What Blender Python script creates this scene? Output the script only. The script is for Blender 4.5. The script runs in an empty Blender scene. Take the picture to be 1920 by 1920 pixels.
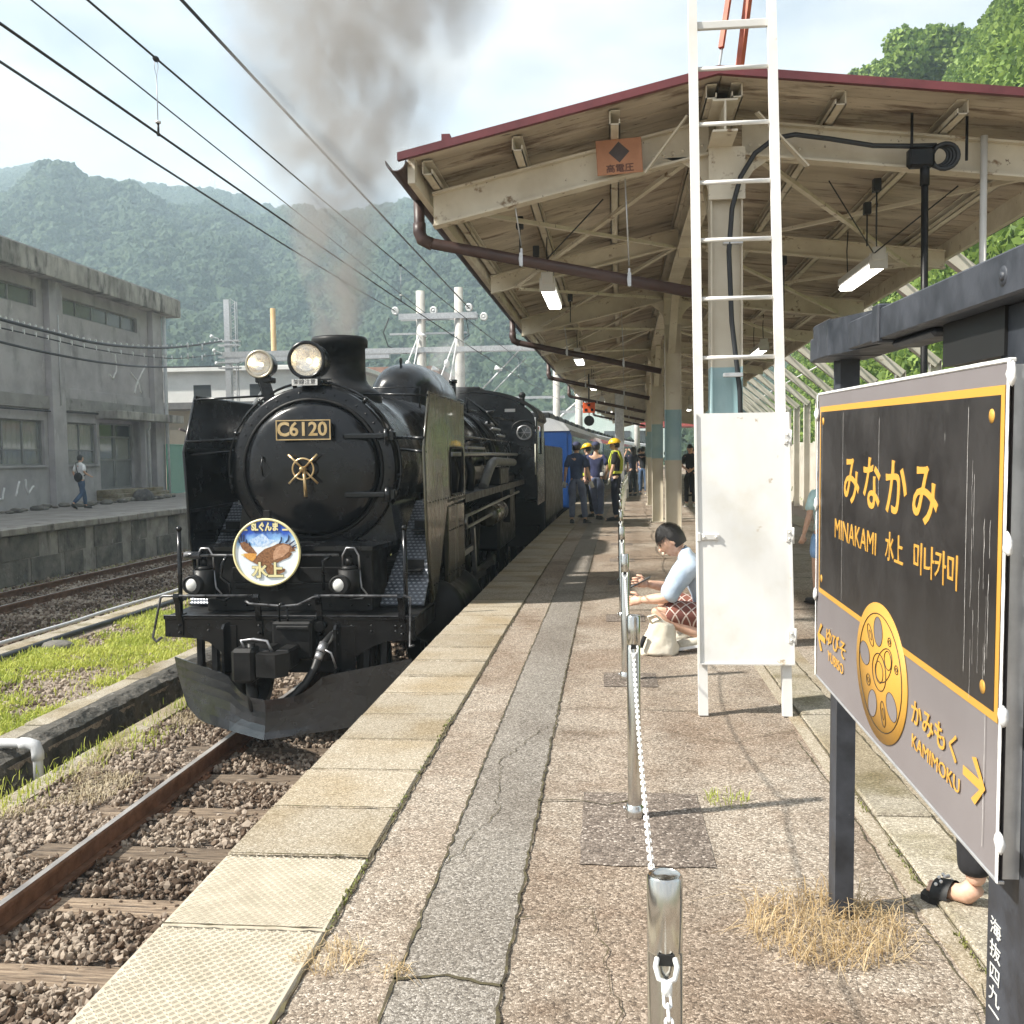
import bpy, bmesh, math, random
import numpy as np
from mathutils import Vector, Matrix, noise as mnoise
R = math.radians
random.seed(7)
rng = np.random.default_rng(11)
S = bpy.context.scene
COL = S.collection

# ---------------------------------------------------------------- camera, world, sun, exposure
H = 1.45                                   # eye height above the platform
cam_data = bpy.data.cameras.new('camera')
cam = bpy.data.objects.new('camera', cam_data)
COL.objects.link(cam)
cam_data.sensor_width = 36.0
cam_data.lens = 36.0 * 1850 / 1920
cam_data.clip_start = 0.05
cam_data.clip_end = 6000
cam.matrix_world = (Matrix.Translation((0, 0, H)) @ Matrix.Rotation(R(5.42), 4, 'Z')
                    @ Matrix.Rotation(R(90 - 3.25), 4, 'X') @ Matrix.Rotation(-0.0133, 4, 'Z'))
S.camera = cam

SUN_DIR = Vector((1.0, 0.33, -1.05)).normalized()      # direction the light travels
elev = math.asin(-SUN_DIR.z)
azim = math.atan2(-SUN_DIR.x, -SUN_DIR.y)              # compass style, clockwise from +Y
W = bpy.data.worlds.new('World')
S.world = W
W.use_nodes = True
nt = W.node_tree
nt.nodes.clear()
def N(t, **k):
    n = nt.nodes.new(t)
    for a, b in k.items():
        setattr(n, a, b)
    return n
out = N('ShaderNodeOutputWorld'); bg = N('ShaderNodeBackground'); bg2 = N('ShaderNodeBackground')
mixs = N('ShaderNodeMixShader')
sky = N('ShaderNodeTexSky', sky_type='NISHITA', sun_disc=False, sun_elevation=elev, sun_rotation=azim,
        air_density=1.0, dust_density=1.5, ozone_density=1.0)
bg.inputs['Strength'].default_value = 0.10
nt.links.new(sky.outputs[0], bg.inputs[0])
tc = N('ShaderNodeTexCoord'); mp = N('ShaderNodeMapping')
mp.inputs['Scale'].default_value = (1, 1, 2.2)
nt.links.new(tc.outputs['Generated'], mp.inputs[0])
n1 = N('ShaderNodeTexNoise'); n1.inputs['Scale'].default_value = 2.6; n1.inputs['Detail'].default_value = 7
n1.inputs['Roughness'].default_value = 0.55; n1.inputs['Distortion'].default_value = 0.35
n2 = N('ShaderNodeTexNoise'); n2.inputs['Scale'].default_value = 4.6; n2.inputs['Detail'].default_value = 6
n2.inputs['Roughness'].default_value = 0.5
for n in (n1, n2):
    nt.links.new(mp.outputs[0], n.inputs['Vector'])
r1 = N('ShaderNodeValToRGB')
r1.color_ramp.elements[0].position = 0.36; r1.color_ramp.elements[0].color = (0.62, 0.62, 0.62, 1)
r1.color_ramp.elements[1].position = 0.54; r1.color_ramp.elements[1].color = (1, 1, 1, 1)
nt.links.new(n1.outputs[0], r1.inputs[0]); nt.links.new(r1.outputs[0], mixs.inputs[0])
r2 = N('ShaderNodeValToRGB')
r2.color_ramp.elements[0].position = 0.36; r2.color_ramp.elements[0].color = (0.50, 0.56, 0.64, 1)
r2.color_ramp.elements[1].position = 0.60; r2.color_ramp.elements[1].color = (1.0, 0.99, 0.98, 1)
nt.links.new(n2.outputs[0], r2.inputs[0]); nt.links.new(r2.outputs[0], bg2.inputs[0])
bg2.inputs['Strength'].default_value = 0.375
nt.links.new(bg.outputs[0], mixs.inputs[1]); nt.links.new(bg2.outputs[0], mixs.inputs[2])
nt.links.new(mixs.outputs[0], out.inputs[0])

sl = bpy.data.lights.new('sun', 'SUN'); sl.energy = 3.7; sl.angle = R(1.6); sl.color = (1.0, 0.95, 0.86)
so = bpy.data.objects.new('sun', sl); COL.objects.link(so)
so.rotation_euler = SUN_DIR.to_track_quat('-Z', 'Y').to_euler()
S.view_settings.view_transform = 'Standard'; S.view_settings.look = 'None'
S.view_settings.exposure = 1.6; S.view_settings.gamma = 1.0; S.view_settings.use_curve_mapping = False
S.cycles.use_denoising = True
S.cycles.max_bounces = 6; S.cycles.diffuse_bounces = 4; S.cycles.glossy_bounces = 3
S.cycles.transparent_max_bounces = 12; S.cycles.volume_bounces = 1
S.cycles.volume_step_rate = 2.0; S.cycles.volume_max_steps = 64
S.cycles.caustics_reflective = False; S.cycles.caustics_refractive = False

# ---------------------------------------------------------------- helpers
def bend(y):
    return y * y / 1800.0 if y > 0 else 0.0
def link(o, parent=None):
    COL.objects.link(o)
    if parent is not None:
        o.parent = parent
    return o
def tag(o, label=None, cat=None, group=None, kind=None):
    if label: o['label'] = label
    if cat: o['category'] = cat
    if group: o['group'] = group
    if kind: o['kind'] = kind
    return o
def empty(name, loc=(0, 0, 0), rz=0.0, parent=None, **k):
    o = bpy.data.objects.new(name, None)
    o.empty_display_size = 0.1
    link(o, parent)
    o.location = loc
    o.rotation_euler = (0, 0, rz)
    return tag(o, **k)
class MB:
    """collects shapes; build() links them as one mesh object"""
    def __init__(s):
        s.v = []; s.f = []; s.sm = []; s.M = None
    def add(s, vs, fs, smooth=False):
        b = len(s.v)
        if s.M is not None:
            vs = [tuple(s.M @ Vector(p)) for p in vs]
        s.v.extend([tuple(p) for p in vs])
        for f in fs:
            s.f.append(tuple(i + b for i in f)); s.sm.append(smooth)
        return s
    def box(s, x0, x1, y0, y1, z0, z1, bev=0.0):
        if bev > 0:
            b = min(bev, abs(x1 - x0) / 2.2, abs(y1 - y0) / 2.2, abs(z1 - z0) / 2.2)
            vs = []
            X = (x0, x1); Y = (y0, y1); Z = (z0, z1)
            idx = {}
            for i in (0, 1):
                for j in (0, 1):
                    for k in (0, 1):
                        sx, sy, sz = (1 if i == 0 else -1), (1 if j == 0 else -1), (1 if k == 0 else -1)
                        for a in range(3):
                            p = [X[i] + sx * b, Y[j] + sy * b, Z[k] + sz * b]
                            p[a] = (X[i], Y[j], Z[k])[a]
                            idx[(i, j, k, a)] = len(vs); vs.append(tuple(p))
            fs = []
            for i in (0, 1):
                q = [idx[(i, 0, 0, 0)], idx[(i, 1, 0, 0)], idx[(i, 1, 1, 0)], idx[(i, 0, 1, 0)]]
                fs.append(q[::-1] if i == 0 else q)
                q = [idx[(0, i, 0, 1)], idx[(1, i, 0, 1)], idx[(1, i, 1, 1)], idx[(0, i, 1, 1)]]
                fs.append(q if i == 0 else q[::-1])
                q = [idx[(0, 0, i, 2)], idx[(1, 0, i, 2)], idx[(1, 1, i, 2)], idx[(0, 1, i, 2)]]
                fs.append(q[::-1] if i == 0 else q)
                for j in (0, 1):
                    fs.append([idx[(i, j, 0, 0)], idx[(i, j, 1, 0)], idx[(i, j, 1, 1)], idx[(i, j, 0, 1)]])
                    fs.append([idx[(i, 0, j, 0)], idx[(i, 1, j, 0)], idx[(i, 1, j, 2)], idx[(i, 0, j, 2)]])
                    fs.append([idx[(0, i, j, 1)], idx[(1, i, j, 1)], idx[(1, i, j, 2)], idx[(0, i, j, 2)]])
                    for k in (0, 1):
                        fs.append([idx[(i, j, k, 0)], idx[(i, j, k, 1)], idx[(i, j, k, 2)]])
            return s.add(vs, fs)
        vs = [(x0, y0, z0), (x1, y0, z0), (x1, y1, z0), (x0, y1, z0), (x0, y0, z1), (x1, y0, z1), (x1, y1, z1), (x0, y1, z1)]
        return s.add(vs, [(0, 3, 2, 1), (4, 5, 6, 7), (0, 1, 5, 4), (1, 2, 6, 5), (2, 3, 7, 6), (3, 0, 4, 7)])
    def cbox(s, c, d, bev=0.0):
        return s.box(c[0] - d[0] / 2, c[0] + d[0] / 2, c[1] - d[1] / 2, c[1] + d[1] / 2, c[2] - d[2] / 2, c[2] + d[2] / 2, bev)
    def beam(s, a, b, w, h, up=(0, 0, 1)):
        a = Vector(a); b = Vector(b); d = (b - a).normalized(); up = Vector(up)
        if abs(d.dot(up)) > 0.98: up = Vector((0, 1, 0))
        x = d.cross(up).normalized(); z = x.cross(d).normalized()
        vs = []
        for p in (a, b):
            for sx, sz in ((-1, -1), (1, -1), (1, 1), (-1, 1)):
                vs.append(p + x * (sx * w / 2) + z * (sz * h / 2))
        return s.add(vs, [(0, 3, 2, 1), (4, 5, 6, 7), (0, 1, 5, 4), (1, 2, 6, 5), (2, 3, 7, 6), (3, 0, 4, 7)][::1])
    def tube(s, pts, r, n=10, closed=False, caps=True, smooth=True):
        P = [Vector(p) for p in pts]; m = len(P)
        rr = r if isinstance(r, (list, tuple)) else [r] * m
        vs = []; prev = None
        for i in range(m):
            if closed: d = P[(i + 1) % m] - P[i - 1]
            elif i == 0: d = P[1] - P[0]
            elif i == m - 1: d = P[-1] - P[-2]
            else: d = (P[i + 1] - P[i]).normalized() + (P[i] - P[i - 1]).normalized()
            if d.length < 1e-9: d = Vector((0, 0, 1))
            d.normalize()
            if prev is None:
                u = d.cross(Vector((0, 0, 1)))
                if u.length < 0.05: u = d.cross(Vector((1, 0, 0)))
            else:
                u = prev - d * prev.dot(d)
                if u.length < 1e-6: u = d.cross(Vector((1, 0, 0)))
            u.normalize(); prev = u; w = d.cross(u)
            for k in range(n):
                t = 2 * math.pi * k / n
                vs.append(P[i] + (u * math.cos(t) + w * math.sin(t)) * rr[i])
        fs = []
        for i in range(m if closed else m - 1):
            j = (i + 1) % m
            for k in range(n):
                fs.append((i * n + k, i * n + (k + 1) % n, j * n + (k + 1) % n, j * n + k))
        s.add(vs, fs, smooth)
        if caps and not closed:
            b = len(s.v) - len(vs)
            s.f.append(tuple(b + k for k in range(n))[::-1]); s.sm.append(False)
            s.f.append(tuple(b + (m - 1) * n + k for k in range(n))); s.sm.append(False)
        return s
    def cyl(s, a, b, r, n=16, r2=None, caps=True):
        return s.tube([a, b], [r, r if r2 is None else r2], n, caps=caps)
    def lathe(s, c, axis, prof, n=32, smooth=True):
        """prof: list of (distance along axis, radius)"""
        a = Vector(axis).normalized(); c = Vector(c)
        u = a.cross(Vector((0, 0, 1)))
        if u.length < 0.05: u = a.cross(Vector((1, 0, 0)))
        u.normalize(); w = a.cross(u)
        vs = []
        for h, r in prof:
            for k in range(n):
                t = 2 * math.pi * k / n
                vs.append(c + a * h + (u * math.cos(t) + w * math.sin(t)) * max(r, 1e-4))
        fs = []
        for i in range(len(prof) - 1):
            for k in range(n):
                fs.append((i * n + k, i * n + (k + 1) % n, (i + 1) * n + (k + 1) % n, (i + 1) * n + k))
        return s.add(vs, fs, smooth)
    def prism(s, poly, M, t, smooth=False):
        """poly in local XY (ccw), extruded 0..t along local Z, placed by M"""
        n = len(poly)
        vs = [tuple(M @ Vector((p[0], p[1], 0))) for p in poly] + [tuple(M @ Vector((p[0], p[1], t))) for p in poly]
        fs = [tuple(range(n))[::-1], tuple(range(n, 2 * n))]
        for i in range(n):
            fs.append((i, (i + 1) % n, n + (i + 1) % n, n + i))
        return s.add(vs, fs, smooth)
    def prism_y(s, poly, y0, y1):      # poly in (x, z)
        return s.prism([(p[0], p[1]) for p in poly], Matrix(((1, 0, 0, 0), (0, 0, 1, y0), (0, 1, 0, 0), (0, 0, 0, 1))), y1 - y0)
    def prism_x(s, poly, x0, x1):      # poly in (y, z)
        return s.prism([(p[0], p[1]) for p in poly], Matrix(((0, 0, 1, x0), (1, 0, 0, 0), (0, 1, 0, 0), (0, 0, 0, 1))), x1 - x0)
    def prism_z(s, poly, z0, z1):
        return s.prism(poly, Matrix.Translation((0, 0, z0)), z1 - z0)
    def ball(s, c, r, n=12, m=8, sc=(1, 1, 1)):
        vs = []; fs = []
        for i in range(m + 1):
            t = math.pi * i / m
            for k in range(n):
                p = 2 * math.pi * k / n
                vs.append((c[0] + r * sc[0] * max(math.sin(t), 1e-3) * math.cos(p), c[1] + r * sc[1] * max(math.sin(t), 1e-3) * math.sin(p), c[2] + r * sc[2] * math.cos(t)))
        for i in range(m):
            for k in range(n):
                fs.append((i * n + k, (i + 1) * n + k, (i + 1) * n + (k + 1) % n, i * n + (k + 1) % n))
        return s.add(vs, fs, True)
    def torus(s, c, axis, R0, r, n=28, m=8):
        a = Vector(axis).normalized()
        u = a.cross(Vector((0, 0, 1)))
        if u.length < 0.05: u = a.cross(Vector((1, 0, 0)))
        u.normalize(); w = a.cross(u)
        pts = [Vector(c) + (u * math.cos(2 * math.pi * k / n) + w * math.sin(2 * math.pi * k / n)) * R0 for k in range(n)]
        return s.tube(pts, r, m, closed=True)
    def build(s, name, mat=None, parent=None, world=False, fix=True, **k):
        me = bpy.data.meshes.new(name)
        vs = s.v
        if world and parent is not None:
            Mi = parent.matrix_basis.inverted()
            if parent.parent is not None:
                Mi = Mi @ parent.parent.matrix_basis.inverted()
            vs = [tuple(Mi @ Vector(p)) for p in vs]
        me.from_pydata(vs, [], s.f)
        me.polygons.foreach_set('use_smooth', s.sm)
        me.validate()
        if fix:
            bm = bmesh.new(); bm.from_mesh(me)
            bmesh.ops.recalc_face_normals(bm, faces=bm.faces)
            bm.to_mesh(me); bm.free()
        me.update()
        if mat is not None: me.materials.append(mat)
        o = bpy.data.objects.new(name, me)
        link(o, parent)
        return tag(o, **k)
def copy_tree(o, parent=None):
    c = o.copy(); COL.objects.link(c); c.parent = parent
    for ch in list(o.children):
        copy_tree(ch, c)
    return c
def np_mesh(name, V, F, mat=None, parent=None, smooth=False, **k):
    """V (n,3), F (m,k) numpy arrays of equal sized faces"""
    me = bpy.data.meshes.new(name)
    m, q = F.shape
    me.vertices.add(len(V)); me.vertices.foreach_set('co', np.asarray(V, dtype=np.float32).ravel())
    me.loops.add(m * q); me.loops.foreach_set('vertex_index', F.astype(np.int32).ravel())
    me.polygons.add(m); me.polygons.foreach_set('loop_start', np.arange(0, m * q, q, dtype=np.int32))
    me.polygons.foreach_set('use_smooth', np.full(m, smooth))
    me.update(calc_edges=True); me.validate()
    if mat is not None: me.materials.append(mat)
    o = bpy.data.objects.new(name, me)
    link(o, parent)
    return tag(o, **k)
def text_mesh(name, body, size, M, mat, parent, depth=0.001, sx=1.0, bold=0.0, align='CENTER', world=True):
    c = bpy.data.curves.new(name, 'FONT')
    c.body = body; c.size = size; c.align_x = align; c.align_y = 'CENTER'; c.extrude = depth; c.offset = bold
    c.resolution_u = 3
    o = bpy.data.objects.new(name + '_src', c); COL.objects.link(o)
    me = bpy.data.meshes.new_from_object(o.evaluated_get(bpy.context.evaluated_depsgraph_get()))
    bpy.data.objects.remove(o); bpy.data.curves.remove(c)
    T = M @ Matrix.Diagonal((sx, 1, 1, 1))
    if world and parent is not None:
        Mi = parent.matrix_basis.inverted()
        if parent.parent is not None: Mi = Mi @ parent.parent.matrix_basis.inverted()
        T = Mi @ T
    me.transform(T); me.materials.clear(); me.materials.append(mat)
    me.name = name
    return link(bpy.data.objects.new(name, me), parent)

# ---------------------------------------------------------------- materials
def mat(name, col, col2=None, scale=5.0, rough=0.7, rough2=None, metal=0.0, bump=0.0, bscale=None, detail=4.0, lo=0.35, hi=0.65,
        spec=0.5, emit=None, estr=0.0, stretch=(1, 1, 1), kind='noise', wear=None, wscale=3.0, wlo=0.58, whi=0.64, coat=0.0, rand=0.0,
        trans=0.0, alpha=1.0, wstretch=(1, 1, 1), bdist=0.02, world=False, sss=0.0):
    m = bpy.data.materials.new(name); m.use_nodes = True
    t = m.node_tree; b = t.nodes['Principled BSDF']
    def n(ty, **k):
        q = t.nodes.new(ty)
        for a, c in k.items(): setattr(q, a, c)
        return q
    L = t.links.new
    b.inputs['Roughness'].default_value = rough; b.inputs['Metallic'].default_value = metal
    b.inputs['Specular IOR Level'].default_value = spec
    b.inputs['Base Color'].default_value = (*col, 1)
    b.inputs['Coat Weight'].default_value = coat
    b.inputs['Transmission Weight'].default_value = trans; b.inputs['Alpha'].default_value = alpha
    if sss: b.inputs['Subsurface Weight'].default_value = sss; b.inputs['Subsurface Radius'].default_value = (0.01, 0.004, 0.002)
    if emit is not None:
        b.inputs['Emission Color'].default_value = (*emit, 1); b.inputs['Emission Strength'].default_value = estr
    tcn = n('ShaderNodeTexCoord')
    src = tcn.outputs['Object']
    if world: src = n('ShaderNodeNewGeometry').outputs['Position']
    mpn = n('ShaderNodeMapping'); mpn.inputs['Scale'].default_value = stretch; L(src, mpn.inputs[0])
    colout = None
    if col2 is not None:
        if kind == 'voronoi':
            tx = n('ShaderNodeTexVoronoi'); tx.inputs['Scale'].default_value = scale
            so_ = n('ShaderNodeSeparateColor'); L(tx.outputs['Color'], so_.inputs[0]); fac = so_.outputs[0]
        else:
            tx = n('ShaderNodeTexNoise'); tx.inputs['Scale'].default_value = scale; tx.inputs['Detail'].default_value = detail
            tx.inputs['Roughness'].default_value = 0.6; fac = tx.outputs[0]
        L(mpn.outputs[0], tx.inputs['Vector'])
        rp = n('ShaderNodeValToRGB'); rp.color_ramp.elements[0].position = lo; rp.color_ramp.elements[1].position = hi
        rp.color_ramp.elements[0].color = (*col, 1); rp.color_ramp.elements[1].color = (*col2, 1)
        L(fac, rp.inputs[0]); colout = rp.outputs[0]
        if rough2 is not None:
            mr = n('ShaderNodeMapRange'); mr.inputs[1].default_value = lo; mr.inputs[2].default_value = hi
            mr.inputs[3].default_value = rough; mr.inputs[4].default_value = rough2
            L(fac, mr.inputs[0]); L(mr.outputs[0], b.inputs['Roughness'])
    if wear is not None:
        for wi, (wc, ws_, wl, wh) in enumerate(wear if isinstance(wear, list) else [(wear, wscale, wlo, whi)]):
            w = n('ShaderNodeTexNoise'); w.inputs['Scale'].default_value = ws_; w.inputs['Detail'].default_value = 8
            w.inputs['Roughness'].default_value = 0.65
            mp2 = n('ShaderNodeMapping'); mp2.inputs['Scale'].default_value = wstretch; mp2.inputs['Location'].default_value = (3.1 * wi, 7.7, 1.3)
            L(src, mp2.inputs[0]); L(mp2.outputs[0], w.inputs['Vector'])
            wr = n('ShaderNodeMapRange'); wr.inputs[1].default_value = wl; wr.inputs[2].default_value = wh
            L(w.outputs[0], wr.inputs[0])
            mx = n('ShaderNodeMix', data_type='RGBA'); L(wr.outputs[0], mx.inputs[0])
            if colout is not None: L(colout, mx.inputs[6])
            else: mx.inputs[6].default_value = (*col, 1)
            mx.inputs[7].default_value = (*wc, 1); colout = mx.outputs[2]
    if rand > 0:
        oi = n('ShaderNodeObjectInfo'); mr = n('ShaderNodeMapRange'); mr.inputs[3].default_value = 1 - rand; mr.inputs[4].default_value = 1 + rand
        L(oi.outputs['Random'], mr.inputs[0]); hs = n('ShaderNodeHueSaturation')
        if colout is not None: L(colout, hs.inputs['Color'])
        else: hs.inputs['Color'].default_value = (*col, 1)
        L(mr.outputs[0], hs.inputs['Value']); colout = hs.outputs[0]
    if colout is not None: L(colout, b.inputs['Base Color'])
    if bump > 0:
        bn = n('ShaderNodeTexNoise'); bn.inputs['Scale'].default_value = bscale or scale * 3; bn.inputs['Detail'].default_value = 5
        L(mpn.outputs[0], bn.inputs['Vector'])
        bp = n('ShaderNodeBump'); bp.inputs['Strength'].default_value = bump; bp.inputs['Distance'].default_value = bdist
        L(bn.outputs[0], bp.inputs['Height']); L(bp.outputs[0], b.inputs['Normal'])
    return m
M_ = {}
def agg_mat(name, cols, pos, scale=90, bump=0.6, stain=None, big=1.2, rough=0.9, fine=True):
    """exposed aggregate: voronoi cells coloured by a ramp, darker joints, broad stains"""
    m = bpy.data.materials.new(name); m.use_nodes = True
    t = m.node_tree; b = t.nodes['Principled BSDF']; L = t.links.new
    b.inputs['Roughness'].default_value = rough; b.inputs['Specular IOR Level'].default_value = 0.25
    g = t.nodes.new('ShaderNodeNewGeometry')
    v = t.nodes.new('ShaderNodeTexVoronoi'); v.inputs['Scale'].default_value = scale; L(g.outputs['Position'], v.inputs['Vector'])
    sc = t.nodes.new('ShaderNodeSeparateColor'); L(v.outputs['Color'], sc.inputs[0])
    rp = t.nodes.new('ShaderNodeValToRGB'); rp.color_ramp.interpolation = 'LINEAR'
    e = rp.color_ramp.elements
    while len(e) < len(cols): e.new(0.5)
    for i, (c, p) in enumerate(zip(cols, pos)):
        e[i].position = p; e[i].color = (*c, 1)
    L(sc.outputs[0], rp.inputs[0]); co = rp.outputs[0]
    v2 = t.nodes.new('ShaderNodeTexVoronoi'); v2.feature = 'DISTANCE_TO_EDGE'; v2.inputs['Scale'].default_value = scale; L(g.outputs['Position'], v2.inputs['Vector'])
    mr = t.nodes.new('ShaderNodeMapRange'); mr.inputs[1].default_value = 0.0; mr.inputs[2].default_value = 0.12; mr.inputs[3].default_value = 0.5; mr.inputs[4].default_value = 1.0
    L(v2.outputs['Distance'], mr.inputs[0])
    mu = t.nodes.new('ShaderNodeMix'); mu.data_type = 'RGBA'; mu.blend_type = 'MULTIPLY'; mu.inputs[0].default_value = 1.0
    L(co, mu.inputs[6]); L(mr.outputs[0], mu.inputs[7]); co = mu.outputs[2]
    if stain:
        for i, (c, s_, lo, hi, amt) in enumerate(stain):
            n_ = t.nodes.new('ShaderNodeTexNoise'); n_.inputs['Scale'].default_value = s_; n_.inputs['Detail'].default_value = 6
            mp_ = t.nodes.new('ShaderNodeMapping'); mp_.inputs['Location'].default_value = (i * 5.3, i * 2.1, 0); L(g.outputs['Position'], mp_.inputs[0]); L(mp_.outputs[0], n_.inputs['Vector'])
            q = t.nodes.new('ShaderNodeMapRange'); q.inputs[1].default_value = lo; q.inputs[2].default_value = hi; q.inputs[4].default_value = amt
            L(n_.outputs[0], q.inputs[0])
            x = t.nodes.new('ShaderNodeMix'); x.data_type = 'RGBA'; x.blend_type = 'MULTIPLY'; L(q.outputs[0], x.inputs[0]); L(co, x.inputs[6]); x.inputs[7].default_value = (*c, 1)
            co = x.outputs[2]
    oi = t.nodes.new('ShaderNodeObjectInfo'); mr9 = t.nodes.new('ShaderNodeMapRange'); mr9.inputs[3].default_value = .86; mr9.inputs[4].default_value = 1.10; L(oi.outputs['Random'], mr9.inputs[0]); hs = t.nodes.new('ShaderNodeHueSaturation'); L(mr9.outputs[0], hs.inputs['Value']); L(co, hs.inputs['Color']); co = hs.outputs[0]
    L(co, b.inputs['Base Color'])
    bp = t.nodes.new('ShaderNodeBump'); bp.inputs['Strength'].default_value = bump; bp.inputs['Distance'].default_value = 0.004
    L(v2.outputs['Distance'], bp.inputs['Height']); L(bp.outputs[0], b.inputs['Normal'])
    return m
M_['asphalt'] = agg_mat('platform_asphalt', [(.12, .099, .08), (.255, .212, .168), (.355, .300, .243), (.60, .53, .45)], [0, .25, .68, 1], 150, 0.7,
                        [((.74, .67, .62), 0.55, .44, .58, .9), ((.68, .62, .57), 2.3, .52, .68, .7), ((.80, .74, .70), 9, .5, .7, .7), ((.45, .40, .36), 1.1, .62, .70, .7)])
M_['asphalt_grey'] = agg_mat('grey_asphalt_strip', [(.115, .10, .086), (.222, .198, .168), (.298, .268, .232), (.46, .42, .375)], [0, .3, .7, 1], 150, 0.7,
                             [((.75, .72, .70), 0.9, .45, .62, .8)])
M_['asphalt_dark'] = agg_mat('asphalt_patch', [(.09, .072, .06), (.18, .145, .12), (.26, .215, .18), (.52, .45, .39)], [0, .4, .85, 1], 105, 0.9)
M_['slab'] = agg_mat('concrete_slab', [(.235, .195, .14), (.345, .295, .22), (.42, .365, .285), (.55, .495, .41)], [0, .35, .75, 1], 170, 0.4,
                     [((.78, .70, .56), 1.6, .45, .65, .8)])
M_['kerb'] = agg_mat('old_kerb_concrete', [(.24, .21, .165), (.35, .31, .245), (.43, .39, .31), (.54, .49, .41)], [0, .4, .8, 1], 140, 0.5,
                     [((.60, .58, .46), 3.0, .5, .66, .9), ((.75, .68, .55), 0.8, .45, .6, .8)])
M_['conc'] = mat('weathered_concrete', (.22, .20, .18), (.38, .35, .31), 3, .9, bump=.4, bscale=30, wear=[((.10, .09, .08), 2.2, .55, .68), ((.50, .47, .42), 5, .62, .72)], wstretch=(1, 1, .35), world=True)
M_['conc_wall'] = mat('facade_concrete', (.36, .34, .35), (.48, .46, .465), 1.2, .92, bump=.25, bscale=25, wear=[((.26, .25, .252), 1.1, .55, .70), ((.56, .55, .545), 2.3, .62, .72)], wstretch=(1, 1, .5), world=True)
M_['conc_slab'] = mat('stained_roof_edge', (.22, .21, .19), (.50, .475, .44), 1.2, .92, bump=.3, bscale=20, wear=[((.10, .095, .088), 2.2, .50, .66)], stretch=(1, 1, .6), wstretch=(1.0, 1.0, .35), world=True)
M_['mortar'] = mat('mossy_stone_wall', (.10, .095, .085), (.24, .22, .19), 2.2, .95, bump=.7, bscale=9, wear=[((.42, .40, .36), 3.5, .62, .70), ((.05, .045, .04), 1.8, .55, .7)], wstretch=(1, 1, .6), world=True, bdist=.04)
M_['ditch'] = mat('shaded_mossy_ditch_stone', (.035, .032, .026), (.11, .10, .085), 3.2, .95, bump=1.0, bscale=12, wear=[((.30, .28, .25), 7, .60, .70), ((.02, .02, .015), 2.4, .5, .65)], world=True, bdist=.06)  # mossy stone, darkened further to put the ditch face's shade into the colour
M_['soil'] = mat('gravelly_soil', (.15, .115, .09), (.33, .27, .21), 14, .95, bump=.9, bscale=40, wear=[((.42, .37, .31), 60, .56, .64), ((.07, .05, .04), 45, .55, .62)], world=True, bdist=.03)
M_['soil_far'] = mat('distant_ground', (.10, .11, .06), (.22, .20, .15), .3, .95, world=True)
M_['ballast_bed'] = mat('ballast_bed_dark', (.06, .045, .035), (.22, .17, .13), 26, .95, bump=1.0, bscale=26, wear=[((.42, .34, .28), 30, .56, .62)], world=True, bdist=.05)
def leafy(name, c1, c2, c3, rough=.6):
    m = bpy.data.materials.new(name); m.use_nodes = True; t = m.node_tree; b = t.nodes['Principled BSDF']; L = t.links.new
    b.inputs['Roughness'].default_value = rough; b.inputs['Specular IOR Level'].default_value = .3
    oi = t.nodes.new('ShaderNodeObjectInfo'); g = t.nodes.new('ShaderNodeNewGeometry'); n_ = t.nodes.new('ShaderNodeTexNoise')
    n_.inputs['Scale'].default_value = 1.2; L(g.outputs['Position'], n_.inputs['Vector'])
    ad = t.nodes.new('ShaderNodeMath'); ad.operation = 'MULTIPLY_ADD'; ad.inputs[1].default_value = .75; L(g.outputs['Random Per Island'], ad.inputs[0])
    m2 = t.nodes.new('ShaderNodeMath'); m2.operation = 'MULTIPLY_ADD'; m2.inputs[1].default_value = 1.6; m2.inputs[2].default_value = -.58; L(n_.outputs[0], m2.inputs[0]); L(m2.outputs[0], ad.inputs[2])
    m3 = t.nodes.new('ShaderNodeMath'); m3.operation = 'MULTIPLY_ADD'; m3.inputs[1].default_value = .35; L(oi.outputs['Random'], m3.inputs[0]); L(ad.outputs[0], m3.inputs[2])
    rp = t.nodes.new('ShaderNodeValToRGB'); e = rp.color_ramp.elements; e.new(.5)
    e[0].position = 0; e[0].color = (*c1, 1); e[1].position = .5; e[1].color = (*c2, 1); e[2].position = 1; e[2].color = (*c3, 1)
    L(m3.outputs[0], rp.inputs[0]); L(rp.outputs[0], b.inputs['Base Color'])
    tr = t.nodes.new('ShaderNodeBsdfTranslucent'); L(rp.outputs[0], tr.inputs['Color']); ms = t.nodes.new('ShaderNodeMixShader'); ms.inputs[0].default_value = .35
    L(b.outputs[0], ms.inputs[1]); L(tr.outputs[0], ms.inputs[2]); L(ms.outputs[0], t.nodes['Material Output'].inputs[0])
    return m
M_['leaf'] = leafy('kudzu_leaves', (.045, .085, .018), (.12, .20, .040), (.26, .36, .08))
M_['grass'] = leafy('grass_blades', (.16, .21, .03), (.33, .40, .06), (.52, .54, .12))
M_['dry'] = leafy('dry_grass', (.36, .24, .11), (.52, .38, .20), (.66, .53, .34))
M_['forest'] = leafy('forest_crowns', (.020, .042, .026), (.045, .078, .042), (.095, .135, .065), .8)
M_['stone'] = leafy('ballast_stones', (.045, .030, .021), (.17, .118, .083), (.50, .42, .34), .9)
M_['black'] = mat('locomotive_black', (.0035, .004, .005), (.009, .0095, .0105), 5, .15, .30, spec=.42, bump=.08, bscale=7, coat=.0, wear=[((.022, .020, .018), 3.5, .62, .80)], bdist=.008)
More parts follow.
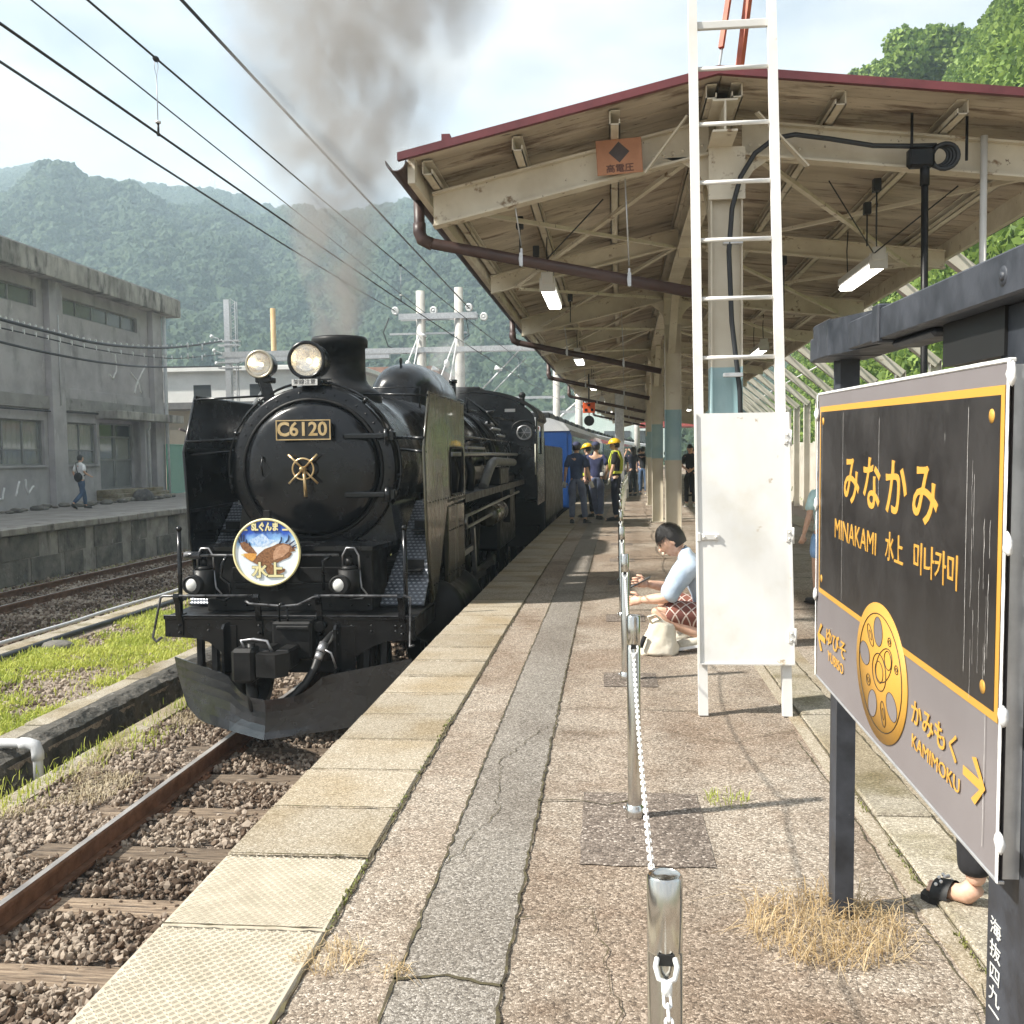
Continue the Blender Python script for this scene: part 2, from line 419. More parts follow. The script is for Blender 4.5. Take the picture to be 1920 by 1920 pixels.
M_['black2'] = mat('sooty_black', (.004, .004, .0045), (.012, .0115, .011), 6, .38, .6, spec=.28, bump=.2, bscale=30, wear=[((.032, .027, .022), 7, .62, .76)], bdist=.004)
M_['olive'] = mat('grimy_reflection_paint', (.022, .020, .012), (.060, .054, .030), 3.5, .16, .34, bump=.25, bscale=3.5, stretch=(1.5, 1.5, .3), wear=[((.12, .085, .05), 3.4, .58, .72), ((.012, .011, .009), 2.3, .52, .66)], wstretch=(1, 1, .4), coat=.3)  # olive and brown tint paints reflected surroundings over grimy black
M_['railblk'] = mat('highlit_black_rail', (.03, .03, .032), (.16, .16, .165), 14, .25, .45, metal=.5)  # black lifted to grey: bright rail highlights put into the colour
M_['steel'] = mat('worn_steel', (.25, .25, .26), (.42, .42, .43), 12, .35, .5, metal=.9)
M_['rail'] = mat('rusty_rail_web', (.10, .045, .022), (.20, .10, .055), 9, .8, bump=.3, world=True)
M_['railtop'] = mat('polished_rail_head', (.30, .27, .25), (.50, .47, .44), 6, .35, .5, metal=.6, stretch=(1, .3, 1), world=True)
M_['wood'] = mat('old_sleeper_wood', (.11, .075, .05), (.34, .26, .185), 9, .9, bump=.9, bscale=30, stretch=(.35, 5, 5), rand=.35, wear=[((.06, .045, .035), 6, .55, .66)], wstretch=(.5, 5, 5))
M_['gold'] = mat('polished_brass', (.55, .38, .18), (.72, .54, .30), 10, .3, metal=.85)
M_['chrome'] = mat('stainless_steel', (.55, .54, .50), (.72, .70, .66), 3, .14, .24, metal=1.0, stretch=(1, 1, .1))
M_['chainwhite'] = mat('white_plastic_chain', (.78, .78, .76), None, 5, .4)
M_['white'] = mat('white_ladder_paint', (.64, .63, .60), (.74, .73, .70), 3, .45, wear=[((.42, .33, .22), 11, .66, .72), ((.60, .57, .50), 2.5, .55, .75)], bump=.05, stretch=(1, 1, .5))
M_['cream'] = mat('cream_canopy_paint', (.58, .52, .41), (.74, .69, .57), 2.2, .6, bump=.15, bscale=18, wear=[((.25, .17, .10), 6.5, .60, .68), ((.11, .06, .03), 14, .655, .70)], world=True)
M_['cream_hi'] = mat('cream_column_paint', (.58, .52, .41), (.72, .67, .56), 1.5, .5, wear=[((.36, .25, .15), 4, .66, .72)], world=True)
M_['ceil'] = mat('canopy_ceiling_boards', (.40, .34, .26), (.60, .53, .42), 1.6, .8, bump=.2, bscale=12, stretch=(.5, 2, 2), rand=.10, wear=[((.17, .12, .08), 2.6, .52, .66), ((.08, .055, .035), 10, .62, .68)], wstretch=(.5, 2.2, 2.2), world=True)
M_['maroon'] = mat('maroon_fascia', (.10, .020, .024), (.16, .035, .04), 3, .5, wear=[((.12, .04, .04), 5, .6, .72)], world=True)
M_['roofmetal'] = mat('roof_sheet', (.20, .06, .06), (.28, .10, .09), 2, .6, world=True)
M_['pipe'] = mat('brown_drainpipe', (.055, .032, .028), (.085, .052, .045), 4, .4, .5, world=True)
M_['galv'] = mat('galvanised_metal', (.45, .46, .47), (.60, .61, .62), 15, .4, metal=.6, world=True)
M_['lamp'] = mat('lit_fluorescent_tube', (.9, .9, .85), emit=(1, .98, .9), estr=2.2)
M_['lampbox'] = mat('lamp_fitting_white', (.62, .62, .60), rough=.5)
M_['signblack'] = mat('sign_black_paint', (.020, .018, .018), (.035, .032, .031), 6, .32, .5, bump=.12, bscale=22, wear=[((.55, .53, .50), 5, .735, .745)], wstretch=(2, 3, .35), bdist=.003)
M_['signgrey'] = mat('sign_grey_vinyl', (.185, .165, .168), (.215, .195, .198), 2, .45, wear=[((.5, .48, .47), 9, .72, .75)], wstretch=(1, 1, .3))
M_['yellow'] = mat('sign_yellow', (.60, .32, .055), None, rough=.5)
M_['tape'] = mat('white_edge_tape', (.60, .60, .60), (.80, .80, .79), 20, .5, bump=.6, bscale=60, bdist=.004)
M_['frame'] = mat('black_frame_paint', (.016, .019, .025), (.045, .050, .062), 10, .42, .6, bump=.3, bscale=55, wear=[((.30, .31, .33), 22, .70, .73)], bdist=.002)
M_['glass'] = mat('dark_window_glass', (.05, .055, .055), None, rough=.08, spec=.8)
M_['curtain'] = mat('cream_curtains', (.62, .58, .47), (.78, .74, .62), 8, .9, stretch=(1, 6, .2), bump=.5, bscale=8)
M_['alum'] = mat('grey_window_frames', (.20, .20, .20), (.28, .28, .27), 4, .6)
M_['rubber'] = mat('black_rubber', (.012, .012, .012), rough=.5)
M_['pvc'] = mat('grey_pvc_pipe', (.50, .51, .52), (.60, .61, .62), 9, .5)
M_['polec'] = mat('pale_concrete_pole', (.42, .40, .37), (.58, .56, .52), 2, .9, world=True)
M_['orange'] = mat('orange_rust_paint', (.42, .10, .04), (.30, .06, .025), 8, .6, world=True)
M_['signorange'] = mat('faded_orange_plate', (.40, .18, .095), (.50, .24, .13), 5, .6, wear=[((.16, .07, .04), 4, .62, .74)])
M_['wire'] = mat('dark_wire', (.02, .022, .025), rough=.5)
M_['porcelain'] = mat('white_insulator', (.75, .76, .76), rough=.25)
M_['bark'] = mat('tree_bark', (.07, .05, .035), (.14, .11, .08), 6, .9, world=True)
# ================================================================ ground, platforms, tracks
ZR = -1.08          # rail top
ZB = -1.25          # ballast surface
def ys(y0, y1, step):
    n = max(1, int(round((y1 - y0) / step)))
    return [y0 + (y1 - y0) * i / n for i in range(n + 1)]
def sweep(mb, poly, y0, y1, step=2.5, caps=True):
    """poly: closed cross-section (x, z); swept along the bending line"""
    Y = ys(y0, y1, step); n = len(poly)
    vs = [(p[0] + bend(y), y, p[1]) for y in Y for p in poly]
    fs = []
    for i in range(len(Y) - 1):
        for k in range(n):
            fs.append((i * n + k, i * n + (k + 1) % n, (i + 1) * n + (k + 1) % n, (i + 1) * n + k))
    if caps:
        fs.append(tuple(range(n))[::-1]); fs.append(tuple((len(Y) - 1) * n + k for k in range(n)))
    return mb.add(vs, fs)
def rect(x0, x1, z0, z1):
    return [(x0, z0), (x1, z0), (x1, z1), (x0, z1)]
def sheet(mb, x0, x1, z, y0, y1, step=2.5, z1=None):
    Y = ys(y0, y1, step)
    vs = []
    for y in Y:
        vs += [(x0 + bend(y), y, z), (x1 + bend(y), y, z if z1 is None else z1)]
    return mb.add(vs, [(2 * i, 2 * i + 1, 2 * i + 3, 2 * i + 2) for i in range(len(Y) - 1)])
# ground: one large sheet (below the ditch floor) out to the horizon
g = MB(); g.add([(-3000, -400, -1.75), (3000, -400, -1.75), (3000, 3500, -1.75), (-3000, 3500, -1.75)], [(0, 1, 2, 3)])
g.build('ground', M_['soil_far'], kind='structure')
yb = MB(); sweep(yb, [(-13.06, -1.7), (-5.16, -1.7), (-5.16, -1.17), (-5.6, -1.20), (-8.2, -1.24), (-8.9, -1.26), (-9.4, -1.24), (-13.06, -1.24)], -8, 140, 3)
yb.build('railway_yard_bed', M_['soil'], kind='structure')
nb = MB(); sweep(nb, [(-4.86, -1.7), (-1.42, -1.7), (-1.42, ZB - .02), (-4.2, ZB - .02), (-4.86, ZB - .03)], -8, 140, 3)
nb.build('near_track_bed', M_['ballast_bed'], kind='structure')
rb = MB(); sweep(rb, rect(4.0, 13.0, -1.7, -1.24), -8, 140, 3)
rb.build('right_track_bed', M_['ballast_bed'], kind='structure')

# ---- main platform
plat = empty('platform', (0, 0, 0), kind='structure')
b = MB()
sweep(b, [(-1.385, -1.7), (4.0, -1.7), (4.0, -.105), (-1.385, -.105)], -8, 140, 3)
b.build('platform_body', M_['conc'], plat)
def surf(name, m, x0, x1, z, y0=-8, y1=140):
    q = MB(); sheet(q, x0, x1, z, y0, y1, 2.0); return q.build(name, m, plat)
q = MB(); sweep(q, rect(-.86, 3.95, -.10, -.004), -8, 140, 3); q.build('asphalt_surface', M_['asphalt'], plat)
# the grey strip is a shallow band laid into the asphalt, with ragged broken edges
Y = ys(-4, 120, .12); vs = []
for i, y in enumerate(Y):
    a = .005 * (mnoise.noise((y * 3.1, 0, 1))) +   .004 * mnoise.noise((y * 14, 0, 3)); c = .006 * (mnoise.noise((y * 3.3, 5, 1))) + .004 * mnoise.noise((y * 15, 4, 3))
    vs += [(-.595 + a + bend(y), y, .0), (-.295 + c + bend(y), y, .0)]
MB().add(vs, [(2 * i, 2 * i + 1, 2 * i + 3, 2 * i + 2) for i in range(len(Y) - 1)]).build('grey_strip', M_['asphalt_grey'], plat)
def crack(name, pts, w, m=None, z=.004, jit=.012):
    """an open joint: a thin dark ragged ribbon"""
    P = []
    for a, c in zip(pts[:-1], pts[1:]):
        a = Vector(a); c = Vector(c); n = max(2, int((c - a).length / .03))
        for i in range(n): P.append(a.lerp(c, i / n))
    P.append(Vector(pts[-1]))
    L_, R_ = [], []
    for i, p in enumerate(P):
        d = (P[min(i + 1, len(P) - 1)] - P[max(i - 1, 0)]).normalized(); nn = Vector((-d.y, d.x))
        o = mnoise.noise((p.x * 19, p.y * 19, 2)) * jit; ww = w * (.45 + abs(mnoise.noise((p.x * 23, p.y * 31, 7))) * 1.5)
        L_.append(p + nn * (o + ww / 2)); R_.append(p + nn * (o - ww / 2))
    n = len(P)
    MB().add([(p.x, p.y, z) for p in L_ + R_], [(i, i + 1, n + i + 1, n + i) for i in range(n - 1)]).build(name, m or M_['crack'], plat)
M_['crack'] = mat('dirty_joint', (.045, .036, .025), (.10, .085, .04), 25, 1.0)
crack('joint', [(-.595 + bend(y), y) for y in ys(1.2, 16, .5)], .009)
crack('joint', [(-.295 + bend(y), y) for y in ys(1.2, 16, .5)], .010)
crack('joint', [(-.60, 2.62), (-.45, 2.65), (-.29, 2.60)], .014)
crack('joint', [(-.29, 4.06), (-.12, 4.08), (.0, 4.02), (.1, 4.1)], .010)
crack('joint', [(-.29, 5.55), (-.1, 5.62), (.52, 5.55)], .008)
crack('joint', [(-.29, 3.0), (-.05, 3.1), (.02, 2.5), (-.04, 2.1)], .004, jit=.03)
crack('joint', [(-.58, 3.4), (-.45, 3.9), (-.5, 4.6), (-.32, 5.2)], .004, jit=.03)
crack('joint', [(.3, 2.2), (.55, 2.5), (.9, 2.45), (1.02, 2.7)], .004, jit=.03)
crack('joint', [(-.85, 4.6), (-.7, 4.75), (-.6, 5.0)], .004, jit=.02)
crack('joint', [(.12, 4.9), (.35, 5.1), (.6, 4.95), (.97, 5.2)], .005, jit=.03)
crack('joint', [(-.60, 6.3), (-.83, 6.33)], .008)
# dark square repair patches around the bollard feet
for k in range(16):
    y = 1.48 + 2.43 * k
    if k == 0: continue
    cx = .10 + bend(y) * .9; w_ = .24 if k == 1 else .17
    q = MB(); n_ = 40; pts = []
    for s_ in range(n_):
        t = s_ / n_ * 4; sd = int(t); f = t - sd; base = [(-1 + 2 * f, -1), (1, -1 + 2 * f), (1 - 2 * f, 1), (-1, 1 - 2 * f)][sd]
        pts.append((cx + .03 + base[0] * w_ * (1 + .035 * mnoise.noise((t * 5, k, 0))), y - (.10 if k == 1 else 0) + base[1] * (.38 if k == 1 else .2) * (1 + .03 * mnoise.noise((t * 5, k, 9)))))
    q.add([(p[0], p[1], .0) for p in pts], [tuple(range(n_))]); q.build('repair_patch', M_['asphalt_dark'], plat)
# edge slabs: individual concrete slabs, two lengths of checker-pattern slab nearest the camera
edge_slab = []
y = -1.02; k = 0
chk = [(.40, .35, .27), (.49, .435, .345)]
M_['checker'] = mat('checker_slab', chk[0], chk[1], 9, .85, bump=.15, bscale=60, wear=[((.36, .32, .24), 5, .58, .74)], world=True, rand=.03)
def slab(y0, y1, checker):
    ym = (y0 + y1) / 2; bx = bend(ym)
    e = .004 * math.sin(ym * 37)
    q = MB(); q.box(-1.40 + bx + e, -.868 + bx + e * .5, y0 + .0075, y1 - .0075, -.10, .006 + .003 * math.sin(ym * 91), .007)
    o = q.build('edge_slab', M_['checker' if checker else 'slab'], plat)
    if checker:     # raised dashes of a non-slip tile
        vs = []; fs = []; nx = 30; ny = max(2, int((y1 - y0) / .0185))
        for i in range(nx):
            for j in range(ny):
                cx = -1.385 + bx + (i + .5) * (.50 / nx); cy = y0 + .012 + (j + .5) * ((y1 - y0 - .024) / ny)
                a = R(52 if (i + j) % 2 else -38); dx, dy = math.cos(a) * .0082, math.sin(a) * .0082; px, py = -math.sin(a) * .0016, math.cos(a) * .0016
                z0 = .008; z1 = .0100; b0 = len(vs)
                vs += [(cx - dx - px, cy - dy - py, z0), (cx + dx - px, cy + dy - py, z0), (cx + dx + px, cy + dy + py, z0), (cx - dx + px, cy - dy + py, z0), (cx - dx * .8, cy - dy * .8, z1), (cx + dx * .8, cy + dy * .8, z1)]
                fs += [(b0, b0 + 1, b0 + 5, b0 + 4), (b0 + 2, b0 + 3, b0 + 4, b0 + 5), (b0 + 1, b0 + 2, b0 + 5), (b0 + 3, b0, b0 + 4)]
        MB().add(vs, fs).build('slab_relief', M_['checker'], o, fix=False, kind='stuff')
L0 = [(-.6, .3), (.3, 1.15), (1.15, 1.98), (1.98, 2.82), (2.82, 3.36)]
L0 = [(.95, 1.89), (1.89, 2.88), (2.88, 3.43)]
for yj in (1.89, 2.88): crack('slab_joint', [(-1.385, yj), (-.872, yj)], .010, z=.0125, jit=.003)
for a, c in L0: slab(a, c, c < 3.0 or a > 2.5)
y = 3.43
while y < 60:
    slab(y, y + .49, False)
    if y < 22: crack('slab_joint', [(-1.385 + bend(y), y), (-.872 + bend(y), y + .002)], .009 + .0004 * y, z=.0118, jit=.003)
    y += .49
q = MB(); sweep(q, rect(-1.40, -.868, -.10, .006), 60.1, 140, 3); q.build('far_edge_slabs', M_['slab'], plat, kind='stuff')
q = MB(); sweep(q, rect(-1.40, -.868, -.10, .006), -8, .94, 3); q.build('edge_slab', M_['slab'], plat)
crack('joint', [(-.862 + bend(y), y) for y in ys(1.0, 16, .5)], .012)
# light kerb strip on the right of the platform: separate kerb stones between two yellowish borders
for nm, x0, x1, z in (('kerb_border', .975, 1.035, .003), ('kerb_border', 1.265, 1.36, .004)):
    q = MB(); sweep(q, rect(x0, x1, -.05, z), 0.2, 12.0, 1.0); q.build(nm, M_['slab'], plat)
y = .3
while y < 12:
    L_ = .72 + .05 * math.sin(y * 7); q = MB(); bx = bend(y + .35)
    q.box(1.04 + bx, 1.26 + bx, y + .004, y + L_ - .006, -.05, .022 + .004 * math.sin(y * 13), .008)
    q.build('kerb_stone', M_['kerb'], plat); y += L_
crack('joint', [(1.037 + bend(y), y) for y in ys(1.0, 11.5, .5)], .012, z=.012)
crack('joint', [(1.263 + bend(y), y) for y in ys(1.0, 11.5, .5)], .010, z=.012)
crack('joint', [(.97, 2.4), (.95, 3.2), (.97, 4.0), (.95, 5.0)], .008)
crack('joint', [(1.37, 2.4), (1.38, 3.6), (1.37, 5.2)], .010)
# metal cover strips crossing the platform deeper under the canopy
for y in (9.2, 11.5, 14.1, 16.5, 19.3, 21.5):
    crack('joint', [(.12 + bend(y), y), (1.0 + bend(y), y + .05), (3.9 + bend(y), y + .15)], .03, jit=.004)
# a smooth worn concrete panel between column two and the right edge
# right platform edge
q = MB(); sweep(q, rect(3.55, 4.06, -.10, .006), -8, 140, 3); q.build('right_edge_slabs', M_['slab'], plat)

# ---- opposite platform, on the left, with its rough masonry wall
op = empty('opposite_platform', (0, 0, 0), kind='structure')
q = MB(); sweep(q, rect(-34, -13.10, -1.7, -.02), -8, 140, 3); q.build('platform_body', M_['conc'], op)
q = MB(); sheet(q, -34, -13.55, -.012, -8, 140, 3); q.build('asphalt_surface', mat('worn_grey_asphalt', (.20, .18, .165), (.32, .295, .27), 1.5, .9, bump=.3, bscale=50, world=True), op)
y = 8.0; k = 0
while y < 60:                    # coping slabs
    q = MB(); bx = bend(y + .5); q.box(-13.52 + bx, -12.99 + bx, y + .01, y + .97, -.13, .02 + .008 * math.sin(y * 5), .012)
    q.build('coping_slab', M_['conc'], op); y += .98
def wall_blocks(xf, z0, rows, y0, y1, hgt, parent, name, m, sgn=1):
    """courses of uneven stone blocks standing proud of the wall by different amounts"""
    for r_ in range(rows):
        y = y0 + (r_ % 2) * .35
        while y < y1:
            L_ = random.uniform(1.3, 2.4); bx = bend(y)
            pr = random.uniform(.02, .04) * sgn
            q = MB(); q.box(min(xf + bx, xf + bx + pr), max(xf + bx, xf + bx + pr), y + .005, y + L_ - .005, z0 + r_ * hgt + .005, z0 + (r_ + 1) * hgt - .005, .008)
            q.build(name, m, parent); y += L_
wall_blocks(-13.10, -1.23, 2, 14, 44, .54, op, 'stone_block', M_['mortar'])

# ---- tracks
def track(name, xc, y0, y1, sl0, sl1, **k):
    t = empty(name, (0, 0, 0), kind='structure')
    for s in (-1, 1):
        x = xc + s * .5665; f = x
        b = MB()
        for a, c, z0, z1 in ((-.0625, .0625, -.153, -.128), (-.012, .012, -.128, -.040)):
            sweep(b, rect(f + a, f + c, ZR + z0, ZR + z1), y0, y1, 1.5)
        sweep(b, [(f - .03, ZR - .040), (f + .03, ZR - .040), (f + .0325, ZR - .012), (f + .025, ZR - .002), (f - .025, ZR - .002), (f - .0325, ZR - .012)], y0, y1, 1.5)
        r = b.build('rail', M_['rail'], t)
        b = MB(); sheet(b, f - .022, f + .022, ZR + .001, y0, y1, 1.5); b.build('rail_head', M_['railtop'], r)
    rngl = random.Random(int(abs(xc) * 10))
    base = MB(); base.box(-1.05, 1.05, -.11, .11, -.14, 0, .012)
    proto = base.build('sleeper', M_['wood'], t)
    y = sl0; first = True
    while y < sl1:
        o = proto if first else proto.copy()
        if not first: COL.objects.link(o); o.parent = t
        first = False
        o.location = (xc + bend(y) + rngl.uniform(-.03, .03), y, ZR - .155 + rngl.uniform(-.012, .004)); o.rotation_euler = (rngl.uniform(-.02, .02), 0, rngl.uniform(-.035, .035))
        for s in (-1, 1):
            pl = MB(); pl.box(-.11, .11, -.07, .07, -.005, .012, .004)
            for dx in (-.085, .085):
                pl.cyl((dx, .045, 0), (dx, .045, .035), .012, 6); pl.cyl((dx, -.045, 0), (dx, -.045, .035), .012, 6)
            if y < 14:
                p = pl.build('tie_plate', M_['rail'], o); p.location = (s * .5665, 0, 0)
        y += .785 if xc > -5 else .62
    return t
track('near_track', -2.93, -8, 120, 2.435, 28)
track('far_track', -11.38, -8, 120, 12.5, 32)
track('right_track', 5.55, -8, 120, 8, 30)

# ballast: real stones, several random shapes repeated in one mesh
def stones(name, pts, sizes, m, **k):
    t = (1 + 5 ** .5) / 2
    iv = np.array([(-1, t, 0), (1, t, 0), (-1, -t, 0), (1, -t, 0), (0, -1, t), (0, 1, t), (0, -1, -t), (0, 1, -t), (t, 0, -1), (t, 0, 1), (-t, 0, -1), (-t, 0, 1)], float)
    iv /= np.linalg.norm(iv[0])
    fc = np.array([(0, 11, 5), (0, 5, 1), (0, 1, 7), (0, 7, 10), (0, 10, 11), (1, 5, 9), (5, 11, 4), (11, 10, 2), (10, 7, 6), (7, 1, 8), (3, 9, 4), (3, 4, 2), (3, 2, 6), (3, 6, 8), (3, 8, 9), (4, 9, 5), (2, 4, 11), (6, 2, 10), (8, 6, 7), (9, 8, 1)])
    n = len(pts)
    V = iv[None] * rng.uniform(.52, 1.28, (n, 12, 1)) * rng.uniform(.55, 1.25, (n, 1, 3))
    a = rng.uniform(0, 6.28, n); bq = rng.uniform(-1, 1, n)
    ca, sa = np.cos(a), np.sin(a); cb, sb = np.cos(bq), np.sin(bq)
    x = V[..., 0] * ca[:, None] - V[..., 1] * sa[:, None]; yv = V[..., 0] * sa[:, None] + V[..., 1] * ca[:, None]; z = V[..., 2]
    y2 = yv * cb[:, None] - z * sb[:, None]; z2 = yv * sb[:, None] + z * cb[:, None]
    V = np.stack([x, y2, z2], -1) * np.asarray(sizes)[:, None, None] + np.asarray(pts)[:, None, :]
    F = (fc[None] + (np.arange(n) * 12)[:, None, None]).reshape(-1, 3)
    return np_mesh(name, V.reshape(-1, 3), F, m, **k)
def hnoise(x, y, s, o=0.0):
    return np.array([mnoise.noise((a * s + o, b_ * s, o)) for a, b_ in zip(x, y)])
def scatter(n, x0, x1, y0, y1, z, zr, near=True):
    u = rng.random(n); yy = y0 + (y1 - y0) * (u ** 1.5 if near else u)
    xx = rng.uniform(x0, x1, n)
    zz = z + rng.uniform(-zr, zr, n) + .02 * hnoise(xx, yy, 2.0)
    return np.stack([xx + yy * yy / 1800, yy, zz], -1)
P = scatter(34000, -4.62, -1.46, 2.6, 9.6, ZB + .015, .02)
keep = np.abs(np.abs(P[:, 0] + 2.93 - P[:, 1] ** 2 / 1800) - .5665) > .075
P = P[keep]
# stones lie lower where a sleeper crosses
sy = (P[:, 1] - 2.435) / .785; on = (np.abs(sy - np.round(sy)) * .785 < .125) & (np.abs(P[:, 0] + 2.93) < 1.06)
P = P[~on | (rng.random(len(P)) < .06)]
stones('ballast_stones', P, rng.uniform(.007, .026, len(P)) * rng.choice([1, 1, 1.35], len(P)), M_['stone'], kind='stuff')
P = scatter(9000, -4.6, -1.46, 9.6, 22, ZB + .01, .02)
stones('ballast_stones', P, rng.uniform(.018, .036, len(P)), M_['stone'], kind='stuff')
P = scatter(18000, -12.9, -8.75, 12.5, 36, ZB + .02, .03)
stones('far_ballast_stones', P, rng.uniform(.024, .046, len(P)), M_['stone'], kind='stuff')
P = scatter(9000, -8.0, -5.75, 8.5, 24, ZB + .04, .02)
stones('yard_gravel', P, rng.uniform(.014, .034, len(P)), M_['stone'], kind='stuff')
P = scatter(4200, 4.2, 12.0, 8, 40, ZB + .02, .02)
stones('right_ballast_stones', P, rng.uniform(.03, .055, len(P)), M_['stone'], kind='stuff')

# ---- kerb, drainage ditch and cable trough
kb = empty('yard_kerb', (0, 0, 0), kind='structure')
y = 4
while y < 44:
    q = MB(); bx = bend(y + .5); q.box(-5.72 + bx, -5.45 + bx, y + .008, y + .99, -1.4, -1.10 + .008 * math.sin(y * 3), .012); q.build('kerb_stone', M_['kerb'], kb); y += 1.0
dt = empty('drainage_ditch', (0, 0, 0), kind='structure')
q = MB()
Y = ys(3, 44, .12); vs = []
prof = [(-5.50, -1.6), (-5.50, -1.10), (-5.30, -1.07), (-5.17, -1.12), (-5.14, -1.30), (-5.16, -1.70)]
for j, y in enumerate(Y):
    for i, p in enumerate(prof):
        d = Vector((mnoise.noise((y * 2.3, i * 3, 0)), 0, mnoise.noise((y * 2.9, i * 3, 5)))) * (.035 if i >= 2 else .01) + Vector((mnoise.noise((y * 9, i * 3, 0)), 0, mnoise.noise((y * 9, i * 3, 5)))) * (.02 if i >= 2 else 0)
        vs.append((p[0] + bend(y) + d.x, y, p[1] + d.z))
n_ = len(prof)
q.add(vs, [(j * n_ + i, j * n_ + i + 1, (j + 1) * n_ + i + 1, (j + 1) * n_ + i) for j in range(len(Y) - 1) for i in range(n_ - 1)])
q.build('ditch_wall', M_['ditch'], dt)
q = MB(); sweep(q, [(-4.88, -1.72), (-4.70, -1.72), (-4.66, -1.245), (-4.86, -1.235)], -6, 60, 1.0); q.build('ditch_lip', M_['kerb'], dt)
tr = empty('cable_trough', (0, 0, 0), kind='structure')
for k in range(34):
    y = 9 + k; q = MB(); bx = bend(y + .5); q.box(-8.62 + bx, -8.30 + bx, y + .006, y + .994, -1.3, -1.15, .01); q.build('trough_lid', M_['kerb'], tr)
q = MB(); q.tube([(-8.14 + bend(y), y, -1.15 + .01 * math.sin(y)) for y in ys(8, 44, 1)], .045, 8); q.build('black_conduit', M_['wire'], tr)
q = MB(); q.tube([(-8.72 + bend(y), y, -1.13 + .008 * math.sin(y * 2)) for y in ys(8, 44, 1)], .03, 8); q.build('cable', M_['pvc'], tr)
# grey plastic pipe crossing over the ditch, bending down into it
q = MB(); q.tube([(-7.2, 8.05, -1.00), (-5.05, 8.05, -1.00), (-4.98, 8.05, -1.02), (-4.95, 8.05, -1.09), (-4.95, 8.05, -1.45)], .042, 12)
q.tube([(-5.10, 8.05, -1.00), (-5.04, 8.05, -1.0), (-4.97, 8.05, -1.015), (-4.95, 8.05, -1.08), (-4.95, 8.05, -1.14)], .052, 12)
q.build('drain_pipe', M_['pvc'], label='grey plastic pipe elbow reaching over the drainage ditch', cat='pipe')
q = MB(); q.ball((-7.75, 13.2, -1.15), .16, 10, 6, (1.5, 1, .5)); o = q.build('boulder', M_['mortar'], label='flat grey stone lying at the edge of the grass', cat='stone')

# ---- grass, weeds
def blades(name, pts, h, m, spread=.5, w=.006, per=1, **k):
    n = len(pts) * per
    P = np.repeat(np.asarray(pts), per, 0); hh = np.repeat(np.asarray(h), per) * rng.uniform(.5, 1.2, n)
    P = P + np.stack([rng.normal(0, .02, n), rng.normal(0, .02, n), np.zeros(n)], -1) * (per > 1)
    a = rng.uniform(0, 6.28, n); l = rng.uniform(.1, 1, n) * spread
    d = np.stack([np.cos(a) * l, np.sin(a) * l, np.ones(n)], -1); sd = np.stack([-np.sin(a), np.cos(a), np.zeros(n)], -1) * w
    tip = P + d * hh[:, None]; tip[:, 2] -= l * hh * .35
    mid = P + d * hh[:, None] * np.array([.4, .4, .6])
    V = np.stack([P - sd, P + sd, mid + sd * .8, mid - sd * .8, tip + sd * .15, tip - sd * .15], 1)
    F = np.array([(0, 1, 2, 3), (3, 2, 4, 5)])[None] + (np.arange(n) * 6)[:, None, None]
    return np_mesh(name, V.reshape(-1, 3), F.reshape(-1, 4), m, **k)
n = 150000
xx = rng.uniform(-8.1, -5.75, n); yy = 8.2 + 18 * rng.random(n) ** 1.3
dens = .9 * hnoise(xx, yy, .55, 3) + .5 * hnoise(xx, yy, 2.2, 8) + .40 - .020 * np.abs(yy - 12.5) - .06 * np.abs(xx + 6.9)
kp = rng.random(n) < np.clip(dens * 2.0, .02, 1)
xx, yy = xx[kp], yy[kp]
P = np.stack([xx + yy * yy / 1800, yy, np.full(len(xx), -1.235)], -1)
blades('grass', P, np.full(len(P), .11) * rng.uniform(.4, 1.4, len(P)), M_['grass'], .9, .008, kind='stuff')
def weeds(name, c, n, rad, h, m, **k):
    a = rng.uniform(0, 6.28, n); r = rad * np.sqrt(rng.random(n))
    P = np.stack([c[0] + r * np.cos(a), c[1] + r * np.sin(a), np.full(n, c[2])], -1)
    return blades(name, P, np.full(n, h) * rng.uniform(.5, 1.4, n), m, 2.2 if 'dry' in name else 1.0, .0015 if 'dry' in name else .0022, **k)
P = []
for c, nn, sx, sy_ in (((-4.72, 6.6), 500, .12, .9), ((-4.72, 8.6), 260, .10, .6), ((-4.70, 10.4), 120, .08, .3), ((-4.45, 8.9), 140, .1, .25), ((-9.0, 20), 900, .3, 2.6), ((-9.0, 16), 250, .25, 1.5), ((-5.1, 7.2), 120, .1, .5), ((-12.6, 24), 600, .15, 3)):
    x = rng.normal(c[0], sx, nn); y_ = rng.normal(c[1], sy_, nn); P.append(np.stack([x + y_ * y_ / 1800, y_, np.full(nn, -1.25)], -1))
P = np.concatenate(P); blades('weeds', P, np.full(len(P), .095), M_['grass'], .8, .005, kind='stuff')
n = 9000; yy = rng.uniform(5.0, 11, n); xx = rng.uniform(-4.66, -3.9, n); kp = hnoise(xx, yy, 1.6, 5) > .10; xx, yy = xx[kp], yy[kp]
P = np.stack([xx, yy, np.full(len(xx), -1.225)], -1); blades('dry_weeds', P, np.full(len(P), .07), mat('straw', (.34, .27, .16), (.55, .47, .33), 8, .9), 1.4, .0028, kind='stuff')
weeds('dry_grass_tuft', (.66, 2.99, 0), 900, .24, .075, M_['dry'], label='dry straw coloured grass tuft around the far sign post foot', cat='grass', kind='thing')
weeds('dry_grass_tuft', (-.80, 2.72, 0), 150, .10, .045, M_['dry'], label='small dry grass tuft in the joint beside the checkered edge slabs', cat='grass', kind='thing')
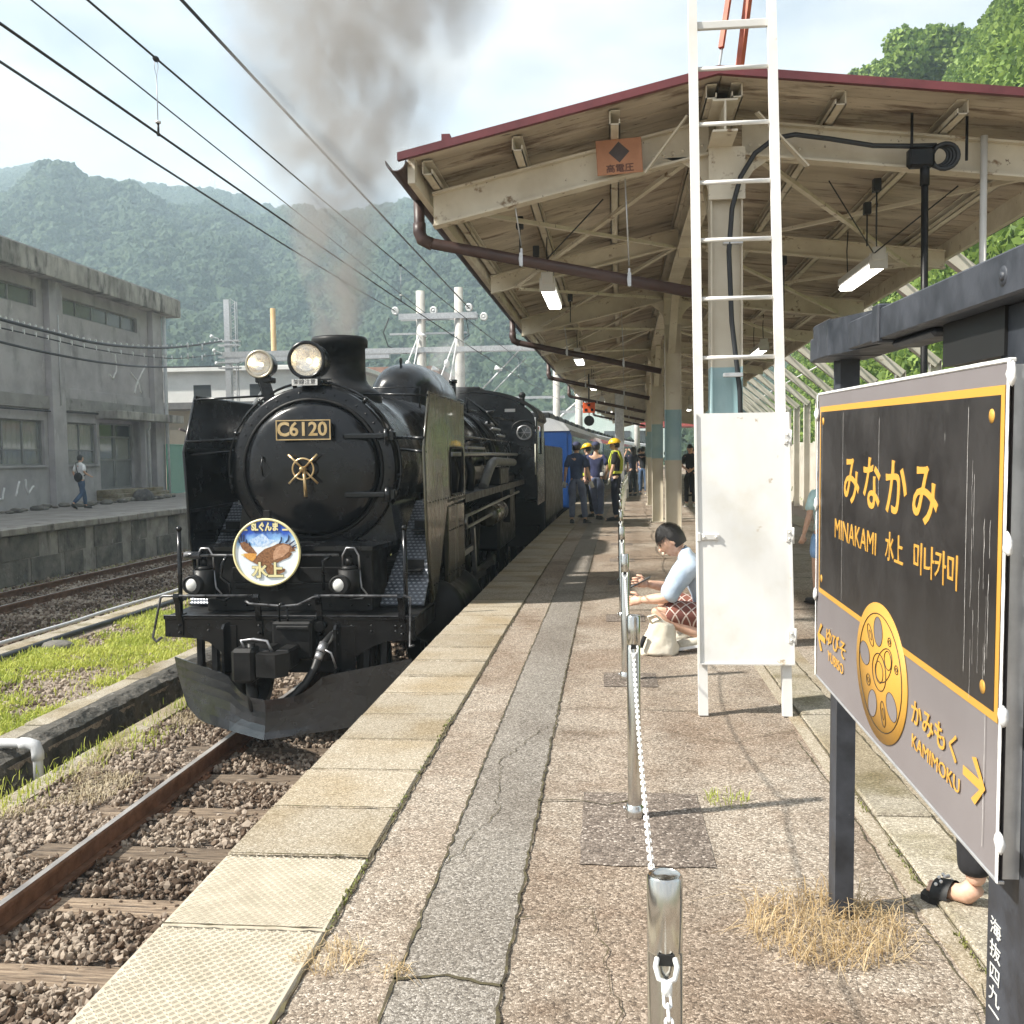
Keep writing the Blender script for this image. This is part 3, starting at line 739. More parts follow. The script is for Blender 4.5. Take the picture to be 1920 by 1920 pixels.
weeds('dry_grass_tuft', (-.60, 2.66, 0), 50, .045, .035, M_['dry'], label='tiny dry grass tuft at the edge of the grey asphalt strip', cat='grass', kind='thing')
weeds('green_grass_tuft', (.50, 4.12, 0), 70, .10, .04, M_['grass'], label='small green grass tuft in the platform crack near the second bollard', cat='grass', kind='thing')
P = np.concatenate([np.stack([1.037 + rng.normal(0, .006, 500), rng.uniform(1.6, 4.4, 500), np.full(500, .0)], -1), np.stack([-.862 + rng.normal(0, .006, 500), rng.uniform(1.6, 5.4, 500), np.zeros(500)], -1)])
P = P[hnoise(P[:, 0], P[:, 1], 3, 2) > .05]
blades('moss', P, np.full(len(P), .018), mat('moss_green', (.10, .13, .03), (.22, .22, .06), 8, .9), 1.0, .003, kind='stuff')
# ================================================================ steam locomotive (local: x right, y rearwards, z above rail)
LX, LY = -2.95 + bend(8.75), 8.75
loco = empty('steam_locomotive', (LX, LY, ZR), -0.0125, label='black steam locomotive facing the camera with round headmark and smoking chimney', cat='locomotive')
BK, BK2 = M_['black'], M_['black2']
def fy(x, y, z, rot=0.0):      # text/flat art facing -y
    return Matrix.Translation((x, y, z)) @ Matrix(((1, 0, 0, 0), (0, 0, -1, 0), (0, 1, 0, 0), (0, 0, 0, 1))) @ Matrix.Rotation(rot, 4, 'Z')
def P(name, mb, m=None, par=None, **k):
    return mb.build(name, m or BK, par or loco, **k)
CZ = 2.42
# boiler, smokebox, door
b = MB()
b.lathe((0, 0, CZ), (0, 1, 0), [(.86, .70), (.86, .80), (.875, .818), (.90, .82), (.98, .82), (.985, .835), (1.03, .835), (1.035, .82), (2.75, .82), (2.76, .835), (2.84, .835), (2.85, .82)], 64)
P('smokebox', b)
b = MB(); b.lathe((0, 0, CZ), (0, 1, 0), [(2.85, .80), (2.86, .86), (4.6, .875), (4.61, .89), (4.67, .89), (4.68, .88), (6.6, .90), (6.61, .915), (6.67, .915), (6.68, .905), (8.6, .93), (8.61, .945), (8.67, .945), (8.68, .93), (10.7, .95)], 56)
P('boiler', b)
b = MB(); b.box(-.98, .98, 8.0, 10.6, .9, 2.2, .05); P('firebox', b, BK2)
prof = [(.86, .665), (.83, .66), (.805, .645)] + [(.80 - .085 * math.cos(t) + .0, .64 * math.sin(t)) for t in [R(a) for a in (85, 72, 60, 48, 36, 24, 12, 1)]]
b = MB(); b.lathe((0, 0, CZ), (0, 1, 0), prof, 64); door = P('smokebox_door', b)
b = MB(); b.torus((0, .85, CZ), (0, 1, 0), .685, .018, 56, 8); P('door_seal_ring', b, BK2, door)
for z in (2.73, 2.16):
    b = MB(); b.box(.34, .74, .725, .765, z - .028, z + .028, .012); b.cyl((.755, .75, z - .07), (.755, .75, z + .07), .030, 12); b.box(.74, .83, .75, .84, z - .05, z + .05, .01); P('hinge', b, BK, door)
b = MB(); b.tube([(-.455, .79, CZ + .13), (-.455, .72, CZ + .12), (-.46, .70, CZ + .03), (-.455, .72, CZ - .06), (-.455, .79, CZ - .07)], .009, 8); P('grab_handle', b, BK, door)
hx, hy = -.03, .69
b = MB(); b.torus((hx, hy - .05, CZ), (0, 1, 0), .103, .009, 32, 8)
for a in (45, 135, 225, 315):
    b.tube([(hx + .02 * math.cos(R(a)), hy - .05, CZ + .02 * math.sin(R(a))), (hx + .20 * math.cos(R(a)), hy - .05, CZ + .20 * math.sin(R(a)))], [.010, .012], 8)
b.cyl((hx, hy - .09, CZ), (hx, hy + .06, CZ), .026, 14); b.ball((hx, hy - .095, CZ), .024, 12, 8)
b.tube([(hx + .015, hy - .075, CZ), (hx + .03, hy - .08, CZ - .27)], [.013, .019], 8)
P('door_handwheel', b, M_['gold'], door)
b = MB(); b.cyl((hx, hy - .01, CZ), (hx, hy + .06, CZ), .085, 24); P('wheel_boss', b, BK, door)
# number plate
b = MB(); b.box(-.275, .255, .615, .635, 2.70, 2.895, .004); pl = P('number_plate', b, mat('plate_black', (.02, .018, .015), rough=.4), door)
b = MB()
for x0, x1, z0, z1 in ((-.275, .255, 2.70, 2.71), (-.275, .255, 2.885, 2.895), (-.275, -.265, 2.71, 2.885), (.245, .255, 2.71, 2.885)):
    b.box(x0, x1, .605, .616, z0, z1)
b.build('plate_border', M_['gold'], pl)
o = text_mesh('plate_lettering', 'C', .185, fy(-.205, .612, 2.80), M_['gold'], pl, .004, .95, .006, world=False)
o = text_mesh('plate_lettering', '6120', .185, fy(.038, .612, 2.80), M_['gold'], pl, .004, 1.0, .004, world=False)
for x in (-.25, .23):
    b = MB(); b.box(x - .012, x + .012, .63, .78, 2.74, 2.86); b.build('plate_bracket', BK2, pl)
# curved handrail round the smokebox front
b = MB(); b.tube([(.86 * math.cos(R(a)), .90, CZ + .86 * math.sin(R(a))) for a in range(-18, 199, 6)], .013, 8)
for a in (-5, 25, 52, 78, 102, 128, 155, 185):
    b.cyl((.82 * math.cos(R(a)), .90, CZ + .82 * math.sin(R(a))), (.88 * math.cos(R(a)), .90, CZ + .88 * math.sin(R(a))), .022, 8)
P('smokebox_handrail', b)
b = MB()
for a in range(0, 360, 9):
    b.ball((.755 * math.cos(R(a)), .862, CZ + .755 * math.sin(R(a))), .014, 6, 4)
P('rivets', b, BK, kind='stuff')
b = MB()
for yb in (1.0, 2.78, 2.82):
    for a in range(0, 360, 8): b.ball((.832 * math.cos(R(a)), yb, CZ + .832 * math.sin(R(a))), .012, 6, 4)
P('smokebox_rivets', b, BK, kind='stuff')
b = MB()
for s in (-1, 1):
    for i in range(16): b.ball((s * 1.162, .62 + .15 * i, 1.25 + .0 * i), .009, 5, 3); b.ball((s * 1.162, .62 + .15 * i, 2.08), .009, 5, 3)
    for i in range(8): b.ball((s * 1.162, 1.9 + .12 * i, 1.72), .011, 5, 3)
P('deflector_rivets', b, BK, kind='stuff')
# chimney
b = MB(); b.lathe((0, 1.92, 0), (0, 0, 1), [(3.12, .44), (3.22, .43), (3.27, .36), (3.32, .30), (3.37, .275), (3.45, .268), (3.72, .268), (3.725, .295), (3.80, .298), (3.83, .285), (3.83, .20), (3.5, .19)], 48)
ch = P('chimney', b, BK2)
# dome
b = MB(); vs = []; fs = []
nx, ny = 25, 15
for i in range(nx):
    t = math.pi * i / (nx - 1)
    for j in range(ny):
        ph = math.pi * j / (ny - 1)
        e = .52
        c1 = math.copysign(abs(math.cos(t)) ** e, math.cos(t)); s1 = abs(math.sin(t)) ** e
        c2 = math.copysign(abs(math.cos(ph)) ** .8, math.cos(ph)); s2 = abs(math.sin(ph)) ** .8
        vs.append((.50 * s1 ** .75 * c2, 6.1 - 1.50 * c1, 3.02 + .86 * (s1 ** .9) * s2))
for i in range(nx - 1):
    for j in range(ny - 1):
        fs.append((i * ny + j, (i + 1) * ny + j, (i + 1) * ny + j + 1, i * ny + j + 1))
b.add(vs, fs, True); dome = P('steam_dome', b)
for yy_ in (5.0, 7.2):
    b = MB(); b.torus((0, yy_, 3.86), (1, 0, 0), .045, .012, 16, 6); P('lifting_eye', b, BK, dome)
b = MB(); b.tube([(-.47, 3.9, 3.12), (-.47, 3.9, 3.42), (.47, 3.9, 3.42), (.47, 3.9, 3.12)], .012, 6); P('dome_rail', b)
# front buffer beam with curved underside
prof = [(-1.15, 1.07), (-1.15, .89), (-.86, .875), (-.74, .84), (-.62, .74), (-.50, .68), (.50, .68), (.62, .72), (.78, .82), (.90, .86), (1.15, .87), (1.15, 1.07)]
b = MB(); b.prism_y(prof, 0, .03); b.box(-1.16, 1.16, -.012, .06, 1.05, 1.085, .006); P('buffer_beam', b)
b = MB()
for x in (-.98, -.74, -.58, .58, .76, .98):
    for z in (.95, 1.0): b.ball((x, -.004, z), .014, 6, 4)
P('rivets', b, BK, kind='stuff')
b = MB(); b.add([(-1.15, 0, 1.075), (1.15, 0, 1.075), (1.15, .95, 1.10), (-1.15, .95, 1.10), (-1.15, 0, 1.05), (1.15, 0, 1.05), (1.15, .95, 1.075), (-1.15, .95, 1.075)], [(0, 1, 2, 3), (7, 6, 5, 4), (1, 5, 6, 2), (0, 3, 7, 4)]); P('front_deck', b, BK2)
b = MB(); b.box(-1.162, 1.162, -.014, .012, 1.0855, 1.092, .002); P('deck_edge_highlight', b, M_['railblk'])  # added pale strip standing for the highlight on the beam's top edge
# side lower valance behind the beam and frame
b = MB(); b.box(-1.15, -1.12, .03, 1.0, .90, 1.05); b.box(1.12, 1.15, .03, 1.0, .90, 1.05); b.box(-.48, .48, .05, 10, .55, 1.02, .02); P('frame', b, BK2)
for x, w in ((-.575, .06), (.45, .06)):
    b = MB(); b.prism_x([(-.06, 1.02), (-.10, .98), (-.10, .56), (.0, .50), (.03, .50), (.03, 1.02)], x - .012, x + .012)
    b.box(x, x + .16 if x > 0 else x + .10, -.014, .004, .56, 1.0, .004); P('guard_bracket', b)
for x in (-.86, -.72, .70, .86):
    b = MB(); b.beam((x, .1, .88), (x * .98, .06, .42), .05, .07); P('plow_stay', b, BK2)
# snow plough: V plan, concave plate with a cut-out for the coupler
def plow_z(x):
    a = abs(x)
    if a < .20: return .47
    if a < .42: return .47 + (.62 - .47) * ((a - .20) / .22) ** 1.6
    return .62 + (a - .42) * .10
n = 33; m_ = 7; vs = []
for th in (0, 1):
    for i in range(n):
        x = -1.10 + 2.20 * i / (n - 1); zt = plow_z(x); zb = .14 + (.10 * max(0, (abs(x) - .78) / .32) ** 1.5)
        for j in range(m_):
            t = j / (m_ - 1); z = zb + (zt - zb) * t
            yy = -.70 + .66 * abs(x) + .20 * t - .16 * t * t + th * .014 + .10 * (1 - t) ** 2 * 0 
            wfac = 1 - .14 * (1 - t) ** 2 * max(0, abs(x) - .3)
            vs.append((x * wfac, yy, z))
fs = []
for th in (0, 1):
    for i in range(n - 1):
        for j in range(m_ - 1):
            o = th * n * m_
            fs.append((o + i * m_ + j, o + (i + 1) * m_ + j, o + (i + 1) * m_ + j + 1, o + i * m_ + j + 1))
for i in range(n - 1):
    for j in (0, m_ - 1):
        fs.append((i * m_ + j, (i + 1) * m_ + j, n * m_ + (i + 1) * m_ + j, n * m_ + i * m_ + j))
for i in (0, n - 1):
    for j in range(m_ - 1):
        fs.append((i * m_ + j, i * m_ + j + 1, n * m_ + i * m_ + j + 1, n * m_ + i * m_ + j))
b = MB(); b.add(vs, fs, False); P('snow_plow', b, mat('plow_paint', (.008, .009, .011), (.024, .026, .030), 3, .14, .30, coat=.3, wear=[((.04, .042, .046), 3, .52, .75)], bump=.06, bscale=5))
# uncoupling bars
for nm, pts in (('handrail', [(-1.14, -.09, .90), (-1.19, -.10, .86), (-1.22, -.10, .90), (-1.145, -.08, 1.265), (-1.12, -.08, 1.28), (-.30, -.08, 1.285)]),
                ('handrail', [(-.34, -.13, 1.245), (-.30, -.14, 1.22), (0, -.15, 1.20), (.14, -.14, 1.21), (.26, -.10, 1.27), (.32, -.08, 1.285), (1.08, -.08, 1.285), (1.13, -.08, 1.27), (1.12, -.09, .83), (1.16, -.13, .85)])):
    b = MB(); b.tube(pts, .0125, 8); P(nm, b, M_['railblk'])
b = MB(); b.tube([(.02, -.14, 1.21), (.0, -.17, 1.23), (-.03, -.16, 1.20), (-.03, -.12, .98)], .011, 6); b.tube([(.04, -.14, 1.2), (.04, -.12, .98)], .009, 6); P('coupler_lever', b)
for x in (-1.0, -.26, .30, 1.04):
    b = MB(); b.prism_x([(-.02, .90), (-.022, 1.04), (-.05, 1.10), (-.06, 1.20), (-.10, 1.27), (-.09, 1.30), (-.06, 1.30), (-.03, 1.20), (-.008, 1.12), (-.002, .90)], x - .025, x + .025)
    b.ball((x, -.03, .93), .016, 6, 4); b.ball((x, -.03, 1.0), .016, 6, 4); P('rail_bracket', b)
# coupler
b = MB()
b.box(-.10, .26, -.16, .0, .72, 1.06, .02); b.box(-.26, .02, -.50, -.20, .64, .88, .035); b.box(-.30, -.10, -.62, -.40, .60, .90, .03)
b.box(.02, .16, -.46, -.16, .68, .86, .02); b.cyl((-.16, -.50, .56), (-.16, -.50, .93), .035, 12); b.prism_z([(-.08, -.62), (.10, -.66), (.18, -.56), (.14, -.46), (.0, -.48), (-.08, -.52)], .66, .86)
P('coupler', b, BK2)
b = MB(); b.tube([(-.20, -.55, .90), (-.24, -.52, .955), (-.14, -.50, .965), (-.02, -.50, .95), (.03, -.52, .86)], .014, 6); P('coupler_loop', b, M_['steel'])
b = MB(); b.box(-.05, .25, -.20, -.17, .99, 1.03, .01)
for x in (-.14, .30): b.cyl((x, -.07, 1.0), (x, .0, 1.0), .045, 12)
P('draft_gear', b, BK2)
b = MB(); hp = [(.42, -.06, .93), (.38, -.18, .87), (.36, -.24, .80), (.33, -.30, .68), (.26, -.36, .55), (.16, -.42, .44), (.05, -.46, .38), (-.03, -.48, .37)]
b.tube(hp, .034, 12); hose = P('air_hose', b, M_['rubber'])
b = MB(); b.tube([hp[1], hp[2]], .042, 10); b.tube([hp[2], (.345, -.27, .74)], .037, 10); b.tube([(.44, -.03, .95), (.38, -.2, .85)], .03, 8); b.tube([(.36, -.22, .84), (.46, -.25, .80), (.50, -.24, .66)], .010, 6); P('hose_fitting', b, M_['steel'], hose)
b = MB(); b.tube([hp[-2], (-.09, -.49, .38)], .045, 10); P('hose_fitting', b, M_['steel'], hose)
b = MB(); b.tube([(-.18, -.5, .60), (-.16, -.5, .47), (-.14, -.5, .34)], [.035, .05, .045], 10); P('drain_tube', b, BK2)
# front box under the smokebox, with panels
b = MB(); b.box(-.88, .70, .32, .92, 1.08, 1.66, .01); fb = P('front_casing', b, BK2)
b = MB(); b.prism_z([(-.92, .26), (.72, .26), (.80, .90), (-.90, .90)], 1.66, 1.70); P('step_board', b, BK, fb)
for x0, x1, z0, z1 in ((-.62, -.1, 1.36, 1.50), (.02, .46, 1.36, 1.50), (-.60, .5, 1.30, 1.345)):
    b = MB(); b.box(x0, x1, .300, .322, z0, z1, .004); P('casing_panel', b, BK2, fb)
b = MB()
for x in (-.70, -.5, -.3, 0.1, .3, .5, .66):
    for z in (1.14, 1.60): b.ball((x, .316, z), .012, 6, 4)
P('rivets', b, BK, fb, kind='stuff')
b = MB(); b.tube([(-1.0, .20, 1.625), (.42, .20, 1.625)], .013, 8)
b.tube([(-1.03, .20, 1.625), (-.88, .20, 1.625)], .035, 8); P('casing_handrail', b, M_['railblk'])
b = MB(); b.tube([(-.62, .18, 1.62), (-.66, .17, 1.56), (-.68, .16, 1.42), (-.60, .17, 1.36), (-.60, .19, 1.24), (-.66, .2, 1.2), (-.74, .2, 1.22)], .015, 8); P('lamp_cable', b)
b = MB(); b.tube([(.35, .20, 1.62), (.28, .17, 1.57), (.28, .18, 1.30)], .015, 8); P('lamp_cable', b)
# saddle below smokebox
b = MB(); b.prism_y([(-.80, 1.70), (.80, 1.70), (.74, 2.1), (.62, 2.35), (-.62, 2.35), (-.74, 2.1)], .93, 2.2); P('smokebox_saddle', b)
# chequer plates climbing beside the smokebox, with foot steps
chk_m = mat('chequer_plate_steel', (.07, .08, .095), (.12, .13, .15), 4, .35, .5, metal=.35, bump=.0)
M_['tread'] = mat('worn_tread_steel', (.24, .26, .29), (.34, .36, .39), 9, .3, .45, metal=.3)
for s in (-1, 1):
    A = Vector((s * .99, .50, 1.12)); B = Vector((s * .99, 1.70, 2.06))
    b = MB(); w0, w1 = .155, .155
    xo = s * 1.135; xi0 = .72 if s > 0 else -.89; xi1 = s * .84
    b.add([(xi0, .50, 1.12), (xo, .50, 1.12), (xo, 1.70, 2.06), (xi1, 1.70, 2.06), (xi0, .52, 1.10), (xo, .52, 1.10), (xo, 1.72, 2.04), (xi1, 1.72, 2.04)], [(0, 1, 2, 3), (7, 6, 5, 4), (0, 3, 7, 4), (1, 5, 6, 2), (0, 4, 5, 1), (3, 2, 6, 7)])
    cp = P('chequer_plate', b, chk_m)
    # diamond relief
    d = (B - A); Ln = d.length; d.normalize(); nn = Vector((0, -d.z, d.y)); vs = []; fs = []
    for j in range(34):
        for i in range(8):
            t = (j + .5) / 34; x_in = xi0 + (xi1 - xi0) * t
            c = Vector((x_in + (xo - x_in) * (i + .5 + (.25 if j % 2 else -.25)) / 8, A.y, A.z)) + d * (Ln * t)
            ax = Vector((.020, 0, 0)); ay = d * .013; k = len(vs)
            vs += [c - ax + nn * .001, c - ay + nn * .001, c + ax + nn * .001, c + ay + nn * .001, c - ax * .35 + nn * .006, c + ax * .35 + nn * .006]
            fs += [(k, k + 1, k + 5, k + 4), (k + 1, k + 2, k + 5), (k + 2, k + 3, k + 4, k + 5), (k + 3, k, k + 4)]
    MB().add(vs, fs).build('tread_relief', M_['tread'], cp, kind='stuff')
    for tz in (.32, .70):
        q = A.lerp(B, tz); b = MB(); b.box(q.x - .10, q.x + .08, q.y - .16, q.y + .02, q.z - .012, q.z + .008, .004); b.box(q.x - .10, q.x + .08, q.y + .0, q.y + .012, q.z - .0, q.z + .09, .002); P('foot_step', b, BK2)
    q = A.lerp(B, .97); b = MB(); b.box(q.x - .07, q.x + .07, q.y - .03, q.y - .02, q.z + .0, q.z + .045); lp = P('notice_plate', b, M_['lampbox'])
    text_mesh('plate_lettering', '架線注意', .036, fy(q.x, q.y - .031, q.z + .022), BK2, lp, .0005, 1.0, 0, world=False)
    b = MB(); b.cyl((s * 1.05, .12, 1.07), (s * 1.045, .12, 1.86), .020, 10); b.ball((s * 1.045, .12, 1.88), .028, 10, 6); b.box(s * 1.05 - .04, s * 1.05 + .04, .08, .16, 1.075, 1.09); P('marker_post', b)
# smoke deflectors
for s in (-1, 1):
    xo = s * 1.155
    out_ = [(.78, 1.10), (.62, 1.75), (.53, 2.60), (.83, 3.15), (3.0, 3.15), (3.02, 2.02), (1.75, 1.99), (1.05, 1.10)]
    hole = [(1.95, 2.16), (1.95, 2.56), (2.02, 2.62), (2.80, 2.62), (2.86, 2.56), (2.86, 2.16), (2.80, 2.10), (2.02, 2.10)]
    bm = bmesh.new()
    def ring(pts, x): return [bm.verts.new((x, p[0], p[1])) for p in pts]
    faces = []
    for x in (xo - .005, xo + .005):
        o1 = ring(out_, x); h1 = ring(hole, x); faces.append((o1, h1))
        ed = [bm.edges.new((o1[i], o1[(i + 1) % len(o1)])) for i in range(len(o1))] + [bm.edges.new((h1[i], h1[(i + 1) % len(h1)])) for i in range(len(h1))]
        bmesh.ops.triangle_fill(bm, use_beauty=True, edges=ed)
    for a_, b_ in ((faces[0][0], faces[1][0]), (faces[0][1], faces[1][1])):
        for i in range(len(a_)): bm.faces.new((a_[i], a_[(i + 1) % len(a_)], b_[(i + 1) % len(a_)], b_[i]))
    bmesh.ops.recalc_face_normals(bm, faces=bm.faces)
    me = bpy.data.meshes.new('smoke_deflector'); bm.to_mesh(me); bm.free(); me.materials.append(M_['olive'] if s > 0 else BK)
    df = link(bpy.data.objects.new('smoke_deflector', me), loco)
    b = MB(); b.tube([(xo, p[0], p[1]) for p in out_[:5]], .016, 8); P('deflector_edge', b, BK if s < 0 else M_['olive'], df)
    b = MB(); b.tube([(xo + s * .006, p[0], p[1]) for p in hole], .014, 6, closed=True); P('window_frame', b, BK2, df)
    b = MB(); b.beam((xo - s * .01, .56, 2.62), (xo - s * .01, 3.0, 2.62 + .02), .02, .03); b.beam((xo - s * .01, .60, 2.02), (xo - s * .01, 3.0, 2.06), .02, .03); P('deflector_stiffener', b, BK2, df)
    for a_, c_, r_ in (((xo, .80, 3.12), (s * .45, 1.0, 3.16), .011), ((xo, .62, 2.57), (s * .83, .95, 2.60), .014), ((xo, .57, 2.70), (s * .80, 1.0, 2.72), .016)):
        b = MB(); b.cyl(a_, c_, r_, 8); P('deflector_stay', b)
    b = MB(); b.box(s * 1.13 - .03, s * 1.13 + .03, 1.82, 2.92, .88, 1.985, .01); cs = P('cylinder_cover', b, M_['olive'] if s > 0 else BK)
    # running boards
    b = MB(); b.box(s * .86, s * 1.16, 1.75, 10.6, 2.03, 2.06); b.box(s * 1.14, s * 1.165, 3.0, 10.6, 1.97, 2.065); P('running_board', b, BK2)
    # cylinders
    b = MB(); b.lathe((s * 1.02, 0, .88), (0, 1, 0), [(1.55, .0), (1.55, .30), (1.60, .34), (1.66, .34), (1.68, .30), (2.75, .30), (2.77, .34), (2.83, .34), (2.84, 0)], 24); b.lathe((s * .92, 0, 1.42), (0, 1, 0), [(1.5, 0), (1.5, .17), (2.9, .17), (2.9, 0)], 20); P('cylinder', b, BK2)
    # boiler handrail
    b = MB(); b.tube([(s * .99, y, 2.78) for y in (3.0, 5, 7, 9, 10.6)], .016, 8)
    for y in (3.4, 5.4, 7.4, 9.4): b.cyl((s * .80, y, 2.74), (s * 1.0, y, 2.78), .014, 6)
    P('boiler_handrail', b)
    b = MB(); b.tube([(s * 1.0, 3.0, 2.55), (s * 1.02, 10.6, 2.55)], .028, 8); b.tube([(s * .97, 4.4, 2.64), (s * .97, 6.2, 2.64)], .02, 8); P('steam_pipe', b, M_['steel'])
    for y in (3.1, 3.7, 4.5):
        b = MB(); b.tube([(s * .98, y, 2.5), (s * 1.03, y, 2.3), (s * 1.0, y, 2.06)], .055, 8); P('sand_pipe', b, BK2)
    b = MB(); b.tube([(s * 1.08, 5.2, 2.08), (s * 1.10, 5.6, 2.28), (s * 1.10, 6.0, 2.40), (s * 1.08, 6.6, 2.44), (s * 1.05, 9.6, 2.40)], .07, 10); P('injector_pipe', b, mat('lagged_pipe', (.10, .10, .10), (.17, .17, .165), 6, .6))
    b = MB(); b.box(s * .93, s * 1.13, 6.9, 8.1, 2.06, 2.34, .02); P('tool_box', b, BK2)
    b = MB(); b.lathe((s * 1.08, 0, 1.66), (0, 1, 0), [(5.6, 0), (5.6, .15), (5.64, .17), (6.9, .17), (6.94, .15), (6.94, 0)], 20)
    for y in (5.9, 6.6): b.lathe((s * 1.08, 0, 1.66), (0, 1, 0), [(y, .178), (y + .05, .178)], 20)
    P('air_reservoir', b, M_['olive'])
    b = MB(); b.tube([(s * 1.15, 3.1, 1.80), (s * 1.15, 9.5, 1.86)], .022, 8); b.tube([(s * 1.15, 3.1, 1.66), (s * 1.15, 5.6, 1.68)], .022, 8); b.tube([(s * 1.15, 3.1, 1.66), (s * 1.15, 3.05, 1.74), (s * 1.15, 3.1, 1.8)], .022, 8); P('air_pipe', b, M_['steel'])
    b = MB(); b.box(s * 1.05, s * 1.17, 7.9, 8.5, 1.4, 1.95, .01); P('step_frame', b, BK2)
    # wheels
    def wheel(y, r, nsp):
        b = MB(); x = s * .56
        b.lathe((x, y, r), (s, 0, 0), [(-.02, r * .86), (-.02, r + .025), (.01, r + .025), (.015, r), (.12, r - .005), (.125, r * .86)], 36)
        w = P('wheel', b, M_['black2'])
        b = MB(); b.lathe((x, y, r), (s, 0, 0), [(0, r * .17), (.12, r * .17), (.14, r * .12), (.14, .01)], 20)
        for k in range(nsp):
            a = 2 * math.pi * k / nsp
            b.beam((x + s * .06, y + r * .14 * math.cos(a), r + r * .14 * math.sin(a)), (x + s * .06, y + r * .88 * math.cos(a), r + r * .88 * math.sin(a)), .06, .05 * r + .02, up=(1, 0, 0))
        P('spokes', b, BK2, w)
    for y in (.72, 2.95): wheel(y, .43, 10)
    for y in (4.55, 6.45, 8.35): wheel(y, .875, 14)
    wheel(10.1, .43, 10); wheel(11.6, .43, 10)
    b = MB(); b.beam((s * .80, 4.55, .72), (s * .80, 8.35, .72), .05, .12)
    for y in (4.55, 6.45, 8.35): b.cyl((s * .72, y, .72), (s * .85, y, .72), .09, 14)
    P('coupling_rod', b, M_['steel'])
    b = MB(); b.beam((s * .92, 3.5, .88), (s * .92, 6.45, .74), .05, .11); b.box(s * .92 - .05, s * .92 + .05, 3.3, 3.6, .72, 1.04, .01); P('connecting_rod', b, M_['steel'])
    b = MB(); b.beam((s * .98, 3.0, 1.25), (s * .98, 4.9, 1.28), .05, .07); b.beam((s * 1.0, 4.9, .75), (s * 1.0, 4.7, 1.55), .05, .12); b.beam((s * .96, 3.4, .9), (s * .96, 3.5, 1.4), .05, .06); P('valve_gear', b, M_['steel'])
# top fittings ahead of cab
b = MB(); b.box(-.25, .35, 8.0, 8.5, 3.34, 3.50, .02); b.cyl((.2, 8.2, 3.4), (.2, 8.2, 3.78), .05, 10); b.cyl((.2, 8.2, 3.78), (.2, 8.2, 3.84), .07, 10); P('safety_valve', b)
b = MB(); b.tube([(.42, 8.3, 3.25), (.42, 8.3, 3.52), (.70, 8.35, 3.30), (.9, 8.5, 3.05)], .025, 8); b.tube([(.35, 7.9, 3.34), (.62, 9.6, 3.30)], .018, 6); b.tube([(.7, 9.0, 3.1), (.7, 9.0, 3.34)], .03, 6); b.cyl((.62, 9.0, 3.30), (.78, 9.0, 3.30), .04, 8); b.tube([(.75, 8.8, 3.22), (1.05, 9.9, 3.18)], .016, 6); P('turret_valves', b)
for k, y in enumerate((7.6, 7.9)):
    b = MB(); b.tube([(.94 * math.cos(R(a)), y, CZ + .94 * math.sin(R(a))) for a in range(5, 90, 8)], .022, 8); P('copper_pipe', b, BK2)
b = MB()
for i in range(3):
    for j in range(6): b.ball((.95 * math.cos(R(30 + i * 9)), 9.2 + j * .2, CZ + .95 * math.sin(R(30 + i * 9))), .03, 8, 5)
P('washout_plugs', b, M_['steel'], kind='stuff')
# cab
roof = [(-1.42, 3.20)] + [(1.42 * math.sin(R(a)), 3.20 + .58 * math.cos(R(a)) ** 1.0) for a in range(-80, 81, 10)] + [(1.42, 3.20)]
b = MB(); b.prism_y([(-1.38, 1.7)] + [(p[0] * .97, p[1] - .02) for p in roof] + [(1.38, 1.7)], 10.62, 10.66); cabp = P('cab_front', b)
b = MB(); o_ = [(p[0] * 1.03, p[1] + .05) for p in roof]; i_ = [(p[0] * 1.0, p[1]) for p in roof][::-1]
b.prism_y(o_ + i_, 10.45, 12.6); P('cab_roof', b, BK2)
for s in (-1, 1):
    b = MB(); b.box(s * 1.385, s * 1.41, 10.64, 12.5, 1.55, 2.55); b.box(s * 1.385, s * 1.41, 10.64, 10.95, 2.55, 3.25); b.box(s * 1.385, s * 1.41, 11.8, 12.5, 2.55, 3.25); b.box(s * 1.385, s * 1.41, 10.95, 11.8, 3.12, 3.25); P('cab_side', b)
    b = MB(); b.box(s * 1.39, s * 1.40, 10.98, 11.38, 2.57, 3.1); P('cab_window', b, M_['glass'])
    b = MB(); b.torus((s * 1.17, 10.60, 2.97), (0, 1, 0), .135, .018, 24, 6); wf = P('round_window', b, M_['steel'])
    b = MB(); b.lathe((s * 1.17, 10.60, 2.97), (0, 1, 0), [(0, .001), (.005, .13)], 24); P('pane', b, M_['glass'], wf)
    b = MB()
    for a in range(3): b.beam((s * 1.17 - .12 * math.cos(R(a * 60)), 10.59, 2.97 - .12 * math.sin(R(a * 60))), (s * 1.17 + .12 * math.cos(R(a * 60)), 10.59, 2.97 + .12 * math.sin(R(a * 60))), .008, .008)
    P('clear_view_bars', b, M_['steel'], wf)
    b = MB(); b.tube([(s * 1.17 + .22 * math.cos(R(a)), 10.50, 3.03 + .17 * math.sin(R(a))) for a in range(0, 181, 15)], .02, 6); P('window_hood', b, BK2)
    b = MB(); b.tube([(s * 1.38, 10.58, 2.15), (s * 1.38, 10.58, 2.75)], .014, 6); P('cab_grab_rail', b, mat('whitish_rail', (.5, .5, .42), rough=.5))
b = MB(); b.box(.80, 1.0, 10.60, 10.615, 3.38, 3.44); P('notice_plate', b, M_['lampbox'])
b = MB(); b.cyl((1.1, 11.0, 3.5), (1.1, 11.0, 3.72), .05, 8); b.ball((1.1, 11.0, 3.72), .07, 8, 6); P('roof_ventilator', b, BK2)
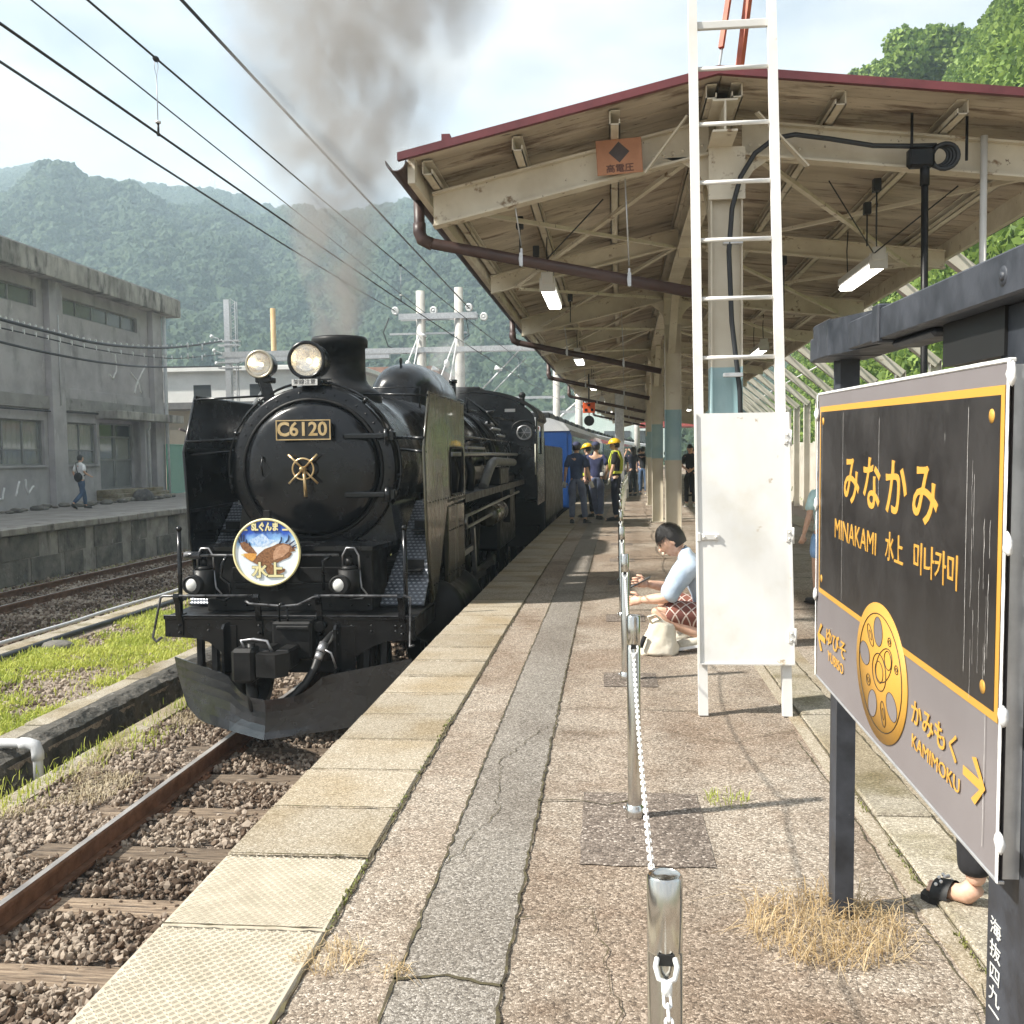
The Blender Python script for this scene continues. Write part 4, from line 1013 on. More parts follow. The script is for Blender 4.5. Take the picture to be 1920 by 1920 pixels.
b = MB(); b.box(-.5, .3, 10.8, 11.8, 3.83, 3.90, .02); P('roof_hatch', b, BK2)
# tender
b = MB(); b.box(-1.39, 1.39, 13.1, 20.0, .95, 2.75, .04); td = P('tender_body', b, BK2)
b = MB(); b.box(-1.1, 1.1, 13.3, 16.5, 2.7, 3.1, .2); P('coal', b, BK2, td)
b = MB()
for y in (13.9, 15.4, 17.3, 18.8):
    for s in (-1, 1): b.lathe((s * .56, y, .43), (s, 0, 0), [(0, .01), (0, .455), (.02, .455), (.025, .43), (.12, .43), (.12, .01)], 24)
P('tender_wheels', b, BK2, td)
b = MB(); b.box(-1.2, 1.2, 13.2, 19.9, .5, .95); P('tender_frame', b, BK2, td)
b = MB(); b.box(-1.35, 1.35, 12.5, 13.1, 1.45, 1.55); b.box(1.30, 1.39, 12.55, 12.62, .6, 2.9); b.box(1.30, 1.39, 12.95, 13.0, .6, 2.9); P('cab_footplate', b, BK2)
b = MB(); b.box(-1.0, 1.0, 12.52, 12.56, 1.5, 3.3); P('cab_bulkhead', b, BK2)
# headlamps
def lamp(x, y, z, r, dep, rimm, label=None):
    b = MB(); b.lathe((x, y, z), (0, 1, 0), [(dep, .01), (dep - .02, r * .80), (dep * .6, r * .95), (.03, r * .98), (.0, r * 1.0)], 32)
    L_ = P('headlamp', b, BK)
    b = MB(); b.torus((x, y, z), (0, 1, 0), r * .93, r * .10, 36, 10); P('rim', b, rimm, L_)
    b = MB(); b.lathe((x, y, z), (0, 1, 0), [(.10, .012), (.085, r * .45), (.045, r * .72), (.0, r * .88)], 32); P('reflector', b, M_['refl'], L_)
    b = MB(); b.ball((x + r * .08, y + .035, z - r * .02), r * .13, 10, 8); P('bulb', b, M_['bulb'], L_)
    b = MB(); b.lathe((x, y - .012, z), (0, 1, 0), [(-.008, .01), (.0, r * .6), (.012, r * .86)], 32); P('lens', b, M_['lens'], L_)
    return L_
M_['refl'] = mat('lamp_reflector', (.80, .78, .74), (.92, .86, .74), 14, .16, .3, metal=1.0)
M_['bulb'] = mat('lit_bulb', (1, .9, .7), emit=(1, .80, .45), estr=4.0)
M_['lens'] = mat('lamp_glass', (.9, .9, .9), rough=.08, alpha=.22, spec=.9)
M_['brassrim'] = mat('nickel_rim', (.42, .38, .30), (.55, .50, .40), 12, .3, metal=.8)
L1 = lamp(-.03, .83, 3.49, .185, .34, BK)
L2 = lamp(-.50, .83, 3.46, .138, .24, M_['brassrim'])
b = MB(); b.box(-.11, .10, .80, 1.1, 3.24, 3.31, .01); b.box(-.16, .22, .78, .84, 3.285, 3.30); P('lamp_bracket', b, BK, L1)
b = MB(); b.box(-.15, .10, .735, .75, 3.235, 3.295); lp = P('notice_plate', b, M_['lampbox'])
text_mesh('plate_lettering', '架線注意', .055, fy(-.025, .734, 3.265), BK2, lp, .0005, 1, 0, world=False)
b = MB(); b.beam((-.50, .92, 3.32), (-.44, .95, 3.10), .12, .10); b.box(-.56, -.40, .86, 1.02, 3.28, 3.34, .01); P('lamp_bracket', b, BK, L2)
for x, z in ((-.92, 1.36), (.45, 1.36)):
    b = MB(); b.cyl((x + .06, .22, z - .13), (x + .06, .22, z + .13), .10, 18); b.cyl((x + .06, .22, z + .13), (x + .06, .22, z + .165), .085, 16, .06); b.cyl((x + .06, .22, z + .165), (x + .06, .22, z + .23), .03, 10); b.cyl((x + .02, .20, z), (x - .005, .085, z), .092, 20)
    ml = P('marker_lamp', b, BK2)
    b = MB(); b.torus((x - .005, .088, z), (-.12, 1, 0), .076, .012, 24, 8); P('lamp_rim', b, BK2, ml)
    b = MB(); b.ball((x - .003, .105, z), .070, 16, 10, (1, .62, 1)); P('lamp_glass', b, mat('frosted_lamp_glass', (.62, .62, .58), (.80, .80, .76), 8, .25, .4, coat=.3), ml)
    b = MB(); b.tube([(x - .0, .22, z + .15), (x + .0, .22, z + .26), (x + .04, .22, z + .33), (x + .11, .22, z + .33), (x + .15, .22, z + .26), (x + .155, .22, z + .12)], .009, 8)
    b.tube([(x + .155, .22, z + .12), (x + .17, .22, z - .04), (x + .22, .22, z - .10), (x + .17, .22, z - .14), (x + .06, .22, z - .14)], .010, 8); P('lamp_bail', b, M_['steel'], ml)
# headmark, round painted board (hangs on the front casing)
hmx, hmz, hr = -.20, 1.665, .315
hm = empty('headmark', (0, 0, 0), 0, loco); hm['label'] = 'round headmark painted with a brown eagle over a snowy mountain'
m_ring = mat('headmark_cream_rim', (.78, .70, .38), rough=.4)
m_ol = mat('headmark_dark_outline', (.07, .09, .05), rough=.5)
sk = bpy.data.materials.new('headmark_sky'); sk.use_nodes = True
t = sk.node_tree; bb = t.nodes['Principled BSDF']; bb.inputs['Roughness'].default_value = .35
tcx = t.nodes.new('ShaderNodeTexCoord'); sx_ = t.nodes.new('ShaderNodeSeparateXYZ'); t.links.new(tcx.outputs['Object'], sx_.inputs[0])
nz = t.nodes.new('ShaderNodeTexNoise'); nz.inputs['Scale'].default_value = 9; nz.inputs['Detail'].default_value = 5; t.links.new(tcx.outputs['Object'], nz.inputs['Vector'])
mr_ = t.nodes.new('ShaderNodeMapRange'); mr_.inputs[1].default_value = hmz - .05; mr_.inputs[2].default_value = hmz + .24; mr_.inputs[3].default_value = -.30; mr_.inputs[4].default_value = .62
t.links.new(sx_.outputs[2], mr_.inputs[0]); ad = t.nodes.new('ShaderNodeMath'); ad.operation = 'ADD'; t.links.new(mr_.outputs[0], ad.inputs[0]); t.links.new(nz.outputs[0], ad.inputs[1])
rp = t.nodes.new('ShaderNodeValToRGB'); e = rp.color_ramp.elements; e.new(.62); e[0].position = .48; e[0].color = (.80, .86, .90, 1); e[1].position = .62; e[1].color = (.30, .55, .85, 1); e[2].position = .95; e[2].color = (.03, .10, .50, 1)
t.links.new(ad.outputs[0], rp.inputs[0]); t.links.new(rp.outputs[0], bb.inputs['Base Color'])
b = MB(); b.lathe((hmx, .06, hmz), (0, 1, 0), [(.0, .001), (.0, hr - .01), (.015, hr), (.03, hr), (.035, .001)], 64); P('board', b, BK, hm)
b = MB(); b.lathe((hmx, .045, hmz), (0, 1, 0), [(.012, hr - .024), (0, hr - .022), (.0, hr - .003), (.014, hr)], 64); P('rim', b, m_ring, hm)
b = MB(); b.lathe((hmx, .055, hmz), (0, 1, 0), [(.0, .0005), (.0, hr - .024)], 64); P('painted_sky', b, sk, hm)
def hpoly(name, pts, m, lay, sub=None):
    q = [((p[0] - 905) / 512 * hr + hmx, (785 - p[1]) / 512 * hr + hmz) for p in pts]
    b = MB(); y0 = .055 - lay * .0012
    bm = bmesh.new(); vv = [bm.verts.new((p[0], y0, p[1])) for p in q]; f = bm.faces.new(vv); bmesh.ops.triangulate(bm, faces=[f])
    if sum((q[i][0] * q[(i + 1) % len(q)][1] - q[(i + 1) % len(q)][0] * q[i][1]) for i in range(len(q))) < 0:
        pass
    vsx = [tuple(v.co) for v in bm.verts]; bm.verts.index_update(); fsx = [tuple(v.index for v in f.verts) for f in bm.faces]; bm.free()
    b.add(vsx, fsx); return b.build(name, m, sub or hm)
art = P('eagle_art', MB().add([(hmx, .054, hmz), (hmx + .001, .054, hmz), (hmx, .054, hmz + .001)], [(0, 1, 2)]), m_ol, hm)
m_br = mat('eagle_brown', (.14, .055, .022), (.34, .17, .075), 60, .5); m_tan = mat('eagle_tan', (.42, .22, .12), (.62, .38, .24), 50, .5)
m_or = mat('eagle_orange', (.62, .24, .04), (.75, .42, .10), 60, .5); m_nv = mat('eagle_navy', (.02, .035, .09), rough=.5); m_mt = mat('mountain_snow', (.70, .80, .92), (.25, .45, .75), 40, .5)
hpoly('mountain', [(640, 600), (700, 570), (740, 560), (800, 520), (850, 505), (905, 540), (940, 590), (1060, 600), (960, 660), (830, 700), (730, 690)], m_mt, 1, art)
hpoly('far_wing', [(500, 640), (520, 690), (540, 730), (600, 780), (640, 800), (700, 800), (760, 800), (700, 720), (640, 650), (580, 620)], m_br, 2, art)
for p in ([(480, 560), (500, 570), (520, 640), (490, 640)], [(515, 510), (535, 515), (545, 620), (520, 620)], [(560, 515), (580, 520), (575, 620), (550, 620)], [(600, 580), (615, 590), (620, 650), (590, 640)], [(640, 620), (660, 640), (670, 690), (640, 670)]):
    hpoly('feather', p, m_nv, 3, art)
hpoly('near_wing', [(720, 880), (780, 810), (880, 730), (1000, 690), (1080, 650), (1160, 645), (1250, 665), (1300, 700), (1370, 700), (1300, 740), (1340, 760), (1260, 780), (1290, 800), (1220, 830), (1240, 860), (1140, 900), (1060, 940), (960, 950), (860, 980)], m_br, 3, art)
hpoly('wing_sheen', [(1000, 800), (1060, 700), (1170, 660), (1260, 700), (1240, 770), (1150, 850), (1010, 900)], m_tan, 4, art)
for p in ([(1090, 650), (1120, 600), (1130, 545), (1145, 560), (1140, 620), (1115, 655)], [(1180, 640), (1230, 590), (1245, 510), (1262, 550), (1250, 610), (1210, 650)], [(1240, 660), (1330, 600), (1335, 615), (1260, 680)], [(1280, 700), (1360, 655), (1365, 668), (1290, 720)]):
    hpoly('feather', p, m_nv, 4, art)
hpoly('eagle_body', [(600, 870), (700, 830), (800, 850), (900, 900), (980, 960), (1100, 1010), (1180, 1030), (1170, 1070), (1090, 1110), (1000, 1110), (960, 1160), (900, 1080), (870, 1000), (760, 960), (660, 910)], m_br, 5, art)
hpoly('eagle_head', [(520, 820), (560, 800), (620, 795), (700, 795), (760, 805), (740, 870), (690, 920), (620, 880), (575, 850)], m_or, 6, art)
hpoly('beak', [(515, 815), (560, 800), (575, 830), (550, 835)], m_ring, 7, art)
for p in ([(585, 432), (625, 432), (625, 458), (570, 458)], [(1150, 432), (1225, 432), (1238, 458), (1150, 458)]): hpoly('title_bar', p, m_ring, 3, art)
def hx_(p): return (p - 905) / 512 * hr + hmx
def hz_(p): return (785 - p) / 512 * hr + hmz
text_mesh('headmark_outline', 'SLぐんま', .084, fy(hx_(895), .047, hz_(408)), m_ol, hm, .0003, .76, .009, world=False)
text_mesh('headmark_title', 'SLぐんま', .084, fy(hx_(895), .0455, hz_(408)), m_ring, hm, .0003, .76, .0045, world=False)
text_mesh('headmark_outline', '水上', .148, fy(hx_(918), .047, hz_(1065)), m_ol, hm, .0003, 1.0, .0085, world=False)
text_mesh('headmark_title', '水上', .148, fy(hx_(918), .0455, hz_(1065)), m_ring, hm, .0003, 1.0, .005, world=False)
b = MB(); b.box(hmx - .03, hmx + .03, .075, .12, hmz + .29, hmz + .385, .004); b.box(hmx + .02, hmx + .08, .09, .31, hmz - .36, hmz - .30, .004); b.box(hmx - .04, hmx + .04, .10, .26, hmz - .02, hmz + .04); P('headmark_bracket', b, BK2, hm)

loco.scale = (1.028, 1.0, 1.004)
# ================================================================ smoke, steam
def smoke(name, prof, c, dens, colr, nsc, lo, hi, label, ani=.3, drift=None):
    b = MB(); vs = []; fs = []; n = 20
    for i, (h, r, ox, oy) in enumerate(prof):
        for k in range(n):
            a = 2 * math.pi * k / n; vs.append((ox + r * math.cos(a), oy + r * math.sin(a), h))
    for i in range(len(prof) - 1):
        for k in range(n): fs.append((i * n + k, i * n + (k + 1) % n, (i + 1) * n + (k + 1) % n, (i + 1) * n + k))
    fs.append(tuple(range(n))[::-1]); fs.append(tuple((len(prof) - 1) * n + k for k in range(n)))
    b.add(vs, fs, True)
    m = bpy.data.materials.new(name + '_volume'); m.use_nodes = True; t = m.node_tree; t.nodes.clear(); L = t.links.new
    o = t.nodes.new('ShaderNodeOutputMaterial'); pv = t.nodes.new('ShaderNodeVolumePrincipled'); L(pv.outputs[0], o.inputs[1])
    pv.inputs['Color'].default_value = (*colr, 1); pv.inputs['Anisotropy'].default_value = ani
    tcn = t.nodes.new('ShaderNodeTexCoord'); sx = t.nodes.new('ShaderNodeSeparateXYZ'); L(tcn.outputs['Object'], sx.inputs[0])
    # axis position and radius as functions of height (piecewise via curves)
    h0, h1 = prof[0][0], prof[-1][0]
    hn = t.nodes.new('ShaderNodeMapRange'); hn.inputs[1].default_value = h0; hn.inputs[2].default_value = h1; L(sx.outputs[2], hn.inputs[0])
    def curve(vals, lo_, hi_):
        c_ = t.nodes.new('ShaderNodeFloatCurve'); cv = c_.mapping.curves[0]
        pts = [((p[0] - h0) / (h1 - h0), (v - lo_) / (hi_ - lo_)) for p, v in zip(prof, vals)]
        cv.points[0].location = pts[0]; cv.points[-1].location = pts[-1]
        for p in pts[1:-1]: cv.points.new(*p)
        c_.mapping.update(); L(hn.outputs[0], c_.inputs['Value'])
        mr = t.nodes.new('ShaderNodeMapRange'); mr.clamp = False; mr.inputs[3].default_value = lo_; mr.inputs[4].default_value = hi_; L(c_.outputs[0], mr.inputs[0]); return mr.outputs[0]
    rad = curve([p[1] for p in prof], 0, 4); axx = curve([p[2] for p in prof], -4, 4); axy = curve([p[3] for p in prof], -4, 4)
    def mth(op, a, b_=None):
        q = t.nodes.new('ShaderNodeMath'); q.operation = op
        for i, v in enumerate((a, b_)):
            if v is None: continue
            if isinstance(v, (int, float)): q.inputs[i].default_value = v
            else: L(v, q.inputs[i])
        return q.outputs[0]
    dx = mth('SUBTRACT', sx.outputs[0], axx); dy = mth('SUBTRACT', sx.outputs[1], axy)
    dd = mth('DIVIDE', mth('SQRT', mth('ADD', mth('MULTIPLY', dx, dx), mth('MULTIPLY', dy, dy))), rad)
    fall = t.nodes.new('ShaderNodeMapRange'); fall.inputs[1].default_value = 1.0; fall.inputs[2].default_value = .25; L(dd, fall.inputs[0])
    mpn = t.nodes.new('ShaderNodeMapping'); mpn.inputs['Scale'].default_value = (1, 1, .75); L(tcn.outputs['Object'], mpn.inputs[0])
    nz = t.nodes.new('ShaderNodeTexNoise'); nz.inputs['Scale'].default_value = nsc; nz.inputs['Detail'].default_value = 4; nz.inputs['Distortion'].default_value = .6; L(mpn.outputs[0], nz.inputs['Vector'])
    k_ = t.nodes.new('ShaderNodeMapRange'); k_.inputs[1].default_value = lo; k_.inputs[2].default_value = hi; L(nz.outputs[0], k_.inputs[0])
    dn = curve([dens * f for f in (drift or [1] * len(prof))], 0, dens)
    L(mth('MULTIPLY', mth('MULTIPLY', fall.outputs[0], k_.outputs[0]), dn), pv.inputs['Density'])
    ob = b.build(name, m, label=label, cat='smoke', kind='thing'); ob.location = c
    return ob
sm = smoke('chimney_smoke', [(0, .34, 0, 0), (.5, .42, 0, 0), (1.0, .52, -.02, .05), (1.6, .85, .0, .2), (2.2, 1.15, -.05, .5), (2.9, 1.40, -.10, .9), (3.8, 1.75, -.1, 1.3), (5.5, 2.5, .2, 2.0), (8, 3.0, .6, 3.0)],
           (LX + .0 + .024, LY + 1.92, ZR + 3.84), 7.6, (.53, .51, .49), 2.1, .40, .60, 'brown grey smoke plume rising from the chimney of the steam locomotive', drift=[1, 1, .72, .40, .30, .25, .21, .16, .1])
st = smoke('steam_wisp', [(0, .28, 0, 0), (.3, .36, 0, 0), (.7, .46, .0, 0), (1.1, .30, .12, 0)], (LX + .15, LY + 8.9, ZR + 3.55), 2.6, (.97, .97, .97), 3.0, .42, .60, 'white steam wisp rising beside the dome of the locomotive', drift=[1, 1, .7, .2])

# ================================================================ coaches
M_['coachblue'] = mat('coach_blue', (.012, .055, .20), (.02, .07, .25), 2, .16, coat=.5)
M_['coachroof'] = mat('coach_roof_silver', (.55, .56, .57), (.66, .67, .67), 2, .4)
M_['coachside'] = mat('coach_side_grime', (.06, .075, .10), (.13, .13, .125), 1.2, .12, .25, coat=.6)
M_['coachgrey'] = mat('coach_end_cream', (.40, .40, .37), (.55, .54, .50), 2, .5)
def coach(y0, label):
    x0 = -2.95 + bend(y0); x1 = -2.95 + bend(y0 + 20); c = empty('passenger_coach', (x0, y0, ZR), -math.atan2(x1 - x0, 20), label=label, cat='train coach', group='passenger coaches behind the locomotive')
    side = [(-1.42, .95), (-1.45, 1.4), (-1.45, 3.10), (-1.38, 3.30)]
    top = [(-1.38, 3.30), (-1.2, 3.52), (-.8, 3.66), (0, 3.72), (.8, 3.66), (1.2, 3.52), (1.38, 3.30)]
    b = MB(); b.prism_y(side + [(-x, z) for x, z in side[::-1]], .0, 19.6); b.build('body', M_['coachblue'], c)
    b = MB(); b.prism_y(top + [(1.38, 3.27), (-1.38, 3.27)], -.03, 19.63); b.build('roof', M_['coachroof'], c)
    b = MB(); b.box(-1.30, 1.30, -.012, .0, 1.0, 3.24); b.build('end_panel', M_['coachblue'], c)
    b = MB(); b.box(-.4, .4, -.18, -.01, 1.1, 3.0, .03); b.build('gangway', M_['rubber'], c)
    b = MB(); b.box(-1.3, 1.3, .8, 18.8, .35, .95); b.build('underframe', BK2, c)
    for s in (-1, 1):
        b = MB(); b.box(s * 1.452, s * 1.458, .25, 19.4, 1.72, 1.80); b.build('stripe', M_['coachroof'], c)
        pr = None
        for k in range(9):
            if pr is None:
                b = MB(); b.box(-.008, .008, 0, 1.45, 0, .78, .004); pr = b.build('window', M_['glass'], c); w = pr
            else: w = pr.copy(); COL.objects.link(w)
            w.location = (s * 1.455, 1.6 + k * 1.85, 2.02)
        for yy in (.45, 18.3):
            b = MB(); b.box(s * 1.44, s * 1.462, yy, yy + .8, 1.15, 3.05, .004); b.build('door', M_['coachblue'], c)
    for k in range(6):
        b = MB(); b.box(-.65, .65, 1.4 + k * 3.1, 3.2 + k * 3.1, 3.66, 3.90, .04); b.build('roof_unit', M_['black2'], c)
    return c
coach(30.1, 'blue passenger coach with silver roof, coupled right behind the tender')
coach(50.1, 'blue passenger coach, second behind the locomotive')
coach(70.1, 'blue passenger coach, third behind the locomotive')
coach(90.1, 'blue passenger coach farthest from the locomotive')
# ================================================================ canopy over the platform
XE0, ZE0, XA, ZA, XE1, ZE1 = -1.36, 3.53, .78, 4.00, 3.57, 3.66
YF, YE = 6.9, 70.0
def zroof(x):
    return ZE0 + (ZA - ZE0) * (x - XE0) / (XA - XE0) if x < XA else ZA + (ZE1 - ZA) * (x - XA) / (XE1 - XA)
can = empty('platform_canopy', (.86, 7.46, 0), label='cream painted platform canopy with maroon front edge on H-shaped columns', cat='canopy')
def C(name, mb, m=None, par=None, **k):
    return mb.build(name, m or M_['cream'], par or can, world=True, **k)
def slab4(mb, x0, x1, y0, y1, dz0, dz1):
    """sloping board between x0..x1 following the roof, thickness dz0..dz1 below the roof line"""
    vs = []
    for y in (y0, y1):
        bx = bend(y)
        for x in (x0, x1):
            for d in (dz0, dz1): vs.append((x + bx, y, zroof(min(max(x, XE0), XE1)) - d))
    return mb.add(vs, [(0, 1, 3, 2), (4, 6, 7, 5), (0, 2, 6, 4), (1, 5, 7, 3), (0, 4, 5, 1), (2, 3, 7, 6)])
b = MB()
for y in ys(YF, YE, 2.5)[:-1]:
    y2 = y + (YE - YF) / round((YE - YF) / 2.5)
    slab4(b, XE0 - .05, XA, y, y2, -.045, -.032); slab4(b, XA, XE1 + .05, y, y2, -.045, -.032)
C('roof_sheet', b, M_['roofmetal'])
y = YF + .015; i = 0
wl = XA - XE0; wr_ = XE1 - XA
while y < 30:
    for x0, x1 in ((XE0, XA - .002), (XA + .002, XE1)):
        dz = .0 + .006 * math.sin(i * 12.9 + x0); q = MB(); slab4(q, x0, x1, y + .003, y + .212, -.03 + dz, dz); C('ceiling_board', q, M_['ceil'])
    y += .215; i += 1
b = MB(); yy = y
while yy < YE:
    for x0, x1 in ((XE0, XA - .002), (XA + .002, XE1)): slab4(b, x0, x1, yy + .004, yy + .42, -.03, .0)
    yy += .43
C('far_ceiling_boards', b, M_['ceil'], kind='stuff')
for x0, x1 in ((XE0 - .06, XA), (XA, XE1 + .06)):
    b = MB(); b.add([(x, y_, zroof(x) + dz) for y_ in (YF - .03, YF + .012) for x, dz in ((x0, -.008), (x1, -.008), (x1, .046), (x0, .046))], [(0, 1, 2, 3), (7, 6, 5, 4), (0, 4, 5, 1), (2, 6, 7, 3), (1, 5, 6, 2), (0, 3, 7, 4)]); C('front_fascia', b, M_['maroon'])
b = MB(); b.box(-1.12, -1.06, 6.95, 7.05, 3.63, 3.70); C('snow_guard', b, M_['maroon'])
def chan(mb, x, w, h, y0, y1, top, t=.009, sgn=1, lip=.02):
    """C-channel running along the platform, open to one side"""
    Y = ys(y0, y1, 2.3)
    z1 = zroof(x) - top; z0 = z1 - h
    for a, c, d, e in ((x, x + t * sgn, z0, z1), (x, x + w * sgn, z0, z0 + t), (x + w * sgn - t * sgn, x + w * sgn, z0, z0 + lip * 2), (x, x + w * sgn, z1 - t, z1)):
        sweep(mb, rect(min(a, c), max(a, c), d, e), y0, y1, 2.3)
for x, sg in ((-1.30, 1), (-.66, 1), (.02, 1), (.68, 1), (.93, -1), (1.62, -1), (2.42, -1), (3.20, -1)):
    b = MB(); chan(b, x, .075, .10, YF + .12, YE, .0, sgn=sg); C('purlin', b)
b = MB()
sweep(b, rect(XE0 - .03, XE0 + .02, ZE0 - .16, ZE0 + .02), YF + .05, YE, 2.3); C('eave_board', b)
b = MB(); sweep(b, rect(XE1 - .02, XE1 + .03, ZE1 - .18, ZE1 + .02), YF + .05, YE, 2.3); C('eave_board', b)
for x, z in ((XE0 - .10, ZE0 - .02), (XE1 + .10, ZE1 - .02)):
    b = MB(); hp = [(x + .075 * math.cos(R(a)), z + .075 * math.sin(R(a))) for a in range(180, 361, 20)] + [(x + .068 * math.cos(R(a)), z + .068 * math.sin(R(a))) for a in range(360, 179, -20)]
    sweep(b, hp, YF - .02, YE, 2.3); C('gutter', b, M_['pipe'])
# ridge beam (I section)
def ibeam_y(mb, x, zt, h, w, y0, y1, t=.014):
    sweep(mb, rect(x - w / 2, x + w / 2, zt - t, zt), y0, y1, 2.3); sweep(mb, rect(x - w / 2, x + w / 2, zt - h, zt - h + t), y0, y1, 2.3); sweep(mb, rect(x - t / 2, x + t / 2, zt - h + t, zt - t), y0, y1, 2.3)
b = MB(); ibeam_y(b, .81, 3.87, .22, .17, YF + .10, YE); C('ridge_beam', b)
# cross beams every 3.45 m
CY = [7.46 + 6.9 * k for k in range(9)]
def crossbeam(y, main):
    bx = bend(y); b = MB(); d0 = .12; hb = .25 if main else .19; t = .016; w = .12 if main else .08
    for xa, xb in ((XE0 + .06, .74), (.98, XE1 - .06)):
        for (e0, e1, wy) in ((d0, d0 + t, w), (d0 + hb - t, d0 + hb, w), (d0 + t, d0 + hb - t, .012)):
            xs = [xa, xb]
            vs = []
            for x in xs:
                e = 1.0 if main else 1.0
                for yy in (y - wy / 2, y + wy / 2):
                    vs += [(x + bx, yy, zroof(x) - e1), (x + bx, yy, zroof(x) - e0)]
            b.add(vs, [(0, 1, 3, 2), (4, 6, 7, 5), (0, 4, 5, 1), (2, 3, 7, 6), (1, 5, 7, 3), (0, 2, 6, 4)])
    return C('cross_beam', b)
allb = [7.46 + 3.45 * k for k in range(18)]
for k, y in enumerate(allb): crossbeam(y, k % 2 == 0)
for y in allb[1::2]:
    b = MB(); bx = bend(y); b.box(.74 + bx, .98 + bx, y - .05, y + .05, 3.56, 3.65); C('splice_plate', b)
def column(y, k):
    bx = .86 + bend(y)
    col = None
    segs = (('column', 0, 1.36, M_['cream_hi']), ('painted_band', 1.36, 2.08, M_['bluepaint']), ('column_top', 2.08, 3.65, M_['cream_hi']))
    for nm, z0, z1, m in segs:
        b = MB(); b.box(bx - .115, bx - .104, y - .09, y + .09, z0, z1); b.box(bx + .104, bx + .115, y - .09, y + .09, z0, z1); b.box(bx - .104, bx + .104, y - .006 - .03, y + .006 - .03, z0, z1)
        if col is None: col = C(nm, b, m)
        else:
            o = b.build(nm, m, col); o.data.transform(can.matrix_basis.inverted())
    b = MB(); b.box(bx - .16, bx + .16, y - .14, y + .14, 0, .02)
    for dx in (-.135, .135):
        for dy in (-.115, .115): b.cyl((bx + dx, y + dy, .02), (bx + dx, y + dy, .05), .014, 6)
    b.build('base_plate', M_['cream'], col).data.transform(can.matrix_basis.inverted())
    if k < 5:
        for s in (-1, 1):   # haunch gussets under the cross beam
            b = MB(); x0 = s * .11; pts = [(x0, 3.30)] + [(s * (.11 + .40 * (1 - math.cos(R(a)))), 3.30 + .32 * math.sin(R(a)) + .0) for a in (20, 40, 60, 80)] + [(s * .52, zroof(.86 + s * .52) - .37), (x0, zroof(.86 + s * .11) - .37)]
            pts = [(p[0] + bx, p[1]) for p in pts]
            b.prism_y(pts, y - .008, y + .008)
            C('gusset', b)
        b = MB()
        for s in (-1, 1):
            for i in range(6): b.ball((bx + s * (.17 + .07 * i), y - .065, zroof(.86 + s * (.17 + .07 * i)) - .30), .013, 6, 4)
        C('rivets', b, kind='stuff')
        b = MB(); b.box(bx - .13, bx + .13, y - .11, y - .098, 3.28, 3.65); C('head_plate', b)
    for s in (-1, 1):       # longitudinal knee braces to the ridge beam
        if k == 0 and s < 0: continue
        b = MB(); b.beam((bx - .02, y + s * .05, 2.9), (bx - .02 + s * .0, y + s * .95, 3.65), .10, .06); C('knee_brace', b)
M_['bluepaint'] = mat('pale_blue_column_band', (.30, .46, .50), (.42, .57, .58), 2, .55, wear=[((.45, .36, .24), 5, .66, .72)], world=True)
for k, y in enumerate(CY): column(y, k)
# diagonal wind braces
for k in range(7):
    y0 = allb[k] + .05; y1 = allb[k + 1] - .05
    for x0, x1 in ((XE0 + .35, .7), (1.05, XE1 - .45)):
        for a, c in ((x0, x1), (x1, x0)):
            b = MB(); b.beam((a + bend(y0), y0, zroof(a) - .30 - (.02 if a < c else 0)), (c + bend(y1), y1, zroof(c) - .30 - (.02 if a < c else 0)), .045, .03); C('wind_brace', b)
for x, x2 in ((.31, .60), (1.46, 1.08)):
    b = MB(); b.beam((x, 7.38, 3.50), (x2, 7.22, 3.84), .012, .07, up=(0, 1, 0)); C('front_strut', b, M_['cream_hi'])
# drain pipes from the gutter across to each column
for k, y in enumerate(CY[:6]):
    y0 = y + .25; bx = bend(y0); xg = XE0 - .10
    pts = [(xg + bx, y0, ZE0 - .08), (xg + bx, y0, 3.20), (xg + bx + .02, y0, 3.15), (xg + bx + .08, y0, 3.115), (.70 + bx, y0 - .15, 2.64)]
    b = MB(); b.tube(pts, .043, 14); b.tube([(xg + bx, y0, 3.27), (xg + bx, y0, 3.20), (xg + bx + .02, y0, 3.145), (xg + bx + .10, y0, 3.105)], .050, 14)
    dp = C('drain_pipe', b, M_['pipe'])
    for x in (-.66, .16):
        t_ = (x - xg - .08) / (.70 - xg - .08); z = 3.115 + (2.64 - 3.115) * t_; yy = y0 - .15 * t_
        b = MB(); b.tube([(x + bx + .047 * math.cos(R(a)) * .28, yy + .047 * math.cos(R(a)), z + .047 * math.sin(R(a))) for a in range(0, 360, 24)], .006, 5, closed=True); b.box(x + bx - .013, x + bx + .013, yy - .049, yy - .046, z - .05, z + .05); b.box(x + bx - .008, x + bx + .008, yy - .006, yy + .006, z + .045, z + .09)
        cl = b.build('pipe_clamp', M_['galv'], dp); cl.data.transform(can.matrix_basis.inverted())
        b = MB(); b.cyl((x + bx, yy, z + .11), (x + bx - .03, y + .02, zroof(x) - .36), .006, 6); cl = b.build('hanger_rod', M_['galv'], dp); cl.data.transform(can.matrix_basis.inverted())
